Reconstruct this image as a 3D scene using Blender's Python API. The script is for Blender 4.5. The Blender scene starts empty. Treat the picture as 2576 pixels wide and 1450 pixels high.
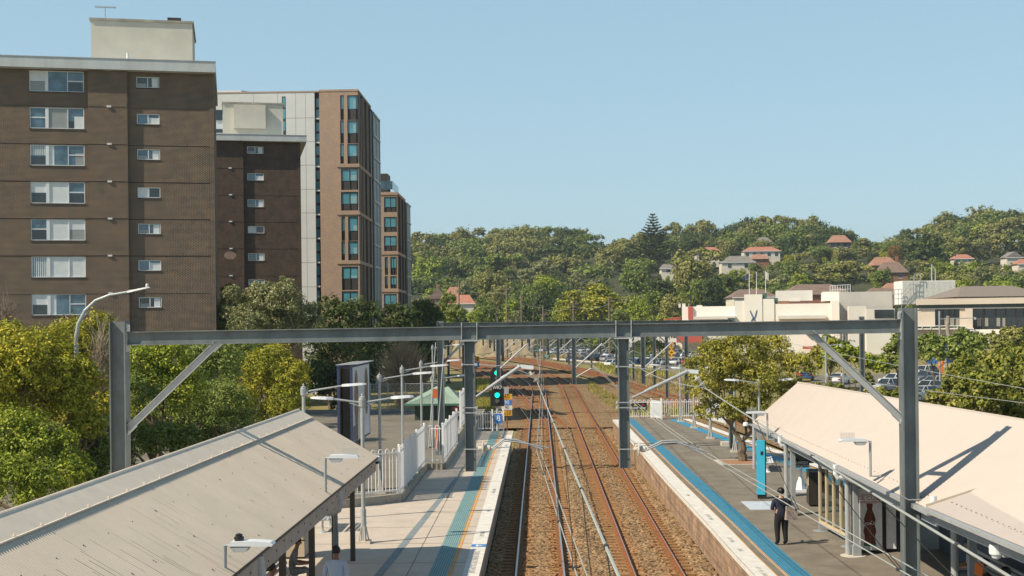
import bpy, math, random
import numpy as np
from mathutils import Vector, Matrix, noise as mnoise
R = math.radians
scene = bpy.context.scene
COL = scene.collection
random.seed(7)
rng = np.random.default_rng(7)

# ------------------------------------------------------------------ camera, sky, sun, exposure
F, CX, CY, W0 = 3300.0, 1288.0, 820.0, 2576.0      # survey units: focal length and principal point
HC, ROLL, YAW = 7.75, 0.011, math.atan((1355 - 1288) / 3300.0)
CAM = Vector((0, 0, HC))
RV = Vector((math.cos(YAW), math.sin(YAW), 0)); FV = Vector((-math.sin(YAW), math.cos(YAW), 0)); ZV = Vector((0, 0, 1))
cr, sr = math.cos(ROLL), math.sin(ROLL)
cam_d = bpy.data.cameras.new('camera'); cam = bpy.data.objects.new('camera', cam_d); COL.objects.link(cam)
right, up, back = RV * cr - ZV * sr, RV * sr + ZV * cr, -FV
cam.matrix_world = Matrix(((right.x, up.x, back.x, CAM.x), (right.y, up.y, back.y, CAM.y), (right.z, up.z, back.z, CAM.z), (0, 0, 0, 1)))
cam_d.sensor_width = 36; cam_d.lens = F / W0 * 36; cam_d.shift_y = (CY - 724.8) / W0
cam_d.clip_start = 0.1; cam_d.clip_end = 9000
scene.camera = cam

SUN_EL, SUN_AZ = R(44), math.atan2(-0.883, -0.469)   # azimuth measured from +Y towards +X
world = bpy.data.worlds.new('World'); scene.world = world; world.use_nodes = True
wn = world.node_tree; wn.nodes.clear()
sky = wn.nodes.new('ShaderNodeTexSky'); sky.sky_type = 'NISHITA'; sky.sun_disc = False
sky.sun_elevation = SUN_EL; sky.sun_rotation = SUN_AZ % (2 * math.pi)
sky.air_density = 1.0; sky.dust_density = 0.6; sky.ozone_density = 1.6
hs = wn.nodes.new('ShaderNodeHueSaturation'); hs.inputs['Saturation'].default_value = 1.0; hs.inputs['Hue'].default_value = 0.485
wb = wn.nodes.new('ShaderNodeBackground'); wb.inputs['Strength'].default_value = 0.12
wo = wn.nodes.new('ShaderNodeOutputWorld')
sc_ = wn.nodes.new('ShaderNodeMix'); sc_.data_type = 'RGBA'; sc_.inputs['Factor'].default_value = 0.68
# thin even summer haze over the clear sky
sc_.inputs['B'].default_value = (3.15, 4.75, 5.75, 1)
wn.links.new(sky.outputs[0], hs.inputs['Color']); wn.links.new(hs.outputs[0], sc_.inputs['A']); 
# the sky is palest low down and deepens towards the zenith
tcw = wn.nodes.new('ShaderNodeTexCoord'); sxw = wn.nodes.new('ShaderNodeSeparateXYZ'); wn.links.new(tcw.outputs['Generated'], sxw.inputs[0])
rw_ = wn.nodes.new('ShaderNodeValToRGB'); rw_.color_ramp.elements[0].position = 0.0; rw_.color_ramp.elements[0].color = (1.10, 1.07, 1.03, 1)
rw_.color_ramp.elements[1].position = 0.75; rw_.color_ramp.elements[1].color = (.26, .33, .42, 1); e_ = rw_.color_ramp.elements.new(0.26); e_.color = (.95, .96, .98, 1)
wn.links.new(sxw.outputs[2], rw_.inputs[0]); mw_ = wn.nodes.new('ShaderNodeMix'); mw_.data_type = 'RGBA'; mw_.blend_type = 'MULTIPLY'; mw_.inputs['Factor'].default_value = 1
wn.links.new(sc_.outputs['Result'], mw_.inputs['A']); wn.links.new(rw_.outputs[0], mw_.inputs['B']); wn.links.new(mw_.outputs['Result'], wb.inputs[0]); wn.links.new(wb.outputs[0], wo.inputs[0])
sun_d = bpy.data.lights.new('sun', 'SUN'); sun_d.energy = 5.0; sun_d.angle = R(0.53); sun_d.color = (1.0, 0.875, 0.69)
sun = bpy.data.objects.new('sun', sun_d); COL.objects.link(sun)
to_sun = Vector((math.sin(SUN_AZ) * math.cos(SUN_EL), math.cos(SUN_AZ) * math.cos(SUN_EL), math.sin(SUN_EL)))
sun.rotation_euler = to_sun.to_track_quat('Z', 'Y').to_euler(); sun.location = (-60, -40, 90)
scene.view_settings.view_transform = 'Standard'; scene.view_settings.look = 'None'
scene.view_settings.exposure = 0.22; scene.view_settings.gamma = 1.0; scene.view_settings.use_curve_mapping = False
scene.cycles.max_bounces = 6; scene.cycles.transparent_max_bounces = 8

# ------------------------------------------------------------------ surveying helpers
def ray(px, py):
    dx, dy = (px - CX) / F, -(py - CY) / F
    return FV + RV * (dx * cr + dy * sr) + ZV * (-dx * sr + dy * cr)
def at(px, py, Y):
    d = ray(px, py); return CAM + d * (Y / d.y)
def gr(px, py, z=0.0):
    d = ray(px, py); return CAM + d * ((z - HC) / d.z)

# ------------------------------------------------------------------ mesh builder
class MB:
    def __init__(s): s.v = []; s.f = []; s.m = []; s.mi = 0
    def add(s, vs, fs):
        b = len(s.v); s.v.extend([tuple(p) for p in vs])
        for f in fs: s.f.append(tuple(b + i for i in f)); s.m.append(s.mi)
        return s
    def box(s, x0, x1, y0, y1, z0, z1):
        return s.add([(x0,y0,z0),(x1,y0,z0),(x1,y1,z0),(x0,y1,z0),(x0,y0,z1),(x1,y0,z1),(x1,y1,z1),(x0,y1,z1)],
                     [(3,2,1,0),(4,5,6,7),(0,1,5,4),(1,2,6,5),(2,3,7,6),(3,0,4,7)])
    def quad(s, a, b, c, d): return s.add([a, b, c, d], [(0, 1, 2, 3)])
    def poly(s, pts): return s.add(pts, [tuple(range(len(pts)))])
    def bar(s, p, q, w, h, upv=(0,0,1)):
        p, q = Vector(p), Vector(q); d = (q - p).normalized(); u = Vector(upv)
        if abs(d.dot(u)) > 0.98: u = Vector((0, 1, 0))
        sd = d.cross(u).normalized(); u = sd.cross(d).normalized(); a, b = sd * (w / 2), u * (h / 2)
        vs = [p - a - b, p + a - b, p + a + b, p - a + b, q - a - b, q + a - b, q + a + b, q - a + b]
        return s.add(vs, [(0,1,2,3),(7,6,5,4),(1,0,4,5),(2,1,5,6),(3,2,6,7),(0,3,7,4)])
    def tube(s, pts, r, n=8, cap=True):
        pts = [Vector(p) for p in pts]; k = len(pts); rs = r if isinstance(r, (list, tuple)) else [r] * k
        vs = []; prev = None
        for i, p in enumerate(pts):
            d = (pts[min(i + 1, k - 1)] - pts[max(i - 1, 0)]).normalized()
            if prev is None:
                u = Vector((0, 0, 1)) if abs(d.z) < 0.9 else Vector((0, 1, 0)); a = d.cross(u).normalized()
            else: a = (prev - d * prev.dot(d)).normalized()
            prev = a; b = d.cross(a)
            for j in range(n):
                t = 2 * math.pi * j / n; vs.append(p + a * (rs[i] * math.cos(t)) + b * (rs[i] * math.sin(t)))
        fs = [(i*n+j, i*n+(j+1)%n, (i+1)*n+(j+1)%n, (i+1)*n+j) for i in range(k-1) for j in range(n)]
        if cap: fs += [tuple(range(n))[::-1], tuple((k-1)*n + j for j in range(n))]
        return s.add(vs, fs)
    def lathe(s, prof, n=16, c=(0,0,0), axis='z'):
        vs = []
        for r, z in prof:
            for j in range(n):
                t = 2*math.pi*j/n; x, y = r*math.cos(t), r*math.sin(t)
                vs.append((c[0]+x, c[1]+y, c[2]+z) if axis == 'z' else ((c[0]+z, c[1]+x, c[2]+y) if axis == 'x' else (c[0]+x, c[1]+z, c[2]+y)))
        k = len(prof)
        fs = [(i*n+j, i*n+(j+1)%n, (i+1)*n+(j+1)%n, (i+1)*n+j) for i in range(k-1) for j in range(n)]
        fs += [tuple(range(n))[::-1], tuple((k-1)*n+j for j in range(n))]
        return s.add(vs, fs)
    def prism(s, poly, d0, d1, axis='z'):
        n = len(poly); mk = {'z': lambda a,b,t:(a,b,t), 'y': lambda a,b,t:(a,t,b), 'x': lambda a,b,t:(t,a,b)}[axis]
        vs = [mk(a,b,d0) for a,b in poly] + [mk(a,b,d1) for a,b in poly]
        return s.add(vs, [tuple(range(n))[::-1], tuple(range(n,2*n))] + [(i,(i+1)%n,n+(i+1)%n,n+i) for i in range(n)])
    def isec(s, p, q, w, h, tw, tf, face):
        """I-section from p to q: web plate plus two flanges; face = direction in which the flanges are spaced (depth h)."""
        p, q, u = Vector(p), Vector(q), Vector(face).normalized()
        d = (q - p).normalized(); u = (u - d * u.dot(d)).normalized(); sd = d.cross(u)
        def blk(c, hw, hh):
            a, b = sd * hw, u * hh; o = u * c
            vs = [p+o-a-b, p+o+a-b, p+o+a+b, p+o-a+b, q+o-a-b, q+o+a-b, q+o+a+b, q+o-a+b]
            s.add(vs, [(0,1,2,3),(7,6,5,4),(1,0,4,5),(2,1,5,6),(3,2,6,7),(0,3,7,4)])
        blk(0, tw/2, h/2 - tf); blk(h/2 - tf/2, w/2, tf/2); blk(-h/2 + tf/2, w/2, tf/2)
        return s
    def strip(s, pts_a, pts_b):
        n = len(pts_a); return s.add(list(pts_a) + list(pts_b), [(i, i+1, n+i+1, n+i) for i in range(n-1)])
    def build(s, name, mat, parent=None, world=False, smooth=False, kind=None, fix=True):
        off = Vector((0,0,0))
        if world and parent is not None:
            o = parent
            while o is not None: off = off + o.location; o = o.parent
        me = bpy.data.meshes.new(name)
        me.from_pydata([(x-off.x, y-off.y, z-off.z) for x, y, z in s.v], [], s.f)
        mats = mat if isinstance(mat, (list, tuple)) else [mat]
        for mm in mats: me.materials.append(mm)
        if len(mats) > 1: me.polygons.foreach_set('material_index', s.m)
        if fix:
            import bmesh
            bm = bmesh.new(); bm.from_mesh(me); bmesh.ops.recalc_face_normals(bm, faces=bm.faces); bm.to_mesh(me); bm.free()
        if smooth:
            me.polygons.foreach_set('use_smooth', [True] * len(me.polygons))
        me.update()
        o = bpy.data.objects.new(name, me); COL.objects.link(o)
        if parent is not None: o.parent = parent
        if kind: o['kind'] = kind
        return o

def thing(name, label, cat, loc=(0,0,0), rotz=0.0, group=None):
    o = bpy.data.objects.new(name, None); COL.objects.link(o); o.empty_display_size = 0.3
    o.location = loc; o.rotation_euler = (0, 0, rotz); o['label'] = label; o['category'] = cat
    if group: o['group'] = group
    return o
def tag(o, label, cat, group=None):
    o['label'] = label; o['category'] = cat
    if group: o['group'] = group
    return o
def struct(o): o['kind'] = 'structure'; return o
def dup(root, loc, rotz=None, label=None, group=None, scale=None):
    def cp(o, par):
        c = o.copy(); COL.objects.link(c)
        if par is not None: c.parent = par
        for ch in o.children: cp(ch, c)
        return c
    r = cp(root, None); r.location = loc
    if rotz is not None: r.rotation_euler = (0, 0, rotz)
    if label: r['label'] = label
    if group: r['group'] = group
    if scale is not None: r.scale = scale if hasattr(scale, '__len__') else (scale,)*3
    return r
ORD = ['first','second','third','fourth','fifth','sixth','seventh','eighth','ninth','tenth','eleventh','twelfth','thirteenth','fourteenth',
       'fifteenth','sixteenth','seventeenth','eighteenth','nineteenth','twentieth','twenty-first','twenty-second','twenty-third','twenty-fourth',
       'twenty-fifth','twenty-sixth','twenty-seventh','twenty-eighth','twenty-ninth','thirtieth','thirty-first','thirty-second','thirty-third','thirty-fourth']

# ------------------------------------------------------------------ materials
def mat(name, col, rough=0.75, var=0.12, scale=2.5, bump=0.0, bscale=30.0, metal=0.0, spec=0.4, emit=None, col2=None, stretch=None, detail=6):
    m = bpy.data.materials.new(name); m.use_nodes = True; nt = m.node_tree; p = nt.nodes['Principled BSDF']
    p.inputs['Roughness'].default_value = rough; p.inputs['Metallic'].default_value = metal
    p.inputs['Specular IOR Level'].default_value = spec
    c = (*col, 1)
    if var or col2:
        tc = nt.nodes.new('ShaderNodeTexCoord'); src = tc.outputs['Object']
        if stretch:
            mp = nt.nodes.new('ShaderNodeMapping'); mp.inputs['Scale'].default_value = stretch
            nt.links.new(src, mp.inputs['Vector']); src = mp.outputs[0]
        nz = nt.nodes.new('ShaderNodeTexNoise'); nz.inputs['Scale'].default_value = scale; nz.inputs['Detail'].default_value = detail
        nz.inputs['Roughness'].default_value = 0.65
        nt.links.new(src, nz.inputs['Vector'])
        rp = nt.nodes.new('ShaderNodeValToRGB')
        rp.color_ramp.elements[0].position = 0.30; rp.color_ramp.elements[1].position = 0.70
        c2 = col2 if col2 else tuple(x * (1 + var) for x in col)
        c1 = col if col2 else tuple(x * (1 - var) for x in col)
        rp.color_ramp.elements[0].color = (*c1, 1); rp.color_ramp.elements[1].color = (*c2, 1)
        nt.links.new(nz.outputs[0], rp.inputs[0]); nt.links.new(rp.outputs[0], p.inputs['Base Color'])
    else: p.inputs['Base Color'].default_value = c
    if bump:
        tc = nt.nodes.new('ShaderNodeTexCoord'); nb = nt.nodes.new('ShaderNodeTexNoise'); nb.inputs['Scale'].default_value = bscale
        nb.inputs['Detail'].default_value = 4
        bp = nt.nodes.new('ShaderNodeBump'); bp.inputs['Strength'].default_value = bump; bp.inputs['Distance'].default_value = 0.03
        nt.links.new(tc.outputs['Object'], nb.inputs['Vector']); nt.links.new(nb.outputs[0], bp.inputs['Height']); nt.links.new(bp.outputs[0], p.inputs['Normal'])
    if emit:
        p.inputs['Emission Color'].default_value = (*emit[0], 1); p.inputs['Emission Strength'].default_value = emit[1]
    return m
def brick_mat(name, c1, c2, mortar, bw=0.24, bh=0.086, patch=0.35, mort=0.012):
    m = bpy.data.materials.new(name); m.use_nodes = True; nt = m.node_tree; p = nt.nodes['Principled BSDF']; p.inputs['Roughness'].default_value = 0.85
    p.inputs['Specular IOR Level'].default_value = 0.2
    tc = nt.nodes.new('ShaderNodeTexCoord'); sp = nt.nodes.new('ShaderNodeSeparateXYZ'); nt.links.new(tc.outputs['Object'], sp.inputs[0])
    ad = nt.nodes.new('ShaderNodeMath'); nt.links.new(sp.outputs[0], ad.inputs[0]); nt.links.new(sp.outputs[1], ad.inputs[1])
    cb = nt.nodes.new('ShaderNodeCombineXYZ'); nt.links.new(ad.outputs[0], cb.inputs[0]); nt.links.new(sp.outputs[2], cb.inputs[1])
    br = nt.nodes.new('ShaderNodeTexBrick'); nt.links.new(cb.outputs[0], br.inputs['Vector'])
    br.inputs['Color1'].default_value = (*c1, 1); br.inputs['Color2'].default_value = (*c2, 1); br.inputs['Mortar'].default_value = (*mortar, 1)
    br.inputs['Scale'].default_value = 1.0; br.inputs['Brick Width'].default_value = bw; br.inputs['Row Height'].default_value = bh; br.inputs['Mortar Size'].default_value = mort
    nz = nt.nodes.new('ShaderNodeTexNoise'); nz.inputs['Scale'].default_value = 0.9; nz.inputs['Detail'].default_value = 9; nz.inputs['Roughness'].default_value = 0.78
    nt.links.new(cb.outputs[0], nz.inputs['Vector'])
    rp = nt.nodes.new('ShaderNodeValToRGB'); rp.color_ramp.elements[0].position = 0.35; rp.color_ramp.elements[1].position = 0.68
    lo, hi = 1 - patch, 1 + patch
    rp.color_ramp.elements[0].color = (lo, lo*1.05, lo*1.15, 1); rp.color_ramp.elements[1].color = (hi*1.08, hi*0.98, hi*0.9, 1)
    nt.links.new(nz.outputs[0], rp.inputs[0])
    mx = nt.nodes.new('ShaderNodeMix'); mx.data_type = 'RGBA'; mx.blend_type = 'MULTIPLY'; mx.inputs['Factor'].default_value = 1
    nt.links.new(br.outputs[0], mx.inputs['A']); nt.links.new(rp.outputs[0], mx.inputs['B']); nt.links.new(mx.outputs['Result'], p.inputs['Base Color'])
    bp = nt.nodes.new('ShaderNodeBump'); bp.inputs['Strength'].default_value = 0.3; bp.inputs['Distance'].default_value = 0.01
    nt.links.new(br.outputs['Fac'], bp.inputs['Height']); bp.invert = True; nt.links.new(bp.outputs[0], p.inputs['Normal'])
    return m
def leaf_mat(name, a, b, c=None, trans=0.35, rough=0.6):
    m = bpy.data.materials.new(name); m.use_nodes = True; nt = m.node_tree; p = nt.nodes['Principled BSDF']; out = nt.nodes['Material Output']
    p.inputs['Roughness'].default_value = rough; p.inputs['Specular IOR Level'].default_value = 0.25
    g = nt.nodes.new('ShaderNodeNewGeometry'); rp = nt.nodes.new('ShaderNodeValToRGB')
    rp.color_ramp.elements[0].color = (*a, 1); rp.color_ramp.elements[1].color = (*b, 1)
    if c: e = rp.color_ramp.elements.new(0.93); rp.color_ramp.elements[2].color = (*c, 1); e.color = (*b, 1)
    # large soft patches of lighter and darker foliage kind mixed with the per-leaf randomness
    tc = nt.nodes.new('ShaderNodeTexCoord'); nz = nt.nodes.new('ShaderNodeTexNoise'); nz.inputs['Scale'].default_value = 0.45; nz.inputs['Detail'].default_value = 3
    nt.links.new(tc.outputs['Object'], nz.inputs['Vector'])
    mm = nt.nodes.new('ShaderNodeMath'); mm.operation = 'MULTIPLY_ADD'; mm.inputs[1].default_value = 1.5; mm.inputs[2].default_value = -0.75
    nt.links.new(nz.outputs[0], mm.inputs[0])
    a2 = nt.nodes.new('ShaderNodeMath'); a2.operation = 'ADD'; nt.links.new(g.outputs['Random Per Island'], a2.inputs[0]); nt.links.new(mm.outputs[0], a2.inputs[1])
    nt.links.new(a2.outputs[0], rp.inputs[0]); nt.links.new(rp.outputs[0], p.inputs['Base Color'])
    t = nt.nodes.new('ShaderNodeBsdfTranslucent'); nt.links.new(rp.outputs[0], t.inputs[0])
    mx = nt.nodes.new('ShaderNodeMixShader'); mx.inputs[0].default_value = trans
    nt.links.new(p.outputs[0], mx.inputs[1]); nt.links.new(t.outputs[0], mx.inputs[2]); nt.links.new(mx.outputs[0], out.inputs[0])
    return m
def glass_mat(name, col, rough=0.06, var=0.3, scale=0.6, spec=0.9):
    return mat(name, col, rough=rough, var=var, scale=scale, spec=spec, detail=2)

M = {}
M['steel'] = mat('galvanised_grey_steel', (0.155, 0.178, 0.183), rough=0.6, var=0.30, scale=1.6, metal=0.15, stretch=(1,1,0.5))
M['steel_lt'] = mat('light_galvanised_pipe', (0.42, 0.44, 0.46), rough=0.45, var=0.12, scale=4, metal=0.35)
M['pole'] = mat('galvanised_pole', (0.40, 0.43, 0.44), rough=0.5, var=0.12, scale=3, metal=0.3)
M['white'] = mat('white_powder_coat', (0.78, 0.79, 0.80), rough=0.45, var=0.04, scale=3)
M['lampwhite'] = mat('pale_lamp_housing', (0.70, 0.73, 0.76), rough=0.45, var=0.05)
M['black'] = mat('black_paint', (0.018, 0.019, 0.02), rough=0.5, var=0.2)
M['darkcol'] = mat('dark_brown_column_paint', (0.055, 0.048, 0.042), rough=0.6, var=0.2)
M['concrete'] = mat('platform_concrete', (0.53, 0.455, 0.38), rough=0.9, var=0.10, scale=1.3, bump=0.15, bscale=40)
M['concrete2'] = mat('grey_concrete', (0.36, 0.32, 0.265), rough=0.9, var=0.25, scale=2.2, bump=0.2, bscale=25)
M['paleconc'] = mat('pale_concrete_pad', (0.55, 0.50, 0.43), rough=0.9, var=0.12)
M['asphalt'] = mat('worn_asphalt', (0.205, 0.178, 0.140), rough=0.92, var=0.22, scale=1.1, bump=0.3, bscale=70)
M['asphalt2'] = mat('car_park_asphalt', (0.19, 0.168, 0.135), rough=0.92, var=0.22, scale=0.5, bump=0.2, bscale=50)
M['coping'] = mat('painted_white_coping', (0.68, 0.65, 0.60), rough=0.8, var=0.14, scale=3.5)
M['tealstrip'] = mat('teal_tactile_rubber', (0.045, 0.20, 0.23), rough=0.7, var=0.12)
M['bluestrip'] = mat('blue_tactile_paint', (0.045, 0.25, 0.40), rough=0.7, var=0.15, scale=4)
M['stripgap'] = mat('groove_between_ribs', (0.16, 0.26, 0.27), rough=0.85, var=0.15)
M['stripgapb'] = mat('groove_between_blue_ribs', (0.055, 0.14, 0.20), rough=0.85, var=0.15)
M['orange_line'] = mat('yellow_orange_line_paint', (0.62, 0.30, 0.05), rough=0.8, var=0.15)
M['cream_line'] = mat('cream_line_paint', (0.62, 0.42, 0.26), rough=0.8, var=0.15)
M['textgrey'] = mat('stencilled_grey_text', (0.22, 0.21, 0.2), rough=0.9, var=0.2)
M['rust'] = mat('rusty_rail_steel', (0.26, 0.092, 0.030), rough=0.8, var=0.3, scale=5, metal=0.1)
M['railtop'] = mat('polished_rail_head', (0.42, 0.42, 0.45), rough=0.3, var=0.08, metal=0.6)
M['sleeper'] = mat('dusty_concrete_sleeper', (0.34, 0.19, 0.085), rough=0.95, var=0.3, scale=6)
M['grass'] = mat('rough_grass', (0.17, 0.155, 0.04), rough=0.95, var=0.3, scale=0.35, col2=(0.32, 0.26, 0.10), bump=0.5, bscale=12)
M['earth'] = mat('dry_earth', (0.20, 0.13, 0.075), rough=0.95, var=0.3, scale=0.4, bump=0.4, bscale=14)
M['roofgrey'] = mat('weathered_grey_iron_roof', (0.60, 0.52, 0.425), rough=0.7, var=0.07, scale=0.9, metal=0.0)
M['roofcream'] = mat('cream_iron_roof', (0.50, 0.435, 0.39), rough=0.6, var=0.03, scale=1.5)
M['gutter'] = mat('galvanised_gutter', (0.42, 0.44, 0.45), rough=0.5, var=0.12, metal=0.25)
M['fascia'] = mat('timber_fascia_paint', (0.40, 0.35, 0.31), rough=0.8, var=0.16, scale=3)
M['fasciagrey'] = mat('grey_fascia_paint', (0.30, 0.33, 0.35), rough=0.6, var=0.1)
M['wire'] = mat('grey_cable', (0.34, 0.36, 0.34), rough=0.6, var=0.1)
M['darkwire'] = mat('dark_dropper_wire', (0.05, 0.05, 0.05), rough=0.6, var=0.1)
M['insul'] = mat('cream_porcelain', (0.62, 0.58, 0.50), rough=0.3, var=0.1)
M['bark'] = mat('grey_brown_bark', (0.15, 0.115, 0.08), rough=0.95, var=0.35, scale=5)
M['barkpale'] = mat('pale_bark', (0.34, 0.29, 0.23), rough=0.9, var=0.3, scale=4)
M['timber'] = mat('weathered_timber_pole', (0.19, 0.15, 0.115), rough=0.9, var=0.25, scale=3)

def pmeta(): pass
def i_ballast():
    m = bpy.data.materials.new('rusty_brown_ballast'); m.use_nodes = True; nt = m.node_tree; p = nt.nodes['Principled BSDF']; p.inputs['Roughness'].default_value = 0.95
    p.inputs['Specular IOR Level'].default_value = 0.15
    g = nt.nodes.new('ShaderNodeNewGeometry')
    vo = nt.nodes.new('ShaderNodeTexVoronoi'); vo.inputs['Scale'].default_value = 11; nt.links.new(g.outputs['Position'], vo.inputs['Vector'])
    hv = nt.nodes.new('ShaderNodeSeparateColor'); nt.links.new(vo.outputs['Color'], hv.inputs[0])
    rp = nt.nodes.new('ShaderNodeValToRGB'); e = rp.color_ramp.elements
    e[0].color = (0.105, 0.066, 0.034, 1); e[1].color = (0.42, 0.29, 0.165, 1); e[1].position = 0.9
    nt.links.new(hv.outputs[0], rp.inputs[0])
    nz = nt.nodes.new('ShaderNodeTexNoise'); nz.inputs['Scale'].default_value = 0.5; nz.inputs['Detail'].default_value = 5; nt.links.new(g.outputs['Position'], nz.inputs['Vector'])
    # rust dust: bands either side of each rail of the straight tracks
    sp = nt.nodes.new('ShaderNodeSeparateXYZ'); nt.links.new(g.outputs['Position'], sp.inputs[0])
    def mth(op, a, b=None, c=None):
        n = nt.nodes.new('ShaderNodeMath'); n.operation = op; n.use_clamp = False
        for i, v in enumerate((a, b, c)):
            if v is None: continue
            if isinstance(v, (int, float)): n.inputs[i].default_value = v
            else: nt.links.new(v, n.inputs[i])
        return n.outputs[0]
    def band(xc):
        d = mth('ABSOLUTE', mth('SUBTRACT', mth('ABSOLUTE', mth('SUBTRACT', sp.outputs[0], xc)), 0.78))
        return mth('SUBTRACT', 1.0, mth('MINIMUM', 1.0, mth('DIVIDE', d, 0.62)))
    bd = mth('MAXIMUM', band(-0.04), mth('MULTIPLY', band(3.66), 0.8))
    bd = mth('MULTIPLY', bd, mth('ADD', mth('MULTIPLY', nz.outputs[0], 1.6), 0.25))
    mx = nt.nodes.new('ShaderNodeMix'); mx.data_type = 'RGBA'; nt.links.new(mth('MINIMUM', bd, 0.85), mx.inputs['Factor'])
    mul = nt.nodes.new('ShaderNodeMix'); mul.data_type = 'RGBA'; mul.blend_type = 'MULTIPLY'; mul.inputs['Factor'].default_value = 1
    nt.links.new(rp.outputs[0], mul.inputs['A']); mul.inputs['B'].default_value = (1.15, 0.72, 0.42, 1)
    nt.links.new(rp.outputs[0], mx.inputs['A']); nt.links.new(mul.outputs['Result'], mx.inputs['B'])
    m2 = nt.nodes.new('ShaderNodeMix'); m2.data_type = 'RGBA'; m2.blend_type = 'MULTIPLY'; m2.inputs['Factor'].default_value = 0.7
    r2 = nt.nodes.new('ShaderNodeValToRGB'); r2.color_ramp.elements[0].position = .3; r2.color_ramp.elements[1].position = .7
    r2.color_ramp.elements[0].color = (.68, .66, .64, 1); r2.color_ramp.elements[1].color = (1.15, 1.1, 1.05, 1); nt.links.new(nz.outputs[0], r2.inputs[0])
    nt.links.new(mx.outputs['Result'], m2.inputs['A']); nt.links.new(r2.outputs[0], m2.inputs['B']); nt.links.new(m2.outputs['Result'], p.inputs['Base Color'])
    bp = nt.nodes.new('ShaderNodeBump'); bp.inputs['Strength'].default_value = 1.0; bp.inputs['Distance'].default_value = 0.05; bp.invert = True
    nt.links.new(vo.outputs['Distance'], bp.inputs['Height']); nt.links.new(bp.outputs[0], p.inputs['Normal'])
    return m
M['ballast'] = i_ballast()

_tc = {}
def text_mesh(s, size=1.0, align='CENTER'):
    """A flat mesh of lettering in the XY plane."""
    k = (s, align)
    if k not in _tc:
        cu = bpy.data.curves.new('lettering', 'FONT'); cu.body = s; cu.align_x = align; cu.align_y = 'CENTER'; cu.resolution_u = 3
        o = bpy.data.objects.new('lettering', cu); COL.objects.link(o)
        dg = bpy.context.evaluated_depsgraph_get(); dg.update()
        me = bpy.data.meshes.new_from_object(o.evaluated_get(dg)); bpy.data.objects.remove(o); bpy.data.curves.remove(cu)
        _tc[k] = ([tuple(v.co) for v in me.vertices], [tuple(p.vertices) for p in me.polygons])
        bpy.data.meshes.remove(me)
    return _tc[k]
def lettering(mb, s, o, u, v, size, sx=1.0, align='CENTER'):
    vs, fs = text_mesh(s, 1.0, align); o, u, v = Vector(o), Vector(u), Vector(v)
    return mb.add([o + u * (x * size * sx) + v * (y * size) for x, y, z in vs], fs)
# ------------------------------------------------------------------ ground, railway, platforms
def sheet(name, x0, x1, y0, y1, z, m, parent=None):
    b = MB(); b.quad((x0,y0,z),(x1,y0,z),(x1,y1,z),(x0,y1,z)); o = b.build(name, m, parent); 
    if parent is None: struct(o)
    return o
sheet('ground', -4000, 4000, -300, 5000, -0.45, M['grass'])
def hill_z(X, Y):
    t = max(0.0, (Y - 430) / 330.0); z = 50 * t if t < 1 else 50 + 6 * (1 - math.exp(-(t - 1)))
    return max(-0.5, z * (1 + 0.10 * math.sin(X / 90.0)) - 0.46)
b = MB(); nx, ny = 60, 40
vs = [(-500 + i * 1300 / nx, 420 + j * 900 / ny, hill_z(-500 + i * 1300 / nx, 420 + j * 900 / ny)) for j in range(ny + 1) for i in range(nx + 1)]
b.add(vs, [(j*(nx+1)+i, j*(nx+1)+i+1, (j+1)*(nx+1)+i+1, (j+1)*(nx+1)+i) for j in range(ny) for i in range(nx)])
struct(b.build('hillside', mat('hillside_undergrowth', (0.05, 0.055, 0.02), var=0.4, scale=0.05, rough=1), smooth=True))

T1X, T2X = -0.04, 3.66
def arc_path(x0, y_start, rad, y_end, step=3.0, ystart0=-30):
    pts = [(x0, ystart0), (x0, y_start)]; 
    th = 0
    cx = x0 - rad
    while True:
        th += step / rad; x, y = cx + rad * math.cos(th), y_start + rad * math.sin(th)
        pts.append((x, y))
        if y > y_end or th > 1.25: break
    return pts
def dense(pts, step=2.0):
    out = [pts[0]]
    for a, b_ in zip(pts, pts[1:]):
        L = math.hypot(b_[0]-a[0], b_[1]-a[1]); n = max(1, int(L / step))
        for k in range(1, n + 1): out.append((a[0] + (b_[0]-a[0]) * k / n, a[1] + (b_[1]-a[1]) * k / n))
    return out
def smooth_path(ctrl, step=3.0):
    # Catmull-Rom through control points
    P = [ctrl[0]] + list(ctrl) + [ctrl[-1]]; out = []
    for i in range(1, len(P) - 2):
        p0, p1, p2, p3 = map(np.array, (P[i-1], P[i], P[i+1], P[i+2])); n = max(2, int(np.linalg.norm(p2 - p1) / step))
        for k in range(n):
            t = k / n; out.append(tuple(0.5 * ((2*p1) + (-p0+p2)*t + (2*p0-5*p1+4*p2-p3)*t*t + (-p0+3*p1-3*p2+p3)*t**3)))
    out.append(tuple(ctrl[-1])); return out
def offset(pts, d):
    out = []
    for i, p in enumerate(pts):
        a, c = pts[max(0, i-1)], pts[min(len(pts)-1, i+1)]
        tx, ty = c[0]-a[0], c[1]-a[1]; L = math.hypot(tx, ty) or 1
        out.append((p[0] + ty / L * d, p[1] - tx / L * d))
    return out
def sweep(b, pts, prof, mats_idx, z0=0.0):
    """profile: list of (offset, z); open strip between consecutive points; mats_idx gives the slot per strip."""
    lines = [[(x, y, z0 + z) for x, y in offset(pts, o)] for o, z in prof]
    for i, mi in enumerate(mats_idx): b.mi = mi; b.strip(lines[i], lines[i+1])
    b.mi = 0
RAILP = [(-0.07,-0.16),(-0.07,-0.145),(-0.012,-0.12),(-0.012,-0.045),(-0.036,-0.035),(-0.036,-0.004),(-0.028,0.0),(0.028,0.0),(0.036,-0.004),(0.036,-0.035),(0.012,-0.045),(0.012,-0.12),(0.07,-0.145),(0.07,-0.16)]
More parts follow.
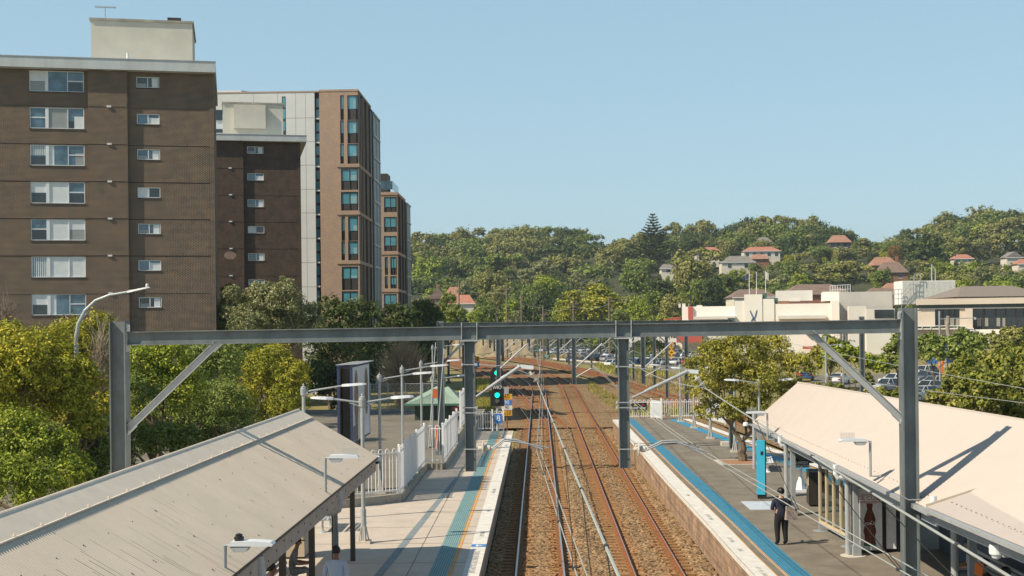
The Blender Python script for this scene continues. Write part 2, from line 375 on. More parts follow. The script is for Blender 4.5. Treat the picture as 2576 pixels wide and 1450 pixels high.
def rail(parent, pts, off, polished, name='rail'):
    b = MB(); p = offset(pts, off)
    if polished: prof, idx = RAILP, [0,0,0,0,0,0,1,0,0,0,0,0,0]
    else:
        prof = RAILP[:7] + [(-0.012, 0.001), (0.012, 0.001)] + RAILP[7:]; idx = [0]*7 + [1] + [0]*7
    sweep(b, p, prof, idx); return b.build(name, [M['rust'], M['railtop']], parent, world=True)
sl = MB(); sl.box(-1.22, 1.22, -0.11, 0.11, -0.28, -0.165)
for s in (-0.7525, 0.7525):
    for q in (-1, 1): sl.box(s + q*0.10 - 0.035, s + q*0.10 + 0.035, -0.05, 0.05, -0.165, -0.115)   # fastenings
SLEEP_ME = None
def track(label, pts, polished, sleep_from, sleep_to, nparts=100, group=None, sleepers=True):
    global SLEEP_ME
    t = thing('railway_track', label, 'railway track', (pts[0][0], pts[0][1], 0), 0, group)
    rail(t, pts, -0.7525, polished); rail(t, pts, 0.7525, polished)
    if not sleepers: return t
    d = dense(pts, 0.3); acc = 0; stations = []; last = None
    for i in range(1, len(d)):
        seg = math.hypot(d[i][0]-d[i-1][0], d[i][1]-d[i-1][1]); acc += seg
        if acc >= 0.6:
            acc -= 0.6
            if sleep_from < d[i][1] < sleep_to: stations.append((d[i][0], d[i][1], math.atan2(d[i][1]-d[i-1][1], d[i][0]-d[i-1][0]) - math.pi/2))
    if SLEEP_ME is None:
        o = sl.build('sleeper', M['sleeper'], t); SLEEP_ME = o.data; bpy.data.objects.remove(o)
    rest = MB()
    for k, (x, y, a) in enumerate(stations):
        if k < nparts:
            o = bpy.data.objects.new('sleeper', SLEEP_ME); COL.objects.link(o); o.parent = t; o.location = (x - t.location.x, y - t.location.y, random.uniform(-.012, .008)); o.rotation_euler = (0, 0, a + random.uniform(-.01,.01))
        else:
            ca, sa = math.cos(a), math.sin(a); h = [(-1.22,-.11),(1.22,-.11),(1.22,.11),(-1.22,.11)]
            rest.add([(x + p*ca - q*sa, y + p*sa + q*ca, -0.165) for p, q in h], [(0,1,2,3)])
    if rest.v:
        o = rest.build('sleeper', M['sleeper'], t, world=True); o['kind'] = 'stuff'
    return t
P1 = dense(arc_path(T1X, 150, 520, 470), 4); P2 = dense(arc_path(T2X, 158, 520, 470), 4)
track('left main line with blue-grey polished rails beside the pale concrete platform', P1, True, 36, 330)
track('right main line with thick orange rusted rails beside the brick platform wall', P2, False, 36, 330)
P3 = smooth_path([(21,10),(19.5,45),(18.2,75),(16.6,105),(14.9,131),(11.9,172),(8.4,213),(2,262),(-8,312),(-24,362),(-60,430)])
track('rusty single line emerging behind the far white fence of the right platform', P3, False, 95, 300, 70)
P4 = smooth_path([gr(1358,1062)[:2], gr(1337,1036)[:2], gr(1308,1003)[:2], gr(1277,974)[:2], gr(1230,944)[:2], gr(1165,921)[:2], gr(1090,903)[:2], gr(1000,890)[:2]])
track('turnout line peeling off left behind the green signal', P4, True, 105, 300, 40)
P5 = smooth_path([gr(1405,1075)[:2], gr(1372,1040)[:2], gr(1340,1009)[:2], gr(1300,975)[:2], gr(1240,938)[:2], gr(1185,915)[:2]])
track('rusty crossover line running diagonally across the left main line', P5, False, 105, 300, 30)
P6 = smooth_path([gr(1560,962)[:2], gr(1500,938)[:2], gr(1400,915)[:2], gr(1300,898)[:2], gr(1180,884)[:2]])
track('far curving line in front of the parked cars', P6, False, 150, 420, 20)

# ballast bed
def ballast():
    xs = np.arange(-1.75, 5.66, 0.13); ys = np.concatenate([np.arange(28, 62, 0.13), np.arange(62, 100, 0.2)])
    X, Y = np.meshgrid(xs, ys)
    def prof(x, c): d = np.abs(x - c); return np.where(d < 0.55, 0.025, np.where(d < 1.28, -0.035, 0.03))
    base = -0.185 + np.minimum(prof(X, T1X), prof(X, T2X))
    mid = (X > T1X + 1.3) & (X < T2X - 1.3); base = np.where(mid, -0.13, base)
    base = base + np.where(X > T2X + 1.35, 0.03, 0)
    Z = base + rng.normal(0, 0.020, X.shape)
    X = X + rng.normal(0, 0.02, X.shape); Y = Y + rng.normal(0, 0.02, X.shape)
    h, w = X.shape; idx = np.arange(h * w).reshape(h, w)
    f = np.stack([idx[:-1,:-1], idx[:-1,1:], idx[1:,1:], idx[1:,:-1]], -1).reshape(-1, 4)
    me = bpy.data.meshes.new('ballast'); me.from_pydata(np.stack([X, Y, Z], -1).reshape(-1, 3).tolist(), [], f.tolist()); me.materials.append(M['ballast'])
    o = bpy.data.objects.new('ballast_bed', me); COL.objects.link(o); struct(o)
ballast()
b = MB(); b.quad((-1.75,-20,-.19),(5.7,-20,-.19),(5.7,28.05,-.19),(-1.75,28.05,-.19)); struct(b.build('ballast_bed', M['ballast']))
def corridor(name, pts, l, r, z):
    b = MB(); A = [(x, y, z) for x, y in offset(pts, l)]; B = [(x, y, z) for x, y in offset(pts, r)]; b.strip(A, B); struct(b.build(name, M['ballast']))
corridor('ballast_bed', [p for p in P2 if p[1] > 99.5], -9.5, 4.2, -0.21)
corridor('ballast_bed', P3, -2.4, 2.6, -0.235); corridor('ballast_bed', P4, -2.6, 2.4, -0.26); corridor('ballast_bed', P6, -2.4, 2.4, -0.285); corridor('ballast_bed', P5, -2.4, 2.4, -0.31)
corridor('ballast_bed', [(9.0,88),(9.6,110),(9.2,135),(8.4,160),(6.2,195)], -6, 5, -0.335)

# left platform
ZP = 1.1
plat = MB(); plat.poly([(-14,-20,ZP),(-1.66,-20,ZP),(-1.66,83.2,ZP),(-4.4,83.2,ZP),(-4.4,70.7,ZP),(-4.4,60.9,ZP),(-5.2,60.9,ZP),(-5.2,49.9,ZP),(-7.9,47.8,ZP),(-14,46.4,ZP)])
pl = struct(plat.build('platform', M['concrete']))
def edge_strips(name_parent, line_fn, y0, y1, spec, step=4):
    """spec: list of (name, d0, d1, z, material): strips running along the platform edge, d measured inward."""
    ys = np.arange(y0, y1 + 0.01, step)
    for nm, d0, d1, z, m in spec:
        b = MB(); b.strip([(line_fn(y) + d0, y, ZP + z) for y in ys], [(line_fn(y) + d1, y, ZP + z) for y in ys]); b.build(nm, m, name_parent)
Lx = lambda y: -1.66
edge_strips(pl, Lx, -20, 83, [('coping', 0.0, -0.45, 0.006, M['coping']), ('warning_line', -0.74, -0.79, 0.006, M['orange_line']), ('warning_line', -0.82, -0.855, 0.006, M['orange_line']),
                              ('tactile_strip', -0.86, -1.36, 0.004, M['tealstrip'])])
b = MB()
for k in range(8):
    x = -1.66 - 0.885 - k * 0.0635; b.box(x - 0.019, x + 0.019, -20, 83, ZP + 0.004, ZP + 0.009)
b.build('tactile_rib', mat('pale_grey_rib', (0.25, 0.36, 0.35), var=0.1), pl)
b = MB()   # platform wall with overhanging coping
b.box(-1.84, -1.80, -20, 83.2, -0.4, ZP - 0.17); b.box(-1.83, -1.655, -20, 83.22, ZP - 0.17, ZP - 0.004); b.box(-4.3, -1.84, 83.1, 83.2, -0.4, ZP - 0.004)
b.build('platform_wall', M['concrete2'], pl)
b = MB()
for y in (33.6, 36.9, 40.2, 43.5, 46.8, 50.1, 53.4, 56.7, 60, 63.3, 66.6, 69.9, 73.2, 76.5, 79.8): b.box(-14 if y < 46 else (-5.2 if y < 60.5 else -4.4), -1.67, y - 0.012, y + 0.012, ZP + 0.0015, ZP + 0.0045)
b.box(-3.62, -3.595, -20, 83, ZP + 0.0015, ZP + 0.0045)
b.build('expansion_joint', mat('dark_joint', (0.16, 0.14, 0.11), var=0.1), pl)
b = MB(); b.quad((-4.55, 33, ZP+.005), (-4.30, 33, ZP+.005), (-3.55, 57.5, ZP+.005), (-3.75, 57.5, ZP+.005))
b.build('painted_line', mat('faded_blue_line', (0.21, 0.25, 0.26), var=0.2, scale=4), pl)
b = MB(); lettering(b, 'STAND BEHIND THE YELLOW LINE', (-1.885, 37.0, ZP + .0085), (0,-1,0), (1,0,0), 0.22, 1.0)
b.build('lettering', M['textgrey'], pl)
b = MB()
for y, s in ((41.9, 'MIND GAP'), (47.2, 'MIND'), (52.8, 'MIND THE GAP'), (60.5, 'GAP'), (67.0, 'MIND'), (73.0, 'MIND GAP')): lettering(b, s, (-1.885, y, ZP + .0085), (0,-1,0), (1,0,0), 0.2)
b.build('lettering', M['textgrey'], pl)
b = MB(); b.quad((-2.11, 39.45, ZP+.0085), (-1.665, 39.45, ZP+.0085), (-1.665, 39.95, ZP+.0085), (-2.11, 39.95, ZP+.0085)); nb = b.build('number_panel', mat('blue_number_panel', (0.06, 0.22, 0.50), var=0.05), pl)
b = MB(); lettering(b, '4', (-1.885, 39.7, ZP + .011), (-1,0,0), (0,-1,0), 0.5); b.build('numeral', M['white'], nb)

# car park slab behind the left fence
struct(MB().poly([(-60, 46.6, 0.93), (-14.02, 46.4, 0.93), (-7.95, 47.9, 0.93), (-5.3, 50, 0.93), (-5.3, 61, 0.93), (-4.5, 61, 0.93), (-4.5, 83, 0.93), (-4.6, 108, 0.93), (-60, 112, 0.93)]).build('car_park', M['asphalt2']))
b = MB(); b.box(-60, -4.5, 108.0, 108.2, -0.5, 0.92); b.box(-4.62,-4.5, 83.2, 108, -0.5, 0.92); struct(b.build('retaining_kerb', M['concrete2']))
b = MB()
for p0, p1 in (((1052,1122),(1007,1122)), ((1120,1077),(1057,1077)), ((1010,1160),(968,1160))):
    a, c = gr(*p0, 0.93), gr(*p1, 0.93); b.quad((c.x, c.y, .937), (a.x, a.y, .937), (a.x, a.y + .14, .937), (c.x, c.y + .14, .937))
struct(b.build('parking_line', mat('faded_white_line', (0.40, 0.38, 0.35), var=0.2)))

# right island platform
RE = [(-20, 5.9), (20, 5.8), (34.6, 5.63), (38.2, 5.57), (43.1, 5.55), (48.9, 5.48), (56.5, 5.38), (68.6, 5.30), (85.2, 5.21), (93, 5.16)]
def Rx(y): return float(np.interp(y, [p[0] for p in RE], [p[1] for p in RE]))
FE = [(-20, 17.6), (28, 15.8), (45, 14.6), (60, 13.2), (75, 11.9), (93, 10.4)]
def Fx(y): return float(np.interp(y, [p[0] for p in FE], [p[1] for p in FE]))
ys = list(np.arange(-20, 93.1, 2.5)) + [93.0]
b = MB(); b.strip([(Rx(y), y, ZP) for y in ys], [(Fx(y), y, ZP) for y in ys]); pr = struct(b.build('platform', M['asphalt']))
edge_strips(pr, Rx, -20, 93, [('coping', 0.0, 0.56, 0.006, M['coping']), ('coping_edge_line', 0.56, 0.585, 0.007, M['orange_line']), ('warning_line', 0.79, 0.825, 0.006, M['cream_line']), ('warning_line', 0.85, 0.875, 0.006, M['cream_line']),
                              ('tactile_strip', 0.885, 1.46, 0.004, M['stripgapb'])], 2)
b = MB()
for k in range(8):
    d = 0.905 + k * 0.0715
    b.strip([(Rx(y) + d, y, ZP + .009) for y in ys], [(Rx(y) + d + 0.048, y, ZP + .009) for y in ys])
b.build('tactile_rib', M['bluestrip'], pr)
edge_strips(pr, Fx, -20, 93, [('coping', 0.0, -0.5, 0.006, M['coping']), ('warning_line', -0.7, -0.8, 0.006, M['orange_line']), ('tactile_strip', -0.85, -1.5, 0.006, M['bluestrip'])])
M['sandbrick'] = brick_mat('sooty_sandstone_block', (0.40, 0.28, 0.19), (0.30, 0.215, 0.15), (0.24, 0.18, 0.13), bw=0.55, bh=0.26, patch=0.4, mort=0.02)
b = MB(); wy = list(np.arange(-20, 93.1, 1.0))
b.strip([(Rx(y) + 0.06, y, -0.4) for y in wy], [(Rx(y) + 0.02, y, ZP - 0.16) for y in wy])
b.strip([(Fx(y) - 0.1, y, -0.4) for y in wy], [(Fx(y) - 0.1, y, ZP - 0.16) for y in wy])
b.quad((Rx(93)+.05, 93, -0.4), (Fx(93)-.1, 93, -0.4), (Fx(93)-.1, 93, ZP-.006), (Rx(93)+.05, 93, ZP-.006))
b.build('platform_wall', M['sandbrick'], pr)
b = MB()
for fn, s in ((Rx, 1), (Fx, -1)):
    A = [(fn(y), y) for y in wy]
    b.strip([(x - s*0.004, y, ZP - .004) for x, y in A], [(x - s*0.004, y, ZP - 0.16) for x, y in A]); b.strip([(x - s*.004, y, ZP - .16) for x, y in A], [(x + s*0.1, y, ZP - .16) for x, y in A])
b.build('coping_face', M['coping'], pr)
b = MB()
for y, s in ((35.2,'MIND THE GAP'), (38.6,'MIND'), (40.4,'MIND GAP'), (45.2,'MIND THE GAP'), (51.0,'MIND')): lettering(b, s, (Rx(y) + 0.28, y, ZP + .009), (-0.01,1,0), (-1,0,0), 0.2)
b.build('lettering', mat('worn_text', (0.45, 0.43, 0.4), var=0.3, scale=8), pr)
for px, py, w, d in ((1918, 1272, 0.62, 1.1), (1878, 1098, .4, .5)):
    p = gr(px, py, ZP); b = MB(); b.box(p.x - w, p.x + w, p.y - d, p.y + d, ZP + .004, ZP + .008); b.build('painted_panel', mat('pale_blue_floor_panel', (0.50, 0.56, 0.64), var=0.15, scale=5), pr)
# ------------------------------------------------------------------ overhead line gantries, wires
GY = 29.2
def mast(b, x, y, z0, z1, w=0.30, h=0.32): b.isec((x, y, z0), (x, y, z1), w, h, 0.03, 0.028, (1, 0, 0))
def near_gantry():
    L, Rr = at(300, 850, GY), at(2284, 850, GY)
    t = thing('overhead_gantry', 'big grey steel portal frame spanning both tracks right across the foreground', 'gantry', (0, GY, ZP))
    b = MB(); mast(b, L.x, GY, 0.6, at(300, 809, GY).z, 0.34, 0.36); b.box(L.x - .25, L.x + .25, GY - .25, GY + .25, 0.9, 1.13); b.build('mast', M['steel'], t, world=True)
    b = MB(); mast(b, Rr.x, GY, 0.6, at(2284, 775, GY).z, 0.34, 0.34); b.box(Rr.x - .3, Rr.x + .3, GY - .3, GY + .3, 1.0, 1.2); b.build('mast', M['steel'], t, world=True)
    zl, zr = (at(318, 836, GY).z + at(318, 868, GY).z) / 2, (at(2262, 803, GY).z + at(2262, 838, GY).z) / 2
    b = MB(); b.isec((L.x + .2, GY, zl), (Rr.x - .16, GY, zr), 0.20, 0.305, 0.02, 0.022, (0, 0, 1)); bo = b.build('beam', M['steel'], t, world=True)
    zb = lambda x: zl + (zr - zl) * (x - L.x) / (Rr.x - L.x)
    for s, x in ((1, L.x + .19), (-1, Rr.x - .17)):
        b = MB(); b.box(x - .012, x + .012, GY - .13, GY + .13, zb(x) - .3, zb(x) + .33); b.box(min(x, x + s*.09), max(x, x + s*.09), GY - .13, GY - .105, zb(x) + .16, zb(x) + .30)
        for k in range(3): b.lathe([(0.018, 0), (0.018, 0.02)], 6, (x + s*0.05, GY - .14, zb(x) + .18 + k*.045), 'y')
        b.build('end_plate', M['gutter'], bo, world=True)
    # splice stiffeners and seat plates at the two droppers
    for px, bot in ((1181, 1186), (1568, 1178)):
        c = at(px, 840, GY); x = c.x; zb_ = at(px, bot, GY).z
        b = MB()
        for s in (-.17, .17):
            b.box(x + s - .008, x + s + .008, GY - .115, GY + .115, zb(x) - .15, zb(x) + .15)
            b.box(x + s - .012, x + s + .012, GY - .12, GY - .10, zb(x) + .15, zb(x) + .235)
        b.box(x - .21, x + .21, GY - .14, GY + .14, zb(x) - .185, zb(x) - .158)
        b.build('splice_plate', M['gutter'], bo, world=True)
        b = MB(); b.isec((x, GY, zb_), (x, GY, zb(x) - .186), 0.20, 0.235, 0.022, 0.016, (1, 0, 0)); dp = b.build('dropper_post', M['steel'], t, world=True)
        for py in ((917, 1025, 1038) if px < 1300 else (922, 1012, 1025)):
            z = at(px, py, GY).z; b = MB(); b.bar((x - .17, GY - .13, z), (x + .16, GY - .13, z), 0.025, 0.02); b.lathe([(.03,-.02),(.03,.03)], 6, (x - .155, GY - .13, z)); b.box(x+.115, x+.17, GY-.15, GY-.10, z-.03, z+.03); b.build('clamp', M['gutter'], dp, world=True)
        z = at(px, 1129, GY).z; b = MB(); b.bar((x - .15, GY - .13, z), (x + .2, GY - .13, z), 0.022, 0.022); b.build('clamp', M['gutter'], dp, world=True)
    for p0, p1 in (((322, 1080), (545, 866)), ((2266, 1052), (2040, 838))):
        A, B = at(*p0, GY), at(*p1, GY); b = MB()
        n = Vector((0, 0, 1)); b.bar(A, B, 0.018, 0.15, (0,0,1)); d = (B - A).normalized(); sd = Vector((0, 1, 0)); u = d.cross(sd)
        for s in (-1, 1): b.bar(A + u * (0.068 * s) - sd * 0.04, B + u * (0.068 * s) - sd * 0.04, 0.09, 0.014, u)
        br = b.build('diagonal_brace', M['steel_lt'] if p0[0] < 1000 else M['gutter'], t, world=True)
        b = MB(); b.bar(A - d * .12, A + d * .2, 0.012, 0.2, (0,0,1)); b.bar(B - d * .15, B + d * .12, 0.012, 0.2, (0,0,1)); b.build('gusset', M['lampwhite'], br, world=True)
    return t, zb
gantry, zbeam = near_gantry()
b = MB()   # little earth wire hook on the right mast
pts = [at(2263, 1218, GY - .3), at(2268, 1248, GY - .3), at(2286, 1258, GY - .3), at(2318, 1257, GY - .25)]
b.tube(pts, 0.014, 6); b.build('earth_cable', M['wire'], gantry, world=True)

def insulator(b, p, q, n=2, r=0.09):
    p, q = Vector(p), Vector(q); d = q - p
    b.tube([p, q], 0.028, 8)
    for k in range(n):
        c = p + d * ((k + 0.6) / (n + 0.2)); dn = d.normalized(); b.tube([c - dn * .018, c + dn * .002, c + dn * .03], [r, r * .95, 0.03], 12)
def cantilever(label, px0, py0, px1, py1, plate_end, ins, chain0):
    A, B = at(px0, py0, GY - .15), at(px1, py1, GY - .15)
    t = thing('cantilever_arm', label, 'catenary arm', A)
    b = MB(); d = (B - A); b.tube([A, A + d * .22, A + d * .26, B], [0.024, 0.024, 0.04, 0.04], 10); b.build('strut_pipe', M['steel_lt'], t, world=True)
    E = at(*plate_end, GY - .15); b = MB(); u = Vector((0, 0, 1)); s = Vector((0, .012, 0))
    b.bar(B - (E - B).normalized() * .06, E, 0.014, 0.085); b.build('end_plate', M['lampwhite'], t, world=True)
    b = MB(); insulator(b, at(*ins[0], GY - .15), at(*ins[1], GY - .15), 2, 0.085); b.build('insulator', M['insul'], t, world=True)
    C = at(*chain0, GY - .15); b = MB(); n = 22
    for k in range(n):
        p, q = C.lerp(B + Vector((0,0,.05)), k / n), C.lerp(B + Vector((0,0,.05)), (k + .92) / n)
        sag = -0.03 * math.sin(math.pi * k / n); p.z += sag; q.z += sag
        b.bar(p, q, 0.028 if k % 2 else 0.012, 0.012 if k % 2 else 0.028)
    b.build('chain', M['gutter'], t, world=True)
    return t
cantilever('sloping pipe arm with two cream insulators over the left track', 1198, 998, 1308, 922, (1342, 925), ((1332, 935), (1356, 963)), (1205, 917))
cantilever('sloping pipe arm with two cream insulators over the right track', 1590, 1001, 1730, 934, (1757, 936), ((1747, 945), (1773, 974)), (1580, 924))
def steady(label, pts, disc):
    t = thing('registration_arm', label, 'catenary arm', at(*pts[0], GY - .1)); Y = GY - .12
    b = MB(); b.tube([at(p[0], p[1], Y) for p in pts], 0.022, 8); b.tube([at(p[0], p[1] + 5, Y - .35) for p in pts[:-1]] + [at(pts[-1][0] + 15, pts[-1][1] - 4, Y - .3)], 0.016, 8); b.build('bent_arm', M['steel_lt'], t, world=True)
    b = MB(); c = at(*disc, Y); b.lathe([(.03,-.10),(.05,-.08),(.05,-.03),(.04,-.02),(.17,0.0),(.17,.02),(.05,.04),(.07,.07),(.07,.16),(.04,.18),(.03,.24)], 14, c, 'x'); b.build('insulator', M['insul'], t, world=True)
    return t
steady('bent steady arm with disc insulator on the left dropper post', [(1240, 1127), (1268, 1105), (1300, 1107), (1365, 1131)], (1214, 1128))
steady('bent steady arm with disc insulator on the right dropper post', [(1622, 1130), (1665, 1110), (1700, 1108), (1765, 1142)], (1605, 1130))

def sag_line(p, q, sag, n=14):
    p, q = Vector(p), Vector(q); return [p.lerp(q, k / n) + Vector((0, 0, -4 * sag * (k / n) * (1 - k / n))) for k in range(n + 1)]
def wire(name, label, cat, segs, r, m, group=None, n=6):
    pts = []
    for p, q, s in segs: pts += sag_line(p, q, s)[(1 if pts else 0):]
    b = MB(); b.tube(pts, r, n); o = b.build(name, m); return tag(o, label, cat, group), pts
G1 = GY - .15
m1 = at(1352, 962, G1); m2 = at(1773, 976, G1)
def near_end(p, q): # extend the line p->q (towards the camera and past it)
    d = Vector(q) - Vector(p); return Vector(p) + d * ((-12 - p[1]) / d.y)
Y2, Y3, Y4, Y5 = 70.0, 115.0, 165.0, 215.0
def arc_x(x0, y):
    ys_ = 150 if x0 < 2 else 158
    return x0 if y < ys_ else x0 - 520 + math.sqrt(520**2 - (y - ys_)**2)
q1 = at(1572, 1432, 7.2); w1 = near_end(m1, q1)
_, mess1 = wire('catenary_wire', 'thick pale support cable sagging over the left main line', 'overhead wire', [(w1, m1, 0.12), (m1, (0.1, Y2, 6.9), .5), ((0.1, Y2, 6.9), (-.2, Y3, 6.9), .5), ((-.2, Y3, 6.9), (arc_x(0, Y4), Y4, 6.9), .4), ((arc_x(0, Y4), Y4, 6.9), (arc_x(0, Y5), Y5, 6.9), .4)], 0.0115, M['wire'])
q2 = at(2327, 1291, 10.5); w2 = near_end(m2, q2)
_, mess2 = wire('catenary_wire', 'thick pale support cable sagging past the right mast', 'overhead wire', [(w2, m2, 0.10), (m2, (3.9, Y2, 6.9), .5), ((3.9, Y2, 6.9), (3.5, Y3, 6.9), .5), ((3.5, Y3, 6.9), (arc_x(3.66, Y4), Y4, 6.9), .4), ((arc_x(3.66, Y4), Y4, 6.9), (arc_x(3.66, Y5), Y5, 6.9), .4)], 0.0115, M['wire'])
c1 = at(1350, 1136, G1); c2 = at(1765, 1143, G1)
cont = []
for dx, lab in ((0.0, 'left'), (0.085, 'right')):
    a = c1 + Vector((dx, 0, .01)); q = at(1452 + dx * 300, 1440, 14.5)
    cont.append(wire('contact_wire', 'thin %s contact wire of the pair over the left main line' % lab, 'overhead wire', [(near_end(a, q), a, .05), (a, (.15 + dx, Y2, 5.0), .05), ((.15 + dx, Y2, 5.0), (-.25 + dx, Y3, 5.0), .05), ((-.25 + dx, Y3, 5), (arc_x(0, Y4) + dx, Y4, 5.0), .05)], 0.0085, M['wire'])[1])
    a = c2 + Vector((dx * 1.6, 0, .02)); q = at(2290 + dx * 500, 1440, 15.2)
    cont.append(wire('contact_wire', 'thin %s contact wire of the pair over the right platform edge' % lab, 'overhead wire', [(near_end(a, q), a, .05), (a, at(1640 + dx * 120, 1052, 36.0), .02), (at(1640 + dx * 120, 1052, 36.0), (3.5 + dx, Y2, 5.0), .05), ((3.5 + dx, Y2, 5.0), (3.9 + dx, Y3, 5.0), .05), ((3.9 + dx, Y3, 5), (arc_x(3.66, Y4) + dx, Y4, 5.0), .05)], 0.0085, M['wire'])[1])
def at_y(pts, y):
    for p, q in zip(pts, pts[1:]):
        if (p.y - y) * (q.y - y) <= 0 and p.y != q.y: return p.lerp(q, (y - p.y) / (q.y - p.y))
    return None
def droppers(mess, con, ys_, side):
    for k, y in enumerate(ys_):
        a, c = at_y(mess, y), at_y(con, y)
        if a is None or c is None: continue
        b = MB(); hook = c.lerp(a, 0.15)
        b.tube([a, hook], 0.0055, 5)
        for s in (-.02, .02): b.tube([hook + Vector((s, 0, 0)), c + Vector((s, 0, .02))], 0.006, 5)
        b.box(c.x - .03, c.x + .03, c.y - .04, c.y + .04, c.z - .015, c.z + .015); b.tube([a + Vector((0, -.03, 0)), a + Vector((0, .03, 0))], 0.02, 8)
        tag(b.build('dropper_wire', M['darkwire']), '%s nearest dark hanging link under the %s support cable' % (ORD[k], side), 'dropper wire', 'droppers of the overhead line')
droppers(mess1, cont[0], (8.6, 11.5, 15.0, 18.6, 24.5), 'left'); droppers(mess2, cont[1], (9.6, 12.4, 15.6, 20.5), 'right')
droppers(mess1, cont[2], (36, 44, 52, 60, 66, 78, 90, 102), 'far left'); droppers(mess2, cont[3], (40, 50, 60, 78, 92), 'far right')
# wires of the far right line
for k, (p, q, r) in enumerate((((2026, 862), (2576, 968), .012), ((2041, 929), (2576, 1004), .012))):
    A, B = at(*p, 78), at(*q, 44); d = (B - A); wire('overhead_cable', ('upper' if k == 0 else 'lower') + ' of two pale cables crossing in front of the right hand shrubs', 'overhead wire', [(A - d * .9, B + d * .35, .25)], r, M['wire'])

# farther gantries
def gantry_far(Y, xl, xr, drops, label, ztop=7.95, zfoot=-.3, zd=4.6, w=0.3, yaw=0.0):
    t = thing('overhead_gantry', label, 'gantry', ((xl + xr) / 2, Y, 0), 0, 'distant overhead gantries along the line')
    for x, zf in ((xl, zfoot), (xr, zfoot)):
        b = MB(); mast(b, x, Y, zf, ztop + .1, w, w + .06); b.box(x - .35, x + .35, Y - .35, Y + .35, zf - .1, zf + .22); b.build('mast', M['steel'], t, world=True)
    b = MB(); b.isec((xl, Y, ztop - .15), (xr, Y, ztop - .15), .22, .3, .02, .02, (0,0,1)); b.build('beam', M['steel'], t, world=True)
    for x in drops:
        b = MB(); b.isec((x, Y, zd), (x, Y, ztop - .3), .2, .24, .02, .02, (1,0,0)); b.build('dropper_post', M['steel'], t, world=True)
        b = MB(); b.tube([(x + .1, Y - .15, 5.5), (x + 1.5, Y - .15, 6.75)], 0.045, 8); b.tube([(x + .1, Y - .15, 5.0), (x + .9, Y - .15, 5.45), (x + 1.9, Y - .15, 5.05)], 0.025, 6)
        insulator(b, (x + 1.55, Y - .15, 6.7), (x + 1.8, Y - .15, 6.3), 2, .1); b.build('cantilever', M['steel_lt'], t, world=True)
    for x, s in ((xl, 1), (xr, -1)):
        b = MB(); b.bar((x + s * .15, Y, ztop - 2.1), (x + s * 2.0, Y, ztop - .28), .05, .14); b.build('diagonal_brace', M['steel'], t, world=True)
    return t
gantry_far(70, -5.25, 10.25, (-2.16, 1.87, 5.55), 'grey portal gantry just beyond the platforms behind the big foreground beam', zfoot=0.9)
gantry_far(116, -6.2, 13.0, (-3.2, 1.7, 7.4), 'grey portal gantry beside the rock of points and speed signs', zfoot=-.3)
gantry_far(165, -9.5, 14.5, (-5.6, -1.2, 4.5), 'grey portal gantry at the start of the curve', zfoot=-.3)
gantry_far(212, -18, 12.5, (-9, -4.0, 1.5), 'small grey portal gantry on the curve before the parked cars', zfoot=-.3)
gantry_far(262, -33, 6, (-20, -14, -8), 'tiny grey portal gantry farthest along the curve', zfoot=-.3)
gantry_far(140, -7.4, 13.6, (-4.0, 1.0, 6.6), 'grey portal gantry between the speed boards and the curve', zfoot=-.3, w=.26)
gantry_far(188, -13, 13.5, (-7.0, -2.4, 3.2), 'grey portal gantry in the tree shadows on the curve', zfoot=-.3, w=.26)
gantry_far(238, -25, 9.5, (-14, -8.5, -2.0), 'small grey portal gantry before the dry grass strip', zfoot=-.3, w=.26)
# ------------------------------------------------------------------ awnings
RX_, RZ_, EX_, EZ_ = -6.9, 5.37, -4.65, 4.04
def corrugated(b, pa, pb, ya, yb, pitch=0.076, amp=0.010, seg=6, rows=1):
    """sheet whose top edge runs pa->pb=(fn(y)) ; fa,fb give (x,z) at y for the ridge and the eave."""
    n = int((yb - ya) / pitch * seg); ys_ = np.linspace(ya, yb, n + 1); dz = amp * np.sin(2 * np.pi * ys_ / pitch)
    A, B = [], []
    for y, d in zip(ys_, dz):
        x0, z0 = pa(y); x1, z1 = pb(y); A.append((x0, y, z0 + d)); B.append((x1, y, z1 + d))
    b.strip(A, B)
t = thing('platform_awning', 'weathered grey corrugated canopy with timber fascia at the lower left', 'awning', (-6.5, 25, ZP))
b = MB(); corrugated(b, lambda y: (RX_, RZ_), lambda y: (EX_, EZ_), 8, 37.6)
b.quad((RX_, 8, RZ_), (RX_, 37.6, RZ_), (-9.0, 37.6, EZ_), (-9.0, 8, EZ_)); rf = b.build('roof', M['roofgrey'], t, world=True, smooth=False)
b = MB()   # ridge flashing and rolled cap
_L = math.hypot(EX_-RX_, EZ_-RZ_); sx, sz = (EX_-RX_) / _L, (EZ_-RZ_) / _L
b.tube([(RX_-.03, 8, RZ_+.025), (RX_-.03, 37.65, RZ_+.025)], 0.04, 10)
b.quad((RX_, 8, (RZ_+.03)), (RX_, 37.65, (RZ_+.03)), (RX_ + sx*.42, 37.65, (RZ_+.03) + sz*.42), (RX_ + sx*.42, 8, (RZ_+.03) + sz*.42))
b.bar((RX_ + sx*.42, 8, (RZ_+.028) + sz*.42), (RX_ + sx*.42, 37.65, (RZ_+.028) + sz*.42), .03, .02)
for y in np.arange(9, 37.5, 0.9): b.lathe([(.014, 0), (.014, .03)], 6, (RX_ + sx*.40, y, RZ_ + .035 + sz*.40))
b.build('ridge_capping', mat('grey_ridge_flashing', (0.74, 0.64, 0.525), rough=.7, var=.08), rf, world=True)
b = MB()
for k in range(26):
    y = 10 + k * 1.05
    for d in (0.95, 1.7, 2.35): b.lathe([(.009, 0), (.009, .012)], 5, (RX_ + sx*d, y + random.uniform(-.1,.1), (RZ_+.005) + sz*d))
sc = b.build('roof_screw', M['black'], rf, world=True); sc['kind'] = 'stuff'
b = MB()
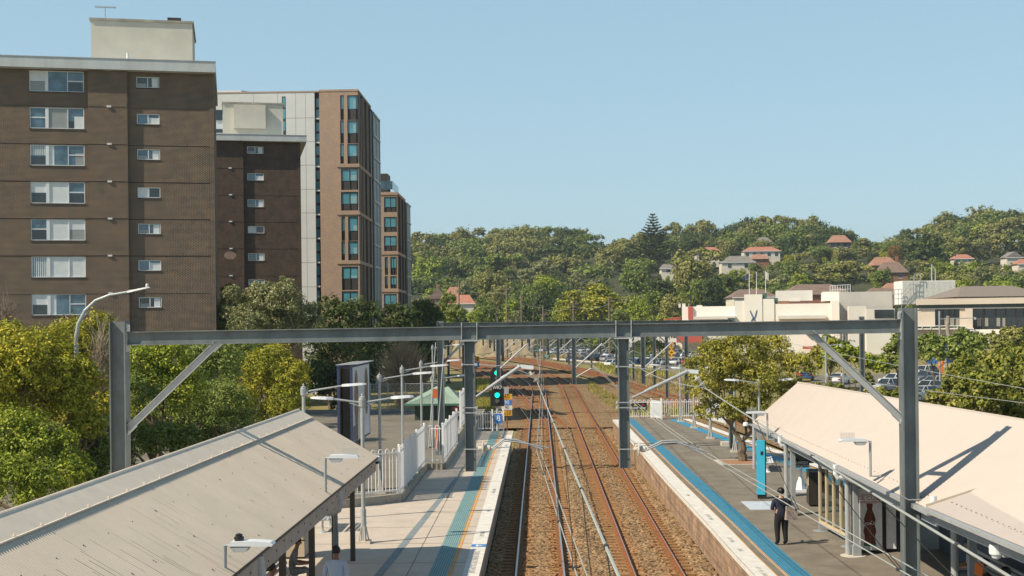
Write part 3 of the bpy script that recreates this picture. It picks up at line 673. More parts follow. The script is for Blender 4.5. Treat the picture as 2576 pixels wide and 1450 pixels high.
for k in range(420):   # dark run-off streaks that start at the screws and at the eave
    y = random.uniform(12, 37.3); d1 = _L - .01; L = random.choice((.12, .2, .25, .35, .35, .9)) * random.uniform(.6, 1.2); w = random.uniform(.006, .016)
    d0 = d1 - L
    if k % 7 == 0: d0, d1 = (lambda q: (q, q + random.uniform(.3, 1.0)))(random.uniform(.6, 1.4))
    y0 = round(y / 0.076) * 0.076 - 0.019
    b.quad((RX_+sx*d0, y0, (RZ_+.005)+sz*d0-.008), (RX_+sx*d1, y0, (RZ_+.005)+sz*d1-.008), (RX_+sx*d1, y0+w, (RZ_+.005)+sz*d1-.008), (RX_+sx*d0, y0+w, (RZ_+.005)+sz*d0-.008))
b.build('rust_streak', mat('dark_runoff_stain', (.16, .13, .10), var=.2), rf, world=True)['kind'] = 'stuff'
b = MB(); b.box(-4.76, -4.72, 8, 37.6, 3.62, 3.97); b.box(-8.9, -4.76, 37.55, 37.6, 3.6, 3.9); b.build('fascia', M['fascia'], t, world=True)
b = MB(); b.box(-4.72, -4.63, 8, 37.6, 3.995, 4.025); b.build('gutter', M['black'], t, world=True)  # black strip painted in for the shadow gap between roof edge and fascia
b = MB()
for k in range(40): b.lathe([(.02, 0), (.02, .012)], 6, (-4.72, 10 + k * .7, 3.79 + .06 * ((k % 3) - 1)), 'x')
b.build('fascia_bolt', M['black'], t, world=True)['kind'] = 'stuff'
for y in (37.3, 34.0, 30.6, 27.1, 23.6, 20.1):
    b = MB(); b.box(-5.43, -5.30, y - .065, y + .065, ZP, 3.75); b.build('column', M['darkcol'], t, world=True)
    b = MB(); b.bar((-5.36, y, 3.7), (-4.8, y, 3.85), .05, .12); b.bar((-5.36, y, 3.7), (-8.0, y, 3.7), .05, .14); b.build('rafter', M['darkcol'], t, world=True)
b = MB(); b.tube([(-5.18, 33.0, 1.1), (-5.18, 33.0, 2.6)], .075, 10); b.tube([(-5.18, 33.0, 2.6), (-5.18, 33.0, 3.7)], .06, 10); b.build('service_pipe', M['steel'], t, world=True)
for y in (30.6, 21.9):
    b = MB(); b.tube([(-4.74, y, 3.93), (-4.70, y, 3.62), (-4.74, y, 3.50), (-4.85, y, 3.44), (-5.2, y, 3.44)], .09, 12); b.build('downpipe', M['steel_lt'], t, world=True)

t2 = thing('platform_awning', 'cream corrugated canopy running along the right hand platform', 'awning', (9.5, 40, ZP))
def r_ridge(y): return (float(np.interp(y, [8, 30.33, 50.5, 53.3], [12.4, 11.11, 9.98, 9.9])), 5.45)
def r_eave(y): return (float(np.interp(y, [15, 30.47, 53.28], [8.17, 8.28, 8.56])), 3.75)
def r_back(y): x, z = r_ridge(y); return (x + 2.2, 3.75)
b = MB(); n = int((52.2 - 16.0) / 0.076 * 4); yy = np.linspace(16.0, 52.2, n + 1); A, B = [], []
for y in yy:
    d = .011 * math.sin(2 * math.pi * y / .076); e = (y - 27) / 25.2
    x0, z0 = r_ridge(26.0 + e * 24.8); x1, z1 = r_eave(y + e * .9); A.append((x0, 26.0 + e * 24.8, z0 + d)); B.append((x1, y + e * .9, z1 + d))
b.strip(A, B); C = [(a[0] + 2.2, a[1], 3.75) for a in A[::40] + [A[-1]]]; b.strip([A[i] for i in range(0, len(A), 40)] + [A[-1]], C)
rf2 = b.build('roof', M['roofcream'], t2, world=True)
b = MB(); b.tube([A[0], A[-1]], .04, 8); b.build('ridge_capping', M['roofcream'], rf2, world=True)
b = MB(); b.quad((8.09, 27.69, 3.86), (8.31, 21.5, 3.86), (10.9, 21.5, 4.70), (10.6, 27.69, 4.70)); 
for k in range(95): pass
rf3 = b.build('low_roof', M['roofcream'], t2, world=True)
b = MB(); b.bar((8.09, 27.69, 3.885), (9.75, 27.69, 4.41), .05, .05); b.build('edge_flashing', mat('tan_flashing', (.42,.37,.30), var=.1), rf3, world=True)
b = MB()
for k in range(20):
    y = 27.3 - k * .3; b.lathe([(.016,0),(.016,.02)], 5, (8.5, y, 3.995)); b.lathe([(.016,0),(.016,.02)], 5, (9.3, y, 4.255))
for y in np.arange(29, 52, .35):
    e = (y - 27) / 25.2; p, q = Vector((*r_ridge(26 + e*24.8), 0)), 0
    x0, z0 = r_ridge(26.0 + e * 24.8); x1, z1 = r_eave(y + e*.9); b.lathe([(.013,0),(.013,.02)], 5, (x1 + (x0-x1)*.09, y + e*.9, z1 + (z0-z1)*.09 + .005))
b.build('roof_screw', mat('tan_screw_head', (.30,.24,.18), var=.1), rf2, world=True)['kind'] = 'stuff'
# gutters, fascias
def rail_along(b, fn, y0, y1, dx, z0, z1, w):
    ys_ = np.linspace(y0, y1, 12)
    for ya, yb in zip(ys_, ys_[1:]):
        xa, xb = fn(ya) + dx, fn(yb) + dx
        b.add([(xa, ya, z0), (xa + w, ya, z0), (xb + w, yb, z0), (xb, yb, z0), (xa, ya, z1), (xa + w, ya, z1), (xb + w, yb, z1), (xb, yb, z1)], [(3,2,1,0),(4,5,6,7),(0,1,5,4),(1,2,6,5),(2,3,7,6),(3,0,4,7)])
ex = lambda y: r_eave(y)[0]
b = MB(); rail_along(b, ex, 27.9, 53.2, -.10, 3.64, 3.735, .12); b.build('gutter', M['gutter'], t2, world=True)
b = MB(); rail_along(b, ex, 27.9, 53.2, .10, 3.40, 3.70, .04); b.build('fascia', M['fasciagrey'], t2, world=True)
ex3 = lambda y: float(np.interp(y, [21.5, 27.69], [8.31, 8.09]))
b = MB(); rail_along(b, ex3, 21.5, 27.72, -.10, 3.77, 3.85, .12); b.build('gutter', M['gutter'], t2, world=True)
b = MB(); rail_along(b, ex3, 21.5, 27.5, .12, 3.53, 3.70, .12); b.build('fascia', M['fasciagrey'], t2, world=True)
for px, py, pair in ((1989, 1297, 1), (2146, 1398, 1), (1905, 1180, 1)):
    p = gr(px, py, ZP)
    if pair:
        b = MB(); b.tube([(p.x - .12, p.y + .1, ZP), (p.x - .12, p.y + .1, 3.6)], .075, 12); b.build('downpipe', M['gutter'], t2, world=True)
    b = MB(); b.box(p.x + .02, p.x + .17, p.y - .08, p.y + .08, ZP, 3.55); b.box(p.x - .02, p.x + .21, p.y - .12, p.y + .12, ZP, ZP + .3); b.build('column', M['fasciagrey'], t2, world=True)
    if py > 1320: b = MB(); b.lathe([(.36, 0), (.36, .012)], 18, (p.x, p.y, ZP)); b.build('footing_pad', M['paleconc'], t2, world=True)
for px, Y in ((2402, 31.5), (2446, 30.8)):
    p = at(px, 1450, Y); b = MB(); (b.tube([(p.x, Y, ZP), (p.x, Y, 3.55)], .09, 12) if px < 2420 else b.box(p.x - .09, p.x + .09, Y - .08, Y + .08, ZP, 3.6)); b.build('column', M['gutter'] if px < 2420 else M['fasciagrey'], t2, world=True)
for y in (24.0, 33.5, 41.0, 48.0):
    b = MB(); b.box(ex(y) + .15, r_back(y)[0], y - .04, y + .04, 3.45, 3.6); b.build('rafter', M['fasciagrey'], t2, world=True)
for p in (at(2348, 1262, 28.2), at(2102, 1180, 37.0), at(1962, 1103, 45.8)):
    b = MB(); b.tube([p + Vector((0,0,.12)), p + Vector((0,0,-.14)), p + Vector((.06,0,-.24)), p + Vector((.25,0,-.26))], .075, 12); b.build('downpipe_elbow', M['lampwhite'], t2, world=True)
# small cone of shade stubs: bird of roof vents
for k, p in enumerate(((2072, 1102, 40.5), (2062, 1106, 40.5))):
    pass

# ------------------------------------------------------------------ lamps
def head_shape(b, c, d, L=0.72, w=0.24, t=0.09):
    """flattened leaf-shaped luminaire starting at c and pointing along d"""
    d = Vector(d).normalized(); s = d.cross(Vector((0,0,1))).normalized(); u = s.cross(d)
    st = [(0, .05, .05), (.18, .09, .06), (.3, w/2, t/2), (.62, w/2, t/2), (.85, w*.42, t*.42), (1.0, w*.2, t*.2)]
    vs = []; c = Vector(c)
    for q, hw, hh in st: p = c + d * (q * L); vs += [p - s*hw - u*hh*.5, p + s*hw - u*hh*.5, p + s*hw*.8 + u*hh, p - s*hw*.8 + u*hh]
    n = len(st); fs = [(i*4+j, i*4+(j+1)%4, (i+1)*4+(j+1)%4, (i+1)*4+j) for i in range(n-1) for j in range(4)] + [(3,2,1,0), tuple((n-1)*4+j for j in range(4))]
    b.add(vs, fs)
def street_lamp(label, base, ztop, arms, group=None, r=0.06, foot=True, name='lamp_post'):
    """arms: list of horizontal vectors; the arm rises a little towards its head."""
    base = Vector(base); t = thing(name, label, 'lamp post', base, 0, group); h = ztop - base.z
    b = MB(); b.tube([(0,0,0), (0,0,1.05)], r * 1.45, 10); b.tube([(0,0,1.05), (0,0,h - .12)], r, 10); b.build('pole', M['pole'], t)
    b = MB(); b.lathe([(r, h-.34), (r*1.7, h-.30), (r*1.9, h-.08), (r*1.5, h-.06), (r*1.6, h-.02), (r*.5, h+.02), (r*.5, h+.07), (.01, h+.1)], 12); b.build('finial_cap', M['insul'] if False else M['pole'], t)
    if foot:
        b = MB(); b.box(-.22, .22, -.2, .2, 0, .09); 
        for a in range(4):
            ca, sa = math.cos(a*math.pi/2 + .4), math.sin(a*math.pi/2 + .4); b.bar((ca*.16, sa*.16, .1), (ca*.07, sa*.07, .55), .03, .08)
        b.build('base_flange', M['paleconc'], t)
    for a in arms:
        v = Vector((a[0], a[1], 0)); L = v.length; d = v.normalized(); z0 = h - .18; A = Vector((0,0,z0)); B = Vector((v.x*.62, v.y*.62, z0 + L*.085))
        b = MB(); b.tube([A + d*.05, B], .03, 8); b.bar(A + d*.05 + Vector((0,0,-.12)), A + d*.4, .012, .03); ar = b.build('arm', M['pole'], t)
        b = MB(); head_shape(b, B, Vector((v.x, v.y, L*.06)), max(.7, L*.40), .25, .11); b.build('lamp_head', M['lampwhite'], ar)
    return t
lamp_l = 'lamp posts beside the left platform'
street_lamp('twin armed lamp post standing on the concrete platform beside the canopy', (*gr(915, 1367, ZP)[:2], ZP), 5.62, [(1.42, .1), (-1.42, -.1)], lamp_l)
street_lamp('single arm lamp post half hidden behind the grey canopy ridge', (-8.1, 44.9, .93), 5.75, [(2.1, .2)], lamp_l)
for (px, py, Y, nm) in ((954, 946, 53.8, 'nearest'), (1011, 926, 63.5, 'middle'), (1059, 912, 73.5, 'farthest')):
    p = at(px, py, Y); street_lamp('%s of the three single arm lamp posts on the asphalt beyond the white fence' % nm, (p.x, Y, .93), p.z + .05, [(2.2, .25)], lamp_l)
p = at(1115, 876, 118); street_lamp('distant single arm lamp post right beside the second gantry mast', (p.x, 106, .93), 6.2, [(2.6, .3)], lamp_l)
p = at(1087, 948, 74); street_lamp('lamp post with an orange box between the stay wires', (p.x, 74, .93), p.z, [(2.3, .25)], lamp_l)
lamp_r = 'lamp posts on the right platform'
for (px, py, Y, top, arms, lab) in ((1712, 1061, None, 4.95, [(1.0, 0), (-2.1, -.2)], 'twin armed lamp post in front of the far white fence of the right platform'),
                                   (1746, 1077, None, 5.0, [(1.2, 0), (-1.2, 0)], 'lamp post with a white foot left of the platform tree'),
                                   (1787, 1104, None, 5.0, [(1.2, 0), (-1.2, 0)], 'lamp post on a pale pad half behind the platform tree crown'),
                                   (1849, 1138, None, 5.1, [(1.2, 0), (-1.2, 0)], 'lamp post beside the dark mast and platform tree trunk'),):
    q = gr(px, py, ZP); street_lamp(lab, (q.x, q.y, ZP), top, arms, lamp_r)
q = at(1909, 957, 62); street_lamp('twin armed lamp post rising behind the tip of the cream canopy', (q.x, 62, ZP), q.z + .05, [(1.5, .0), (-1.5, .0)], lamp_r)
def eave_lamp(label, p, up, side, spikes=False, cell=False):
    t = thing('eave_lamp', label, 'lamp', p, 0, 'bracket lamps on the canopy edges'); b = MB(); s = side
    b.tube([(-s*.25,0,0), (0,0,0), (0,0,up), (s*.12,0,up)], .035, 8); b.build('bracket', M['pole'], t)
    b = MB(); b.prism([(s*.1,-.02+up),(s*.16,-.09+up),(s*.34,-.09+up),(s*.40,-.01+up)], -.11, .11, 'y'); b.build('gear_tray', M['gutter'], t)
    b = MB(); pts = [(s*.08, .0), (s*.12, .07), (s*.45, .075), (s*.72, .055), (s*.76, .02), (s*.74, -.005)]; b.prism([(x, z + up) for x, z in pts], -.12, .12, 'y'); h = b.build('lamp_head', M['lampwhite'], t)
    if spikes:
        b = MB()
        for k in range(9): b.bar((s*(.40 + k*.04), -.05, up + .06), (s*(.40 + k*.04) , -.07, up + .22), .006, .006); b.bar((s*(.40+k*.04), .05, up+.06), (s*(.40+k*.04), .07, up+.22), .006, .006)
        b.build('bird_spikes', M['gutter'], h)
    if cell: b = MB(); b.lathe([(.07,0),(.08,.05),(.05,.07),(.06,.09),(.02,.11)], 12, (s*.22,0,up+.07)); b.build('light_sensor', M['black'], h)
    return t
p = at(819, 1250, 29.0); eave_lamp('bracket lamp with bird spikes over the end of the grey canopy', p, .86, 1, True)
p = at(566, 1450, 19.8); eave_lamp('bracket lamp with black light sensor at the bottom edge of the grey canopy', p, .47, 1, False, True)
p = at(1931, 1106, 47.5); eave_lamp('bracket lamp at the far end of the cream canopy', p, .95, -1, True)
p = at(2190, 1198, 32.5); eave_lamp('bracket lamp on the cream canopy left of the big mast', p, .86, -1, True)
def dome_camera(label, p, side):
    t = thing('dome_camera', label, 'security camera', p); b = MB(); b.tube([(-side*.22,0,.05), (0,0,.05)], .02, 8); b.bar((-side*.25,0,-.03), (-side*.25,0,.12), .05, .06); b.build('bracket', M['black'], t)
    b = MB(); b.lathe([(.03,.10),(.10,.07),(.115,0),(.11,-.06)], 14); b.build('housing', M['lampwhite'], t); b = MB(); b.lathe([(.085,-.06),(.075,-.11),(.04,-.14),(.005,-.15)], 14); b.build('dome', M['black'], t); return t
dome_camera('white dome camera on the end of the grey canopy fascia', at(948, 1155, 37.6), 1)
dome_camera('white dome camera at the far tip of the cream canopy', at(1876, 1068, 52.6), -1)
# big bracket camera under the cream canopy at lower right
t = thing('dome_camera', 'large white bracket camera under the cream canopy at the bottom right', 'security camera', at(2520, 1385, 24.2)); b = MB()
b.bar((.35, .1, .10), (.0, .0, .06), .12, .14); b.box(.3, .42, -.1, .12, -.12, .2); b.tube([(.4,0,.18),(.2,-.05,.2),(.05,-.08,.12),(.0,-.09,.0)], .018, 6); b.build('bracket', M['lampwhite'], t)
b = MB(); b.lathe([(.02,.12),(.11,.11),(.13,.07),(.125,-.06),(.10,-.09)], 16, (-.1,0,0)); b.build('housing', M['white'], t); b = MB(); b.lathe([(.09,-.09),(.08,-.13),(.03,-.16)], 14, (-.1,0,0)); b.build('dome', M['lampwhite'], t)

# ------------------------------------------------------------------ white fences with kerb walls
def loop_panel(b, p, q, z0, z1, n, r=0.016, loops=True, flat=False):
    p, q = Vector((*p[:2], 0)), Vector((*q[:2], 0)); d = q - p
    for zz in ((z0 + .10), (z1 - .16)): b.bar(p + Vector((0,0,zz)), q + Vector((0,0,zz)), .045, .045)
    if not loops:
        for k in range(n):
            c = p + d * ((k + .5) / n); b.bar(c + Vector((0,0,z0)), c + Vector((0,0,z1)), .05, .05); 
        return
    for k in range(n):
        a, c = p + d * ((k + .22) / n), p + d * ((k + .78) / n); m = (a + c) / 2; rad = (c - a).length / 2; du = (c - a).normalized()
        pts = [a + Vector((0,0,z0))] + [m + du * (-rad * math.cos(th)) + Vector((0,0,z1 - rad + rad * math.sin(th))) for th in np.linspace(0, math.pi, 6)] + [c + Vector((0,0,z0))]
        b.tube(pts, r, 6)
def fence(label, runs, zb, h, posts, kerb=0.28, group=None, spacing=.3, name='platform_fence'):
    t = thing(name, label, 'fence', (runs[0][0][0], runs[0][0][1], zb), 0, group)
    for (p, q, loops) in runs:
        L = math.hypot(q[0]-p[0], q[1]-p[1]); n = max(2, int(L / spacing)) if loops else max(3, int(L / .115))
        b = MB(); loop_panel(b, p, q, zb + .06, zb + h, n, loops=loops); b.build('panel', M['white'], t, world=True)
    for p in posts:
        b = MB(); b.box(p[0]-.05, p[0]+.05, p[1]-.05, p[1]+.05, zb, zb + h + .06); b.lathe([(.06,0),(.06,.03),(.02,.06)], 8, (p[0], p[1], zb + h + .06)); b.build('post', M['white'], t, world=True)
    return t
def kerb(label, pts, z0, z1, w=.3):
    b = MB()
    for p, q in zip(pts, pts[1:]): b.bar((p[0], p[1], (z0+z1)/2), (q[0], q[1], (z0+z1)/2), w, z1 - z0)
    return tag(b.build('kerb_wall', M['concrete2']), label, 'low wall')
zk = ZP + .28
kerb('low concrete kerb wall under the first white fence panels behind the platform', [(-12, 46.75), (-7.85, 47.95), (-5.38, 49.95), (-5.38, 61.0), (-4.52, 61.0)], .9, zk)
fence('loop topped white fence in a gentle angle behind the canopy columns', [((-12, 46.75), (-7.85, 47.95), True), ((-7.85, 47.95), (-5.42, 49.93), True)], zk, 1.75, [(-12,46.75), (-7.85, 47.95)], spacing=.29)
fence('tall white picket fence running away along the platform behind the slatted seat', [((-5.38, 50.0), (-5.38, 54.6), False), ((-5.38, 54.7), (-5.38, 60.9), False)], zk, 1.78, [(-5.38, 49.98), (-5.38, 52.4), (-5.38, 54.65), (-5.38, 57.2), (-5.38, 60.9)])
fence('short loop topped white gate panel in the step of the platform wall', [((-5.28, 61.0), (-4.6, 61.0), True)], zk, 1.78, [(-4.52, 61.0)], spacing=.33)
kerb('second low concrete kerb wall beyond the gate panel', [(-4.52, 61.1), (-4.52, 71.5)], .9, zk)
fence('farther white picket fence between the gate panel and the green roofed hut', [((-4.52, 61.05), (-4.52, 66.0), False), ((-4.52, 66.05), (-4.52, 71.4), False)], zk, 1.78, [(-4.52, 63.5), (-4.52, 66.0), (-4.52, 68.7), (-4.52, 71.4)])
fence('low white loop topped fence closing off the end of the left platform', [((-4.9, 83.2), (-3.05, 83.2), True), ((-2.95, 83.2), (-2.35, 83.2), True)], ZP, 1.25, [(-3.0, 83.2), (-2.3, 83.2)], spacing=.28)
b = MB(); b.box(-4.7, -4.4, 71.5, 83.1, .9, 1.9); tag(b.build('retaining_wall', M['concrete2']), 'grey retaining wall beside the narrow end of the left platform', 'wall')
fence('taller white fence in front of the green roofed hut', [((-4.6, 76), (-4.6, 83), False)], 1.9, 2.0, [(-4.6, 76), (-4.6, 79.5), (-4.6, 83)])
A, B = gr(1585, 1057, ZP), gr(1652, 1057, ZP); fence('white loop topped fence closing the far end of the right platform', [((6.0, 93.0), (7.9, 93.0), True), ((8.6, 93.0), (11.4, 93.0), True)], ZP, 1.3, [(7.9, 93), (8.6, 93), (11.4, 93)], spacing=.3)
fence('white folded gate turned edge on in the far fence of the right platform', [((7.95, 92.95), (8.5, 91.6), False)], ZP, 1.3, [(8.5, 91.6)])
fence('white picket fence returning beside the platform tree', [((11.4, 93.0), (12.2, 86.5), False)], ZP, 1.3, [(11.8, 89.8), (12.2, 86.5)])
for px, lab, c in ((1598, 'small black and yellow warning sign on the far right fence', (.55,.33,.03)), (1617, 'small dark red warning sign on the far right fence', (.25,.03,.03)), (1147, 'small black warning sign on the left end fence', (.5,.05,.04)),):
    q = at(px, 1022 if px > 1300 else 1032, 92.9 if px > 1300 else 83.1); t = thing('warning_sign', lab, 'sign', q); b = MB(); b.box(-.28,.28,-.01,.01,-.24,.24); b.build('plate', M['black'], t)
    b = MB(); b.prism([(-.14,.0),(.14,.0),(0,.2)], -.018, -.011, 'y') if 'yellow' in lab else b.lathe([(.1,-.018),(.1,-.011)], 12, (0,0,.08), 'y'); b.build('symbol', mat('sign_symbol', c, var=0), t)
    b = MB(); b.box(-.2,.2,-.016,-.011,-.12,-.09); b.box(-.2,.2,-.016,-.011,-.18,-.15); b.build('text_bar', M['white'], t)

# ------------------------------------------------------------------ signal and speed boards
Mgreen = mat('green_signal_lens', (0.0, .5, .35), var=0, emit=((0.0, 0.95, 0.62), 1.05))
S = gr(1252, 1068, 0.0); SY = 88.0; S = at(1252, 1075, SY)
t = thing('railway_signal', 'two headed railway signal showing two green lights by the end of the left platform', 'signal', (S.x, SY, 0))
zz = lambda py: at(1252, py, SY).z
b = MB(); b.tube([(S.x, SY, -.2), (S.x, SY, zz(938))], .11, 10); b.build('post', M['gutter'], t, world=True)
for n, (py, h0, h1) in enumerate(((938, 926, 968), (993, 980, 1022))):
    z0, z1 = zz(h1), zz(h0); hw = .46; b = MB(); zc = z1 - .42
    outline = [(-hw, z0), (hw, z0)] + [(hw * math.cos(a), zc + .5 * math.sin(a)) for a in np.linspace(0, math.pi, 9)]
    b.prism([(S.x + x, z) for x, z in outline], SY - .16, SY - .10, 'y'); b.box(S.x - .22, S.x + .22, SY - .1, SY + .15, z0 + .05, z1 - .1); hd = b.build('signal_head', M['black'], t, world=True)
    zl = zz(py if n == 0 else 994)
    b = MB(); b.lathe([(.17, -.26), (.17, -.17)], 18, (S.x, SY, zl), 'y'); b.build('green_lens', Mgreen, hd, world=True)
    for dz in (-.42, -.8):
        if zl + dz > z0 + .1: b = MB(); b.tube([(S.x + .16*math.cos(a), SY - .28, zl + dz + .16*math.sin(a)) for a in np.linspace(.2, math.pi - .2, 7)], .018, 6); b.lathe([(.13,-.18),(.13,-.165)], 14, (S.x, SY, zl+dz), 'y'); b.build('lamp_hood', mat('grey_hood', (.10,.10,.10), var=.1), hd, world=True)
z = zz(975); b = MB(); b.box(S.x - .36, S.x + .36, SY - .2, SY - .17, z - .15, z + .15); pl_ = b.build('name_plate', M['black'], t, world=True)
b = MB(); lettering(b, 'WR7', (S.x, SY - .206, z), (1,0,0), (0,0,1), .30); b.build('lettering', M['white'], pl_, world=True)
b = MB()
for s in (-.2, 0, .2): b.box(S.x + s - .06, S.x + s + .06, SY - .15, SY + .1, zz(972) + .02, zz(966) + .28)
b.build('ladder_bracket', M['lampwhite'], t, world=True)
b = MB(); b.box(S.x - .34, S.x + .34, SY - .2, SY + .2, zz(1062), zz(1046)); b.build('equipment_box', M['black'], t, world=True)
Yb = 93.0; Q = at(1276, 1085, Yb)
t = thing('speed_board', 'stack of four yellow, blue and white speed boards reading 60, 90, 90 and x50', 'speed sign', (Q.x, Yb, -.1))
b = MB(); b.tube([(Q.x, Yb, -.2), (Q.x, Yb, at(1276, 985, Yb).z)], .045, 8); b.build('post', M['rust'], t, world=True)
Msy = mat('sign_yellow', (.72, .36, .02), var=.04); Msb = mat('sign_blue', (.05, .20, .56), var=.04); Msw = mat('sign_white', (.68, .68, .66), var=.04)
for (py0, py1, s, mm, tx, shape) in ((991, 1005, '60', Msy, M['black'], 0), (1006.5, 1019, '90', Msb, M['white'], 0), (1020.5, 1031.5, '90', Msw, M['black'], 0), (1033, 1046, 'x50', Msy, M['black'], 1)):
    za, zb_ = at(1276, py1, Yb).z, at(1276, py0, Yb).z; hw = .38 if not s == 'x50' else .36; b = MB(); zc = (za + zb_) / 2
    if shape: b.prism([(Q.x - .5, zc), (Q.x - .34, za + .02), (Q.x - .34, za), (Q.x + hw, za), (Q.x + hw, zb_), (Q.x - .34, zb_), (Q.x - .34, zb_ - .02)], Yb - .07, Yb - .05, 'y')
    else: b.box(Q.x - hw, Q.x + hw, Yb - .07, Yb - .05, za, zb_)
    o = b.build('board', mm, t, world=True); b = MB(); lettering(b, s, (Q.x + (.03 if shape else 0), Yb - .075, zc), (1,0,0), (0,0,1), (zb_ - za) * 1.12, .85); b.build('numerals', tx, o, world=True)
b = MB(); q0 = at(1274, 983, Yb); b.box(q0.x - .16, q0.x + .16, Yb - .1, Yb + .1, q0.z - .25, q0.z + .25); b.build('marker_box', M['gutter'], t, world=True)
q = at(1254, 1053, 83.0); t = thing('number_sign', 'blue platform end sign with a white 8 on the left end fence', 'sign', q); b = MB(); b.box(-.22, .22, -.09, -.07, -.31, .31); o = b.build('plate', Msb, t); b = MB(); lettering(b, '8', (0, -.096, 0), (1,0,0), (0,0,1), .52); b.build('numeral', M['white'], o)
Yf = 150; q = at(1197, 911, Yf); t = thing('speed_board', 'small distant pair of yellow 60 and blue 75 speed boards by the far tracks', 'speed sign', (q.x, Yf, -.2)); b = MB(); b.tube([(q.x, Yf, -.3), (q.x, Yf, q.z + .7)], .05, 6); b.build('post', M['black'], t, world=True)
for dz, s, mm, tx in ((.35, '60', Msy, M['black']), (-.3, '75', Msb, M['white'])):
    b = MB(); b.box(q.x - .42, q.x + .42, Yf - .08, Yf - .06, q.z + dz - .3, q.z + dz + .3); o = b.build('board', mm, t, world=True); b = MB(); lettering(b, s, (q.x, Yf - .09, q.z + dz), (1,0,0), (0,0,1), .55); b.build('numerals', tx, o, world=True)

# ------------------------------------------------------------------ furniture on the right platform
p = gr(1915, 1254, ZP); t = thing('help_point', 'bright blue slab help point pillar standing on the right platform', 'help point', p, R(-12))
Mtot = mat('bright_blue_panel', (.05, .42, .62), rough=.4, var=.04)
b = MB(); b.box(-.16, .16, -.16, .16, .16, 2.2); b.build('pillar', Mtot, t); b = MB(); b.box(-.13, .20, -.12, .18, 0, .16); b.box(.16,.19,-.14,.17,.16,2.18); b.build('plinth', M['black'], t); b = MB(); b.box(.0, .10, -.168, -.161, 1.66, 1.80); b.build('button_panel', M['black'], t)
def bench(label, p, rz, n=5, L=1.8, m=None, group=None):
    t = thing('slatted_bench', label, 'bench', p, rz, group); m = m or M['gutter']
    b = MB()
    prof = [(-.02,.42),(.10,.44),(.2,.435),(.3,.43),(.4,.45)]
    for x, z in prof: b.box(x - .035, x + .035, -L/2, L/2, z - .015, z + .015)
    b.build('seat', m, t); b = MB()
    for x, z in ((-.07,.56),(-.11,.66),(-.15,.76),(-.19,.86)): b.box(x - .015, x + .015, -L/2, L/2, z - .035, z + .035)
    b.build('backrest', m, t)
    for y in (-L/2 + .2, L/2 - .2):
        b = MB(); b.tube([(.16, y, 0), (.16, y, .4)], .035, 8); b.tube([(.42,y,.43),(.0,y,.40),(-.06,y,.5),(-.2,y,.9)], .025, 8); b.lathe([(.16,0),(.14,.02),(.05,.06)], 12, (.16,y,0)); b.build('leg', m, t)
    return t
q = gr(1042, 1205, ZP); bench('grey slatted platform seat against the tall white picket fence', (q.x - .35, q.y + .9, ZP), 0, L=2.2)
q = gr(1985, 1190, ZP); bench('silver wire bench beside the platform tree and blue pillar', (q.x - .9, q.y + 1.5, ZP), R(-8), L=2.6, m=M['lampwhite'])
q = gr(795, 1345, ZP); bench('grey slatted seat seen behind the canopy columns in the sun', (q.x + .3, q.y + 1.2, ZP), R(180), L=1.9)
# steel cabinet under the left canopy
q = gr(757, 1405, ZP); t = thing('ticket_machine', 'beige steel cabinet standing under the grey canopy', 'cabinet', (q.x - .2, q.y + .3, ZP), 0); b = MB(); b.box(-.32, .32, -.4, .4, .06, 1.75); b.box(-.36, .36, -.44, .44, 1.75, 1.8); b.build('body', mat('beige_steel', (.42, .35, .25), rough=.5, var=.08), t); b = MB(); b.box(-.3,.3,-.38,.38,0,.06); b.build('plinth', M['black'], t); b = MB(); b.box(.32,.33,-.3,.3,.3,1.6); b.build('door_panel', mat('cream_panel', (.5,.44,.35), var=.05), t)
# guard's indicator
q = gr(2015, 1237, ZP); t = thing('guard_indicator', 'black hooded indicator lamp lettered for guards on a grey post', 'indicator', (q.x, q.y, ZP)); b = MB(); b.box(-.28, .28, -.28, .28, 0, .1); b.lathe([(.2,.1),(.16,.35),(.075,.6)], 4); b.tube([(0,0,.3),(0,0,.98)], .06, 8); b.build('post', M['lampwhite'], t)
b = MB(); b.prism([(-.34,.95),(.34,.95),(.34,1.6),(.2,1.8),(-.2,1.8),(-.34,1.6)], -.02, .02, 'y'); hd = b.build('backboard', M['black'], t); b = MB(); b.lathe([(.2,-.3),(.2,-.02)], 14, (0,0,1.45), 'y'); b.build('hood', mat('dark_grey_hood', (.06,.06,.06), var=.1), hd); b = MB(); lettering(b, 'GUARDS', (0,-.026,1.14), (1,0,0), (0,0,1), .15); lettering(b, 'INDICATOR', (0,-.026,1.01), (1,0,0), (0,0,1), .13); b.build('lettering', M['white'], hd)
b = MB(); b.box(-.1, .55, .15, .5, 1.1, 1.7); b.build('rear_box', M['black'], t)
# twin bin
q = gr(2037, 1278, ZP); t = thing('litter_bin', 'tall black twin litter bin left of the glass screen', 'bin', (q.x + .36, q.y + .3, ZP), R(-4)); t.scale = (.72, .72, 1.0); b = MB(); b.box(-.42, .42, -.02, .02, .06, 1.25); b.box(-.42, .42, .9, .94, .06, 1.25); b.box(-.44, -.40, -.02, .94, .06, 1.25); b.box(.40, .44, -.02, .94, .06, 1.25); b.box(-.4,.4,0,.92,.9,.95); b.build('body', mat('black_bin_panel', (.035,.03,.026), rough=.35, var=.2), t)
b = MB(); b.bar((-.42,0,1.27),(-.42,.92,1.27),.06,.05); b.bar((.42,0,1.27),(.42,.92,1.27),.06,.05); b.bar((-.42,0,1.27),(.42,0,1.27),.06,.05); b.bar((-.42,.46,1.27),(.42,.46,1.27),.06,.05); b.bar((-.42,.92,1.27),(.42,.92,1.27),.06,.05); b.build('rim', mat('blue_grey_rim', (.13,.18,.22), var=.05), t)
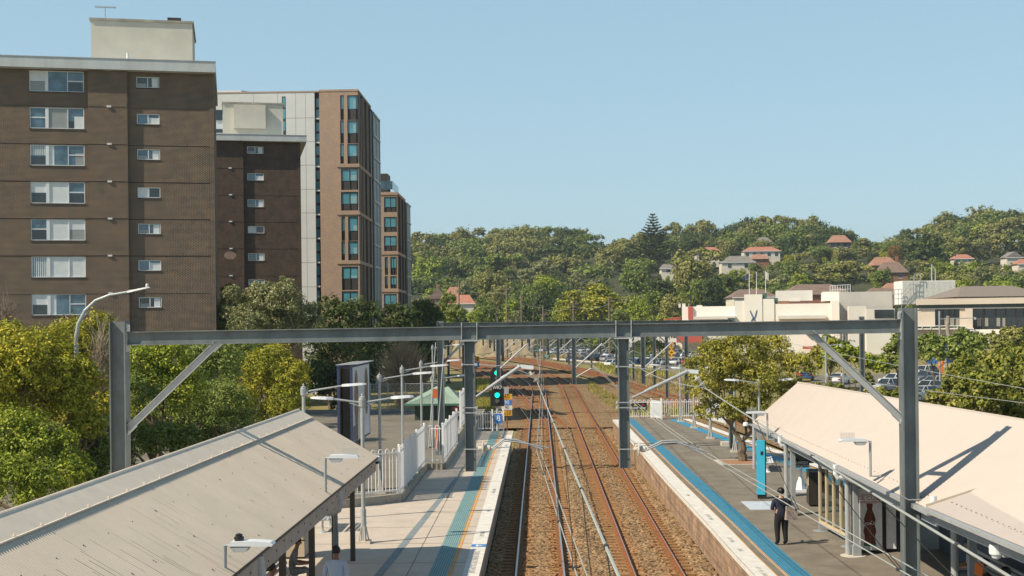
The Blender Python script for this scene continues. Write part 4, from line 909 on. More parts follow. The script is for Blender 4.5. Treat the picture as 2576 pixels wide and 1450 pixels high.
b = MB(); b.box(-.447, -.441, .1, .3, .75, 1.05); b.box(-.447, -.441, .55, .75, .6, .95); b.build('notice', mat('cream_notice', (.6,.5,.38), var=.2, scale=20), t)
# glass wind screen
pA, pB = gr(2064, 1312, ZP + .3) * 1, gr(2136, 1350, ZP + .3) * 1; pA.z = pB.z = 0; t = thing('glass_screen', 'cream framed glass wind screen under the cream canopy', 'screen', (pA.x, pA.y, ZP))
b = MB(); Mfr = mat('cream_frame', (.58,.48,.33), var=.06)
for k in range(5):
    c = pA.lerp(pB, k / 4); b.box(c.x - .045, c.x + .045, c.y - .045, c.y + .045, ZP + .25, 3.5)
for z in (ZP + .3, 3.35): b.bar(pA + Vector((0,0,z)), pB + Vector((0,0,z)), .07, .08)
b.build('frame', Mfr, t, world=True)
gm = bpy.data.materials.new('smoky_window_glass'); gm.use_nodes = True; nt = gm.node_tree; nt.nodes.remove(nt.nodes['Principled BSDF']); tr = nt.nodes.new('ShaderNodeBsdfTransparent'); tr.inputs[0].default_value = (.62,.68,.66,1); gl = nt.nodes.new('ShaderNodeBsdfGlossy'); gl.inputs['Roughness'].default_value = .03; mx = nt.nodes.new('ShaderNodeMixShader'); mx.inputs[0].default_value = .14; nt.links.new(tr.outputs[0], mx.inputs[1]); nt.links.new(gl.outputs[0], mx.inputs[2]); nt.links.new(mx.outputs[0], nt.nodes['Material Output'].inputs[0]); M['clearglass'] = gm
for k in range(4):
    a, c = pA.lerp(pB, k/4), pA.lerp(pB, (k+1)/4); b = MB(); b.quad((a.x,a.y-.045,ZP+.34),(c.x,c.y+.045,ZP+.34),(c.x,c.y+.045,3.31),(a.x,a.y-.045,3.31)); b.build('pane', gm, t, world=True)
for c in (pA, pB): b = MB(); b.box(c.x - .05, c.x + .05, c.y - .05, c.y + .05, ZP, ZP + .25); b.lathe([(.25,0),(.25,.012)], 14, (c.x, c.y, ZP)); b.build('foot', M['fasciagrey'], t, world=True)
# vending machine
q = gr(2190, 1391, ZP); t = thing('vending_machine', 'white drink vending machine with a big brown bottle picture on its front', 'vending machine', (q.x, q.y, ZP), R(-3))
b = MB(); b.box(-.40, .40, -.0, .75, .05, 1.86); b.box(-.42,.42,-.05,.78,1.86,1.93); b.build('cabinet', mat('dark_cabinet', (.03,.032,.035), rough=.4, var=.1), t)
Mwp = mat('frosted_white_panel', (.76,.77,.78), rough=.4, var=.12, scale=7); b = MB(); b.box(-.39, .33, -.03, -.002, .08, 1.86); fp = b.build('front_panel', Mwp, t)
prof = [(.0,.0),(.17,.0),(.175,.06),(.15,.22),(.155,.32),(.185,.42),(.17,.52),(.145,.60),(.165,.70),(.17,.78),(.12,.95),(.075,1.06),(.07,1.16),(.08,1.19),(.075,1.22),(.0,1.22)]
def flat_prof(b, prof, zoff, y, s=1.0, x0=0.0, za=None, zb=None):
    pr = [(r, z) for r, z in prof if r > 0 and (za is None or za <= z <= zb)]
    b.poly([(x0 + r*s, y, zoff + z*s) for r, z in pr] + [(x0 - r*s, y, zoff + z*s) for r, z in pr[::-1]])
b = MB(); flat_prof(b, prof, .20, -.036, .98, -.02); bt = b.build('bottle_picture', mat('cola_brown', (.10,.022,.012), rough=.3, var=.7, scale=5), fp)
b = MB(); flat_prof(b, prof, .20, -.038, .98, -.02, 0, .065); b.build('bottle_base', mat('bottle_green_base', (.05,.22,.12), var=.2), bt)
b = MB(); flat_prof(b, [(.09,1.14),(.09,1.25)], .20, -.039, .98, -.02); b.build('bottle_cap', mat('dull_red_cap', (.22,.03,.02), var=.1), bt)
b = MB(); lettering(b, 'Coca-Cola', (-.02, -.040, .86), (1,0,.05), (-.18,0,1), .165, .60); b.build('lettering', M['white'], bt)
Mred = mat('red_print', (.45,.05,.04), var=.05); b = MB(); lettering(b, 'Next Stop...', (-.02, -.034, 1.68), (1,0,0), (0,0,1), .10); lettering(b, 'ICE COLD', (-.02,-.034,1.58), (1,0,0), (0,0,1), .165); lettering(b, 'REFRESHMENT', (-.02,-.034,1.46), (1,0,0), (0,0,1), .095); b.build('lettering', Mred, fp)
t = thing('vending_machine', 'narrow white side strip of a second vending machine behind the first', 'vending machine', (q.x + .80, q.y + .1, ZP), R(-3)); b = MB(); b.box(-.36,.36,.0,.7,.05,1.86); b.build('cabinet', mat('dark_cabinet_2', (.03,.032,.035), rough=.4, var=.1), t); b = MB(); b.box(-.32,-.04,-.03,-.002,.1,1.84); b.build('front_panel', Mwp, t)
# pale kerb of the kiosk behind and interior blue back wall beneath the canopy
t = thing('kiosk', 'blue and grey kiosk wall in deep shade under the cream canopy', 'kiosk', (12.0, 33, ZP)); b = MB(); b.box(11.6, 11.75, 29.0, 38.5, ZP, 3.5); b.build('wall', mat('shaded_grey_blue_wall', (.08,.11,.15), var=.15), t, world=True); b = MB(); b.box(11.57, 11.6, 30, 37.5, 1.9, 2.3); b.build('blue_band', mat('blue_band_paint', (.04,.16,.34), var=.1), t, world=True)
# tree bed
t = gr(1870, 1163, ZP); struct(MB().poly([(t.x-1.25,t.y-1.1,ZP+.005),(t.x+1.1,t.y-1.1,ZP+.005),(t.x+1.1,t.y+1.3,ZP+.005),(t.x-1.25,t.y+1.3,ZP+.005)]).build('tree_bed_kerb', M['paleconc'])); struct(MB().poly([(t.x-1.0,t.y-.85,ZP+.01),(t.x+.9,t.y-.85,ZP+.01),(t.x+.9,t.y+1.1,ZP+.01),(t.x-1.0,t.y+1.1,ZP+.01)]).build('tree_bed', mat('bark_mulch', (.36,.19,.10), var=.4, scale=14)))
b = MB(); b.box(9.85, 10.65, 71.2, 72.0, ZP, ZP + .22); struct(b.build('mast_footing', M['paleconc']))

# ------------------------------------------------------------------ billboard, chain link fence, hut on the left car park
t = thing('billboard', 'tall double sided billboard with a pale poster facing the tracks', 'billboard', (-7.4, 53, .93))
z0, z1 = at(905, 1112, 51.3).z, at(905, 921, 51.3).z
b = MB(); b.box(-7.30, -7.22, 50.6, 55.6, z0, z1); b.build('poster_panel', mat('pale_blue_poster', (.50,.55,.62), rough=.45, var=.06), t, world=True)
b = MB(); b.box(-7.80, -7.72, 50.6, 55.6, z0, z1); b.build('rear_panel', mat('dark_rear_panel', (.10,.075,.055), var=.3), t, world=True)
b = MB()
for x in (-7.26, -7.76):
    for z in (z0, z1): b.bar((x, 50.5, z), (x, 55.7, z), .1, .06)
    for y in (50.55, 55.65): b.bar((x, y, z0), (x, y, z1), .1, .06)
b.build('panel_frame', mat('dark_blue_frame', (.03,.045,.11), var=.1), t, world=True)
for y_ in (51.0, 54.6): b = MB(); b.box(-7.68, -7.36, y_, y_ + .3, .9, z1 - .1); b.build('support_leg', M['darkcol'], t, world=True)
b = MB()
for k in range(9): b.bar((-7.9, 50.9 + k*.55, z1 + .06), (-7.0, 50.9 + k*.55, z1 + .1), .2, .03)
b.build('walkway_grating', M['gutter'], t, world=True)
def ell(b, x, yc, zc, ry, rz, n=20, cut=None): b.poly([(x, yc + ry*math.cos(2*math.pi*k/n), zc + rz*math.sin(2*math.pi*k/n)) for k in range(n)])
hz = z1 - z0
Mho = mat('poster_brown', (.20,.13,.09), var=.5, scale=2.5); b = MB(); ell(b, -7.214, 51.6, z0 + hz*.55, .55, hz*.40); b.build('poster_figure', Mho, t, world=True); b = MB(); ell(b, -7.214, 54.6, z0 + hz*.62, .55, hz*.33); b.build('poster_figure', Mho, t, world=True)
b = MB(); b.quad((-7.212, 50.7, z0+.05), (-7.212, 52.0, z0+.05), (-7.212, 52.0, z0+hz*.22), (-7.212, 50.7, z0+hz*.22)); b.build('poster_foot', mat('poster_taupe', (.16,.14,.11), var=.1), t, world=True)
b = MB(); lettering(b, 'OSCAR W', (-7.212, 53.0, z0 + hz*.47), (0,1,0), (0,0,1), .42, .9); b.build('lettering', mat('poster_grey_text', (.25,.25,.27), var=0), t, world=True)
b = MB(); b.quad((-7.212,52.6,z0+hz*.37),(-7.212,53.6,z0+hz*.37),(-7.212,53.6,z0+hz*.43),(-7.212,52.6,z0+hz*.43)); b.build('poster_box', mat('poster_dark_box', (.09,.09,.1), var=0), t, world=True)
# chain link
Y0 = 106.0; xa, xb = at(932, 1000, Y0).x, at(1108, 1000, Y0).x; t = thing('chain_link_fence', 'grey chain link fence at the back of the asphalt car park', 'fence', (xa, Y0, .93))
b = MB(); zt = 3.15
for k in range(int((xb - xa + zt) / .28)):
    for s in (1, -1):
        x0 = xa + k*.28 if s > 0 else xa + k*.28; p = [x0 - (zt-.95), .95]; q = [x0, zt]
        if s < 0: p[0], q[0] = q[0], p[0]
        pts = []
        for u in (p, q): pts.append(u)
        (ax, az), (bx, bz) = pts
        if ax == bx: continue
        lo, hi = max(0, min((xa-ax)/(bx-ax), (xb-ax)/(bx-ax))), min(1, max((xa-ax)/(bx-ax), (xb-ax)/(bx-ax)))
        if hi > lo: b.bar((ax+(bx-ax)*lo, Y0, az+(bz-az)*lo), (ax+(bx-ax)*hi, Y0, az+(bz-az)*hi), .012, .012)
b.build('mesh_panel', M['gutter'], t, world=True)
for k in range(5):
    x = xa + (xb - xa) * k / 4; b = MB(); b.tube([(x, Y0, .9), (x, Y0, zt + .1)], .04, 8); b.build('post', M['pole'], t, world=True)
b = MB()
for z in (.97, 2.0, zt): b.tube([(xa, Y0, z), (xb, Y0, z)], .025, 6)
b.build('rail', M['pole'], t, world=True)
# hut
HY = 97.0; hl, hr = at(1016, 1016, HY - 2.2).x, at(1166, 1016, HY - 2.2).x; zc, ze = at(1108, 972, HY).z, at(1050, 1017, HY - 2.2).z; xc = (hl + hr) / 2 + .5
t = thing('hut', 'small hut with a pale green pyramid roof behind the second gantry mast', 'hut', (xc, HY, .93)); Mgr = mat('pale_green_iron', (.30,.40,.32), rough=.6, var=.06)
b = MB(); y0, y1 = HY - 2.2, HY + 2.6; ap = [(xc - .5, HY, zc), (xc + .4, HY, zc)]
b.add([(hl,y0,ze),(hr,y0,ze),(hr,y1,ze),(hl,y1,ze),ap[0],ap[1]], [(0,1,5,4),(1,2,5),(2,3,4,5),(3,0,4)]); rf = b.build('roof', Mgr, t, world=True)
b = MB()
for k in range(26):
    f = (k + .5) / 26; p = Vector((hl + (hr-hl)*f, y0, ze + .02)); q = Vector((ap[0][0] + (ap[1][0]-ap[0][0])*f, HY, zc + .02)); lim = min(1, min(f, 1-f) * 2.2 + .02) ; b.bar(p, p.lerp(q, lim), .03, .03)
b.build('roof_rib', Mgr, rf, world=True); b = MB(); b.lathe([(.22,-.1),(.22,.5),(.34,.55),(.34,.75),(.05,.8)], 12, (xc, HY, zc)); b.build('vent_cowl', mat('green_cowl', (.10,.24,.17), var=.1), rf, world=True)
b = MB(); b.box(hl + .7, hr - .7, HY - 1.4, HY + 1.8, .9, ze); b.build('wall', mat('dark_green_wall', (.05,.07,.05), var=.2), t, world=True)
b = MB(); b.bar((hl,y0,ze-.05),(hr,y0,ze-.05),.08,.14); b.build('gutter', mat('green_gutter', (.07,.16,.12), var=.1), rf, world=True)
# stays of the second mast, safety posts
b = MB()
for px0, px1 in ((1096, 1084), (1118, 1104)):
    b.tube([at(px0, 862, 70.2), at(px1 - 6, 1130, 64.5)], .022, 6)
tag(b.build('stay_cable', M['wire']), 'pair of pale stay cables leaning beside the second gantry mast', 'cable')
q = gr(1099, 1128, .93); b = MB(); b.lathe([(.11,0),(.11,.05),(.05,.06),(.05,1.15),(.045,1.2)], 10); o = b.build('safety_post', mat('orange_plastic', (.62,.12,.03), var=.1)); o.location = (q.x, q.y, .93); tag(o, 'orange plastic safety post behind the white gate panel', 'bollard')
q = at(1094, 990, 72); b = MB(); b.box(-.16,.16,-.1,.1,-.25,.25); o = b.build('orange_box', mat('orange_box_paint', (.55,.13,.04), var=.15)); o.location = q; tag(o, 'small orange box fixed on the lamp post between the stay cables', 'box')
# ------------------------------------------------------------------ buildings on the left
class Plane:
    """vertical facade plane through P0 at heading a; converts survey points to (u, z)."""
    def __init__(s, P0, a): s.P0 = Vector(P0); s.a = a; s.u = Vector((math.cos(a), math.sin(a), 0)); s.n = Vector((-math.sin(a), math.cos(a), 0))
    def uz(s, px, py):
        d = ray(px, py); k = (s.P0 - CAM).dot(s.n) / d.dot(s.n); q = CAM + d * k; return (q - s.P0).dot(s.u), q.z
    def rect(s, x0, y0, x1, y1):
        ua, za = s.uz(x0, (y0 + y1) / 2); ub, _ = s.uz(x1, (y0 + y1) / 2); _, zt = s.uz((x0 + x1) / 2, y0); _, zb = s.uz((x0 + x1) / 2, y1)
        return ua, ub, zb, zt
def wall_holes(b, u0, u1, z0, z1, holes, y=0.0, reveal=0.12):
    us = sorted({u0, u1, *[h[0] for h in holes], *[h[1] for h in holes]}); zs = sorted({z0, z1, *[h[2] for h in holes], *[h[3] for h in holes]})
    us = [u for u in us if u0 <= u <= u1]; zs = [z for z in zs if z0 <= z <= z1]
    for i in range(len(us)-1):
        for j in range(len(zs)-1):
            uc, zc = (us[i]+us[i+1])/2, (zs[j]+zs[j+1])/2
            if any(h[0] < uc < h[1] and h[2] < zc < h[3] for h in holes): continue
            b.quad((us[i],y,zs[j]), (us[i+1],y,zs[j]), (us[i+1],y,zs[j+1]), (us[i],y,zs[j+1]))
    for h0, h1, a, c in holes:
        b.quad((h0,y,a),(h0,y+reveal,a),(h0,y+reveal,c),(h0,y,c)); b.quad((h1,y,a),(h1,y+reveal,a),(h1,y+reveal,c),(h1,y,c))
        b.quad((h0,y,a),(h1,y,a),(h1,y+reveal,a),(h0,y+reveal,a)); b.quad((h0,y,c),(h1,y,c),(h1,y+reveal,c),(h0,y+reveal,c))
M['brickA'] = brick_mat('dark_brown_brick', (0.072, 0.041, 0.029), (0.034, 0.024, 0.021), (0.29, 0.24, 0.18), patch=.22, mort=.016)
M['brickB'] = brick_mat('dark_red_brown_brick', (0.062, 0.036, 0.028), (0.036, 0.025, 0.022), (0.15, 0.12, 0.095), patch=.26, mort=.014)
M['brickC'] = brick_mat('tan_brick', (0.40, 0.27, 0.19), (0.33, 0.22, 0.155), (0.40, 0.33, 0.26), patch=.10)
M['slabgrey'] = mat('painted_grey_slab_edge', (0.50, 0.53, 0.54), rough=.8, var=.14, scale=.8, stretch=(1,1,.3))
M['render'] = mat('pale_cement_render', (0.60, 0.57, 0.49), rough=.9, var=.08, scale=.6)
M['panelwhite'] = mat('pale_grey_concrete_panel', (0.60, 0.61, 0.60), rough=.85, var=.08, scale=.25)
M['alu'] = mat('white_window_frame', (0.72, 0.74, 0.74), rough=.5, var=.03)
M['glassA'] = glass_mat('blue_grey_window_glass', (0.075, 0.14, 0.19), var=.45, scale=.9)
M['glassD'] = glass_mat('dark_window_glass', (0.02, 0.025, 0.028), var=.5, scale=.9)
M['glassT'] = glass_mat('sky_teal_window_glass', (0.10, 0.29, 0.36), var=.25, scale=.35)  # teal base colour stands in for the sky reflected in the panes
M['blind'] = mat('pale_blind', (0.66, 0.70, 0.71), rough=.8, var=.06)
M['blindgrey'] = mat('grey_blind', (0.30, 0.33, 0.33), rough=.8, var=.06)
M['spandrel'] = mat('charcoal_spandrel', (0.045, 0.042, 0.04), rough=.6, var=.25, scale=.6)
M['fin'] = mat('dark_brown_fin', (0.05, 0.042, 0.036), rough=.6, var=.15)

def brick_block(label, P0, a, right_px, mid_y, fascia, roof_top, base_z, bay, rows_big, rows_small, weep, brick, storeys, width, depth, over=.62):
    pl = Plane(P0, a); t = thing('apartment_building', label, 'apartment building', (P0[0], P0[1], base_z), a)
    zt = pl.uz(*fascia[1])[1] - base_z; ztop = pl.uz(*fascia[0])[1] - base_z
    holes = []; wins = []
    for kind, rows in (('big', rows_big), ('small', rows_small)):
        if not rows: continue
        us = [pl.rect(*r)[:2] for r in rows]; u0, u1 = np.mean([u[0] for u in us]), np.mean([u[1] for u in us])
        for k, r in enumerate(rows):
            _, _, zb, zu = pl.rect(*r); h = (float(u0), float(u1), zb - base_z, zu - base_z); holes.append(h); wins.append((kind, k, h))
    b = MB(); wall_holes(b, -width, 0, 0, zt, holes); b.quad((0,0,0),(0,depth,0),(0,depth,zt),(0,0,zt)); b.quad((-width,depth,0),(0,depth,0),(0,depth,zt),(-width,depth,zt)); b.quad((-width,0,0),(-width,depth,0),(-width,depth,zt),(-width,0,zt))
    wl = b.build('wall', brick, t)
    bu = [pl.uz(bay[0], mid_y)[0], pl.uz(bay[1], mid_y)[0]]
    b = MB(); b.box(bu[0], bu[1], -.30, .0, 0, zt - .02); b.build('brick_bay', brick, t)
    b = MB()
    for z in storeys: zz = pl.uz(weep[0][0], z)[1] - base_z; b.box(-width, bu[0] - .01, -.012, -.001, zz - .05, zz); b.box(bu[1] + .01, -.02, -.012, -.001, zz - .05, zz); b.box(bu[0], bu[1], -.312, -.301, zz - .05, zz)
    b.build('slab_line', mat('sooty_brick_course', (.035,.027,.023), var=.5), wl)
    for (x, y) in weep:
        u, z = pl.uz(x, y); b = MB(); b.box(u - .16, u + .16, -.40, -.30, z - base_z - .06, z - base_z + .06); b.build('vent_block', M['alu'], wl)
    b = MB(); b.box(-width, over, -.75, depth + .6, zt, ztop); rf = b.build('roof_slab', M['slabgrey'], t)
    b = MB(); b.box(-width, over + .04, -.79, -.70, ztop, ztop + .05); b.build('roof_flashing', M['gutter'], rf)
    for kind, k, (u0, u1, z0, z1) in wins:
        b = MB(); w, hgt = u1 - u0, z1 - z0; fr = .05
        for (a0, a1, c0, c1) in ((u0,u1,z0,z0+fr),(u0,u1,z1-fr,z1),(u0,u0+fr,z0,z1),(u1-fr,u1,z0,z1)): b.box(a0, a1, .03, .10, c0, c1)
        if kind == 'big': d = [u0 + w*.285, u0 + w*.345, u0 + w*.70]; b.box(d[0], d[1], .02, .10, z0, z1); b.box(d[2]-.025, d[2]+.025, .03, .10, z0, z1)
        else: d = [u0 + w*.49]; b.box(d[0]-.03, d[0]+.03, .03, .10, z0, z1)
        win = b.build('window', M['alu'], t)
        b = MB(); b.quad((u0,.09,z0),(u1,.09,z0),(u1,.09,z1),(u0,.09,z1)); b.build('pane', M['glassA'] if (k % 3 or kind == 'big') else M['glassD'], win)
        def patch(a0, a1, f0, f1, m, nm='blind', y=.084):
            b = MB(); b.quad((a0,y,z0+hgt*f0),(a1,y,z0+hgt*f0),(a1,y,z0+hgt*f1),(a0,y,z0+hgt*f1)); b.build(nm, m, win)
        def slats(a0, a1, f0, f1):
            b = MB()
            for q in range(8):
                x = a0 + (a1-a0)*(q+.5)/8; b.quad((x-.035,.084,z0+hgt*f0),(x+.035,.084,z0+hgt*f0),(x+.035,.084,z0+hgt*f1),(x-.035,.084,z0+hgt*f1))
            b.build('blind', M['blind'], win)
        def bars(a0, a1):
            b = MB(); b.box(a0, a1, .05, .08, z0 + hgt*.5, z0 + hgt*.55); b.build('sash_bar', M['alu'], win)
        if kind == 'big':
            L, C, Rr_ = (u0, d[0]), (d[1], d[2]), (d[2], u1)
            if k == 0: patch(*L, .5, 1, M['blind']); patch(*L, 0, .48, M['blindgrey']); bars(*Rr_); patch(*Rr_, 0, .48, M['glassD'], 'dark_pane')
            if k == 1: bars(*L); patch(Rr_[0] + .45, Rr_[1], 0, .6, M['blind']); patch(*C, 0, 1, M['blindgrey']); patch(Rr_[0], Rr_[0]+.4, 0, .38, M['glassD'], 'dark_pane')
            if k == 2: slats(*L, .5, 1); patch(*L, 0, .45, M['glassD'], 'dark_pane', .088); patch(C[0], C[0] + .36, 0, 1, M['blind']); bars(*Rr_); patch(Rr_[0]+.5, Rr_[1], .0, .62, M['blindgrey'])
            if k == 3: patch(*L, .5, 1, M['blind']); patch(*L, 0, .48, M['glassD'], 'dark_pane'); patch(*C, 0, 1, M['blind']); bars(*Rr_); patch(*Rr_, 0, .45, M['glassD'], 'dark_pane')
            if k == 4: bars(*L); patch(*L, 0, .48, M['glassD'], 'dark_pane'); patch(*C, 0, 1, M['blind']); patch(*Rr_, .5, 1, M['blind']); patch(*Rr_, 0, .48, M['blindgrey'])
            if k == 5: slats(*L, 0, 1); patch(*C, 0, 1, M['blind']); patch(*Rr_, 0, 1, M['blind'])
            if k == 6: patch(*L, .5, 1, M['blind']); patch(*L, 0, .48, M['glassD'], 'dark_pane'); patch(C[0], C[0]+.4, 0, 1, M['blind']); bars(*Rr_)
        else:
            if k in (3, 8): patch(u0 + .05, d[0] - .03, .04, .96, M['blind'])
            elif k % 2: patch(d[0] + .03, u1 - .05, .04, .55 + .1 * (k % 3), M['blind'])
            else: patch(u0 + .1, d[0] - .1, .04, .4, M['blindgrey']); patch(d[0] + .3, u1 - .1, .04, .9, M['blind'])
        b = MB(); b.box(u0 - .05, u1 + .05, -.04, .12, z0 - .09, z0 - .001); b.build('sill', mat('brick_sill', (.07,.05,.04), var=.3), win)
    return t, pl, zt, ztop
P0 = at(541, 500, 98.8); AA = R(13.2)
tA, plA, ztA, zpA = brick_block('dark brown brick apartment block nearest on the left with white framed windows', (P0.x, P0.y, 0), AA, 541, 458, ((541, 161), (541, 187)), None, -1.0, (224, 323),
    [(74,179,211,231),(74,271,212,324),(76,365,213,417),(77,458,214,512),(78,551,214,605),(79,645,215,698),(79,740,216,793)],
    [(342,194,400,221),(343,287,401,313),(345,376,402,402),(348,472,405,498),(348,563,405,589),(349,655,405,681),(349,748,405,774)],
    [(274,178),(275,270),(276,364),(277,458),(278,551),(278,644),(279,738)], M['brickA'], (270, 364, 458, 551, 644, 738), 20.5, 14, .15)
def side_strip(t, w0): pass
b = MB(); b.box(-.38, -.02, -.06, -.002, 0, ztA); b.build('corner_pier', M['brickA'], tA)
def penthouse(t, pl, base_z, px0, px1, y0, y1, setback, depth, name='penthouse', m=None, lip=.12):
    pp = Plane(pl.P0 + pl.n * setback, pl.a); u0, u1, z0, z1 = pp.rect(px0, y0, px1, y1); b = MB(); b.box(u0, u1, setback, setback + depth, z0 - base_z - 1.2, z1 - base_z); o = b.build(name, m or M['render'], t)
    b = MB(); b.box(u0 - lip, u1 + lip, setback - lip, setback + depth + lip, z1 - base_z - .001, z1 - base_z + .16); b.build('parapet_cap', mat('weathered_cap', (.34,.32,.28), var=.3, scale=1), o); return o, (u0, u1, z0 - base_z, z1 - base_z)
o, (u0, u1, z0, z1) = penthouse(tA, plA, -1.0, 229, 484, 55, 158, 3.0, 7)
b = MB(); b.box(u0 + (u1-u0)*.75, u0 + (u1-u0)*.885, 3.6, 4.4, z1 + .1, z1 + .55); b.build('chimney', M['fin'], o)
pp = Plane(plA.P0 + plA.n*4, AA); ua, za = pp.uz(265, 52); ub, zb_ = pp.uz(265, 17); t = thing('television_antenna', 'thin television antenna on top of the pale rooftop box', 'antenna', plA.P0 + plA.u*ua + plA.n*4 + Vector((0,0,za - .2)), AA)
b = MB(); b.tube([(0,0,0),(0,0,zb_-za+.2)], .03, 6); b.build('pole', M['gutter'], t); b = MB(); h = zb_-za+.15; b.bar((-.75,0,h),(.8,0,h),.05,.05)
for k in range(9): b.bar((-.7 + k*.18, -.35, h+.03), (-.7 + k*.18, .35, h+.03), .03, .03); b.bar((-.7+k*.18,0,h-.1),(-.7+k*.18,0,h+.1),.03,.03)
b.build('elements', M['gutter'], t)
b = MB(); u, z = plA.uz(316, 150); b.tube([(u,2.0,zpA),(u,2.0,zpA+1.0)], .1, 8); b.box(u + .1, u + 1.5, 1.9, 2.2, zpA, zpA + .12); b.build('roof_vent_pipe', M['alu'], tA)
P0 = at(757, 500, 136.5)
tB, plB, ztB, zpB = brick_block('second lower looking dark brick apartment block with a cream rooftop box', (P0.x, P0.y, 0), AA, 757, 510, ((757, 344), (757, 359)), None, -1.0, (543, 613),
    [], [(622,369,663,387),(622,436,663,454),(623,502,664,521),(624,569,665,587),(624,637,665,656),(625,703,666,720)],
    [(579,424),(580,491),(580,558),(581,626),(581,694)], M['brickB'], (424, 491, 558, 626, 694), 17, 14)
b = MB(); b.box(-.38, -.02, -.06, -.002, 0, ztB); b.build('corner_pier', M['brickB'], tB)
o, (u0, u1, z0, z1) = penthouse(tB, plB, -1.0, 561, 712, 262, 342, 2.5, 7)
pp = Plane(plB.P0 + plB.n*2.1, AA); a0, a1, c0, c1 = pp.rect(588, 263, 668, 323); b = MB(); b.box(a0, a1, 2.05, 2.49, c0 + 1, c1 + 1 - .05); b.build('raised_panel', M['render'], o)
a0, a1, c0, c1 = pp.rect(541, 275, 560, 333); b = MB(); b.box(a0, a1, 2.6, 2.9, c0 + 1, c1 + 1); b.build('white_infill', M['alu'], o); b = MB(); b.box(a0, a1, 2.5, 2.59, c0 + 1 + (c1-c0)*.55, c1 + 1); b.box(a0, a1, 2.5, 2.59, c0+1, c0 + 1.4); b.build('dark_glass', M['glassD'], o)
# small lettering like bird-dropping patch on the bricks: pale washed patch
u, z = plB.uz(579, 643)
b = MB(); b.poly([(u + .62*math.cos(q) , -.306, z + 1 + .42*math.sin(q)) for q in np.linspace(0, 2*math.pi, 14)[:-1]]); b.build('washed_patch', brick_mat('washed_brick', (.16,.10,.075), (.13,.085,.065), (.42,.36,.30), patch=.2), tB)

# tall tan and white block
CY_ = 162.0; C0 = at(903, 500, CY_); plC = Plane((C0.x, C0.y, 0), 0.0); BZ = -1.0
tC = thing('apartment_building', 'tall modern tan brick and pale concrete apartment tower with teal windows', 'apartment building', (C0.x, C0.y, BZ)); cr_ = lambda *r: (lambda q: (q[0], q[1], q[2] - BZ, q[3] - BZ))(plC.rect(*r))
ztC = plC.uz(880, 230)[1] - BZ; uL = plC.uz(540, 400)[0]; uS0 = plC.uz(793, 450)[0]; uS1 = plC.uz(805, 450)[0]
holes = []; rows = []
g1 = ((240,275,303),(303,336,362),(362,394,413)); g3 = ((545,582,607),(607,640,656)); g2 = ((424,456,479),(483,514,531)); g4 = ((671,702,731),(733,762,790))
for a_, m_, c_ in g1: rows += [(856, a_, 865, m_, c_), (874, a_, 901, m_, c_)]
for a_, m_, c_ in g2: rows += [(858, a_, 901, m_, c_)]
for a_, m_, c_ in g3: rows += [(859, a_, 868, m_, c_), (876, a_, 901, m_, c_)]
for a_, m_, c_ in g4: rows += [(860, a_, 901, m_, c_)]
hol = []
for x0, a_, x1, m_, c_ in rows: u0, u1, z0, z1 = cr_(x0, a_, x1, c_ - 1); hol.append((u0, u1, z0, z1))
b = MB(); wall_holes(b, uS1, 0, 0, ztC, hol, reveal=.25); wc = b.build('brick_wall', M['brickC'], tC)
SIDE = 19.5
b = MB(); b.quad((-.25,0.02,0),(-.25,SIDE,0),(-.25,SIDE,ztC),(-.25,0.02,ztC)); b.quad((uL,SIDE,0),(-.25,SIDE,0),(-.25,SIDE,ztC),(uL,SIDE,ztC)); b.quad((uL,0.02,ztC-.02),(-.05,0.02,ztC-.02),(-.05,SIDE,ztC-.02),(uL,SIDE,ztC-.02)); b.build('side_wall', M['spandrel'], tC)
b = MB(); b.quad((uL,0,0),(uS0,0,0),(uS0,0,ztC-.05),(uL,0,ztC-.05)); b.quad((uS0,0,0),(uS0,.5,0),(uS0,.5,ztC-.05),(uS0,0,ztC-.05)); wp = b.build('panel_wall', M['panelwhite'], tC)
b = MB()
for py in (297, 356.6, 416, 477, 536, 600, 661, 722): z = plC.uz(760, py)[1] - BZ; b.box(uL, uS0, -.006, -.001, z - .045, z + .045)
for px in (640, 700, 745, 770): u = plC.uz(px, 420)[0]; b.box(u - .03, u + .03, -.006, -.001, 0, ztC - .06)
b.build('panel_joint', mat('joint_grey', (.38,.38,.37), var=.1), wp)
b = MB(); b.quad((uS0,.45,0),(uS1,.45,0),(uS1,.45,ztC),(uS0,.45,ztC)); b.quad((uS1,0,0),(uS1,.45,0),(uS1,.45,ztC),(uS1,0,ztC)); sl_ = b.build('recessed_slot', M['spandrel'], tC)
for k in range(9):
    y = 247 + k * 60.4
    for dy0, dy1 in ((0, 22), (28, 47)): u0, u1, z0, z1 = cr_(794.5, y + dy0, 803.5, y + dy1); b = MB(); b.box(u0, u1, .36, .44, z0, z1); b.build('slot_window', M['glassT'], sl_)
    u0, u1, z0, z1 = cr_(793, y + 49, 805, y + 53); b = MB(); b.box(u0, u1, .15, .40, z0, z1); b.build('slot_ledge', M['panelwhite'], sl_)
u0, u1, z0, z1 = cr_(709.5, 243, 719, 345); b = MB(); b.box(u0, u1, -.01, -.002, z0, z1); s2 = b.build('narrow_slot', M['spandrel'], tC)
for y in (246, 275, 306): u0, u1, z0, z1 = cr_(711, y, 718, y + 24); b = MB(); b.box(u0, u1, -.03, -.012, z0, z1); b.build('slot_window', M['glassT'], s2)
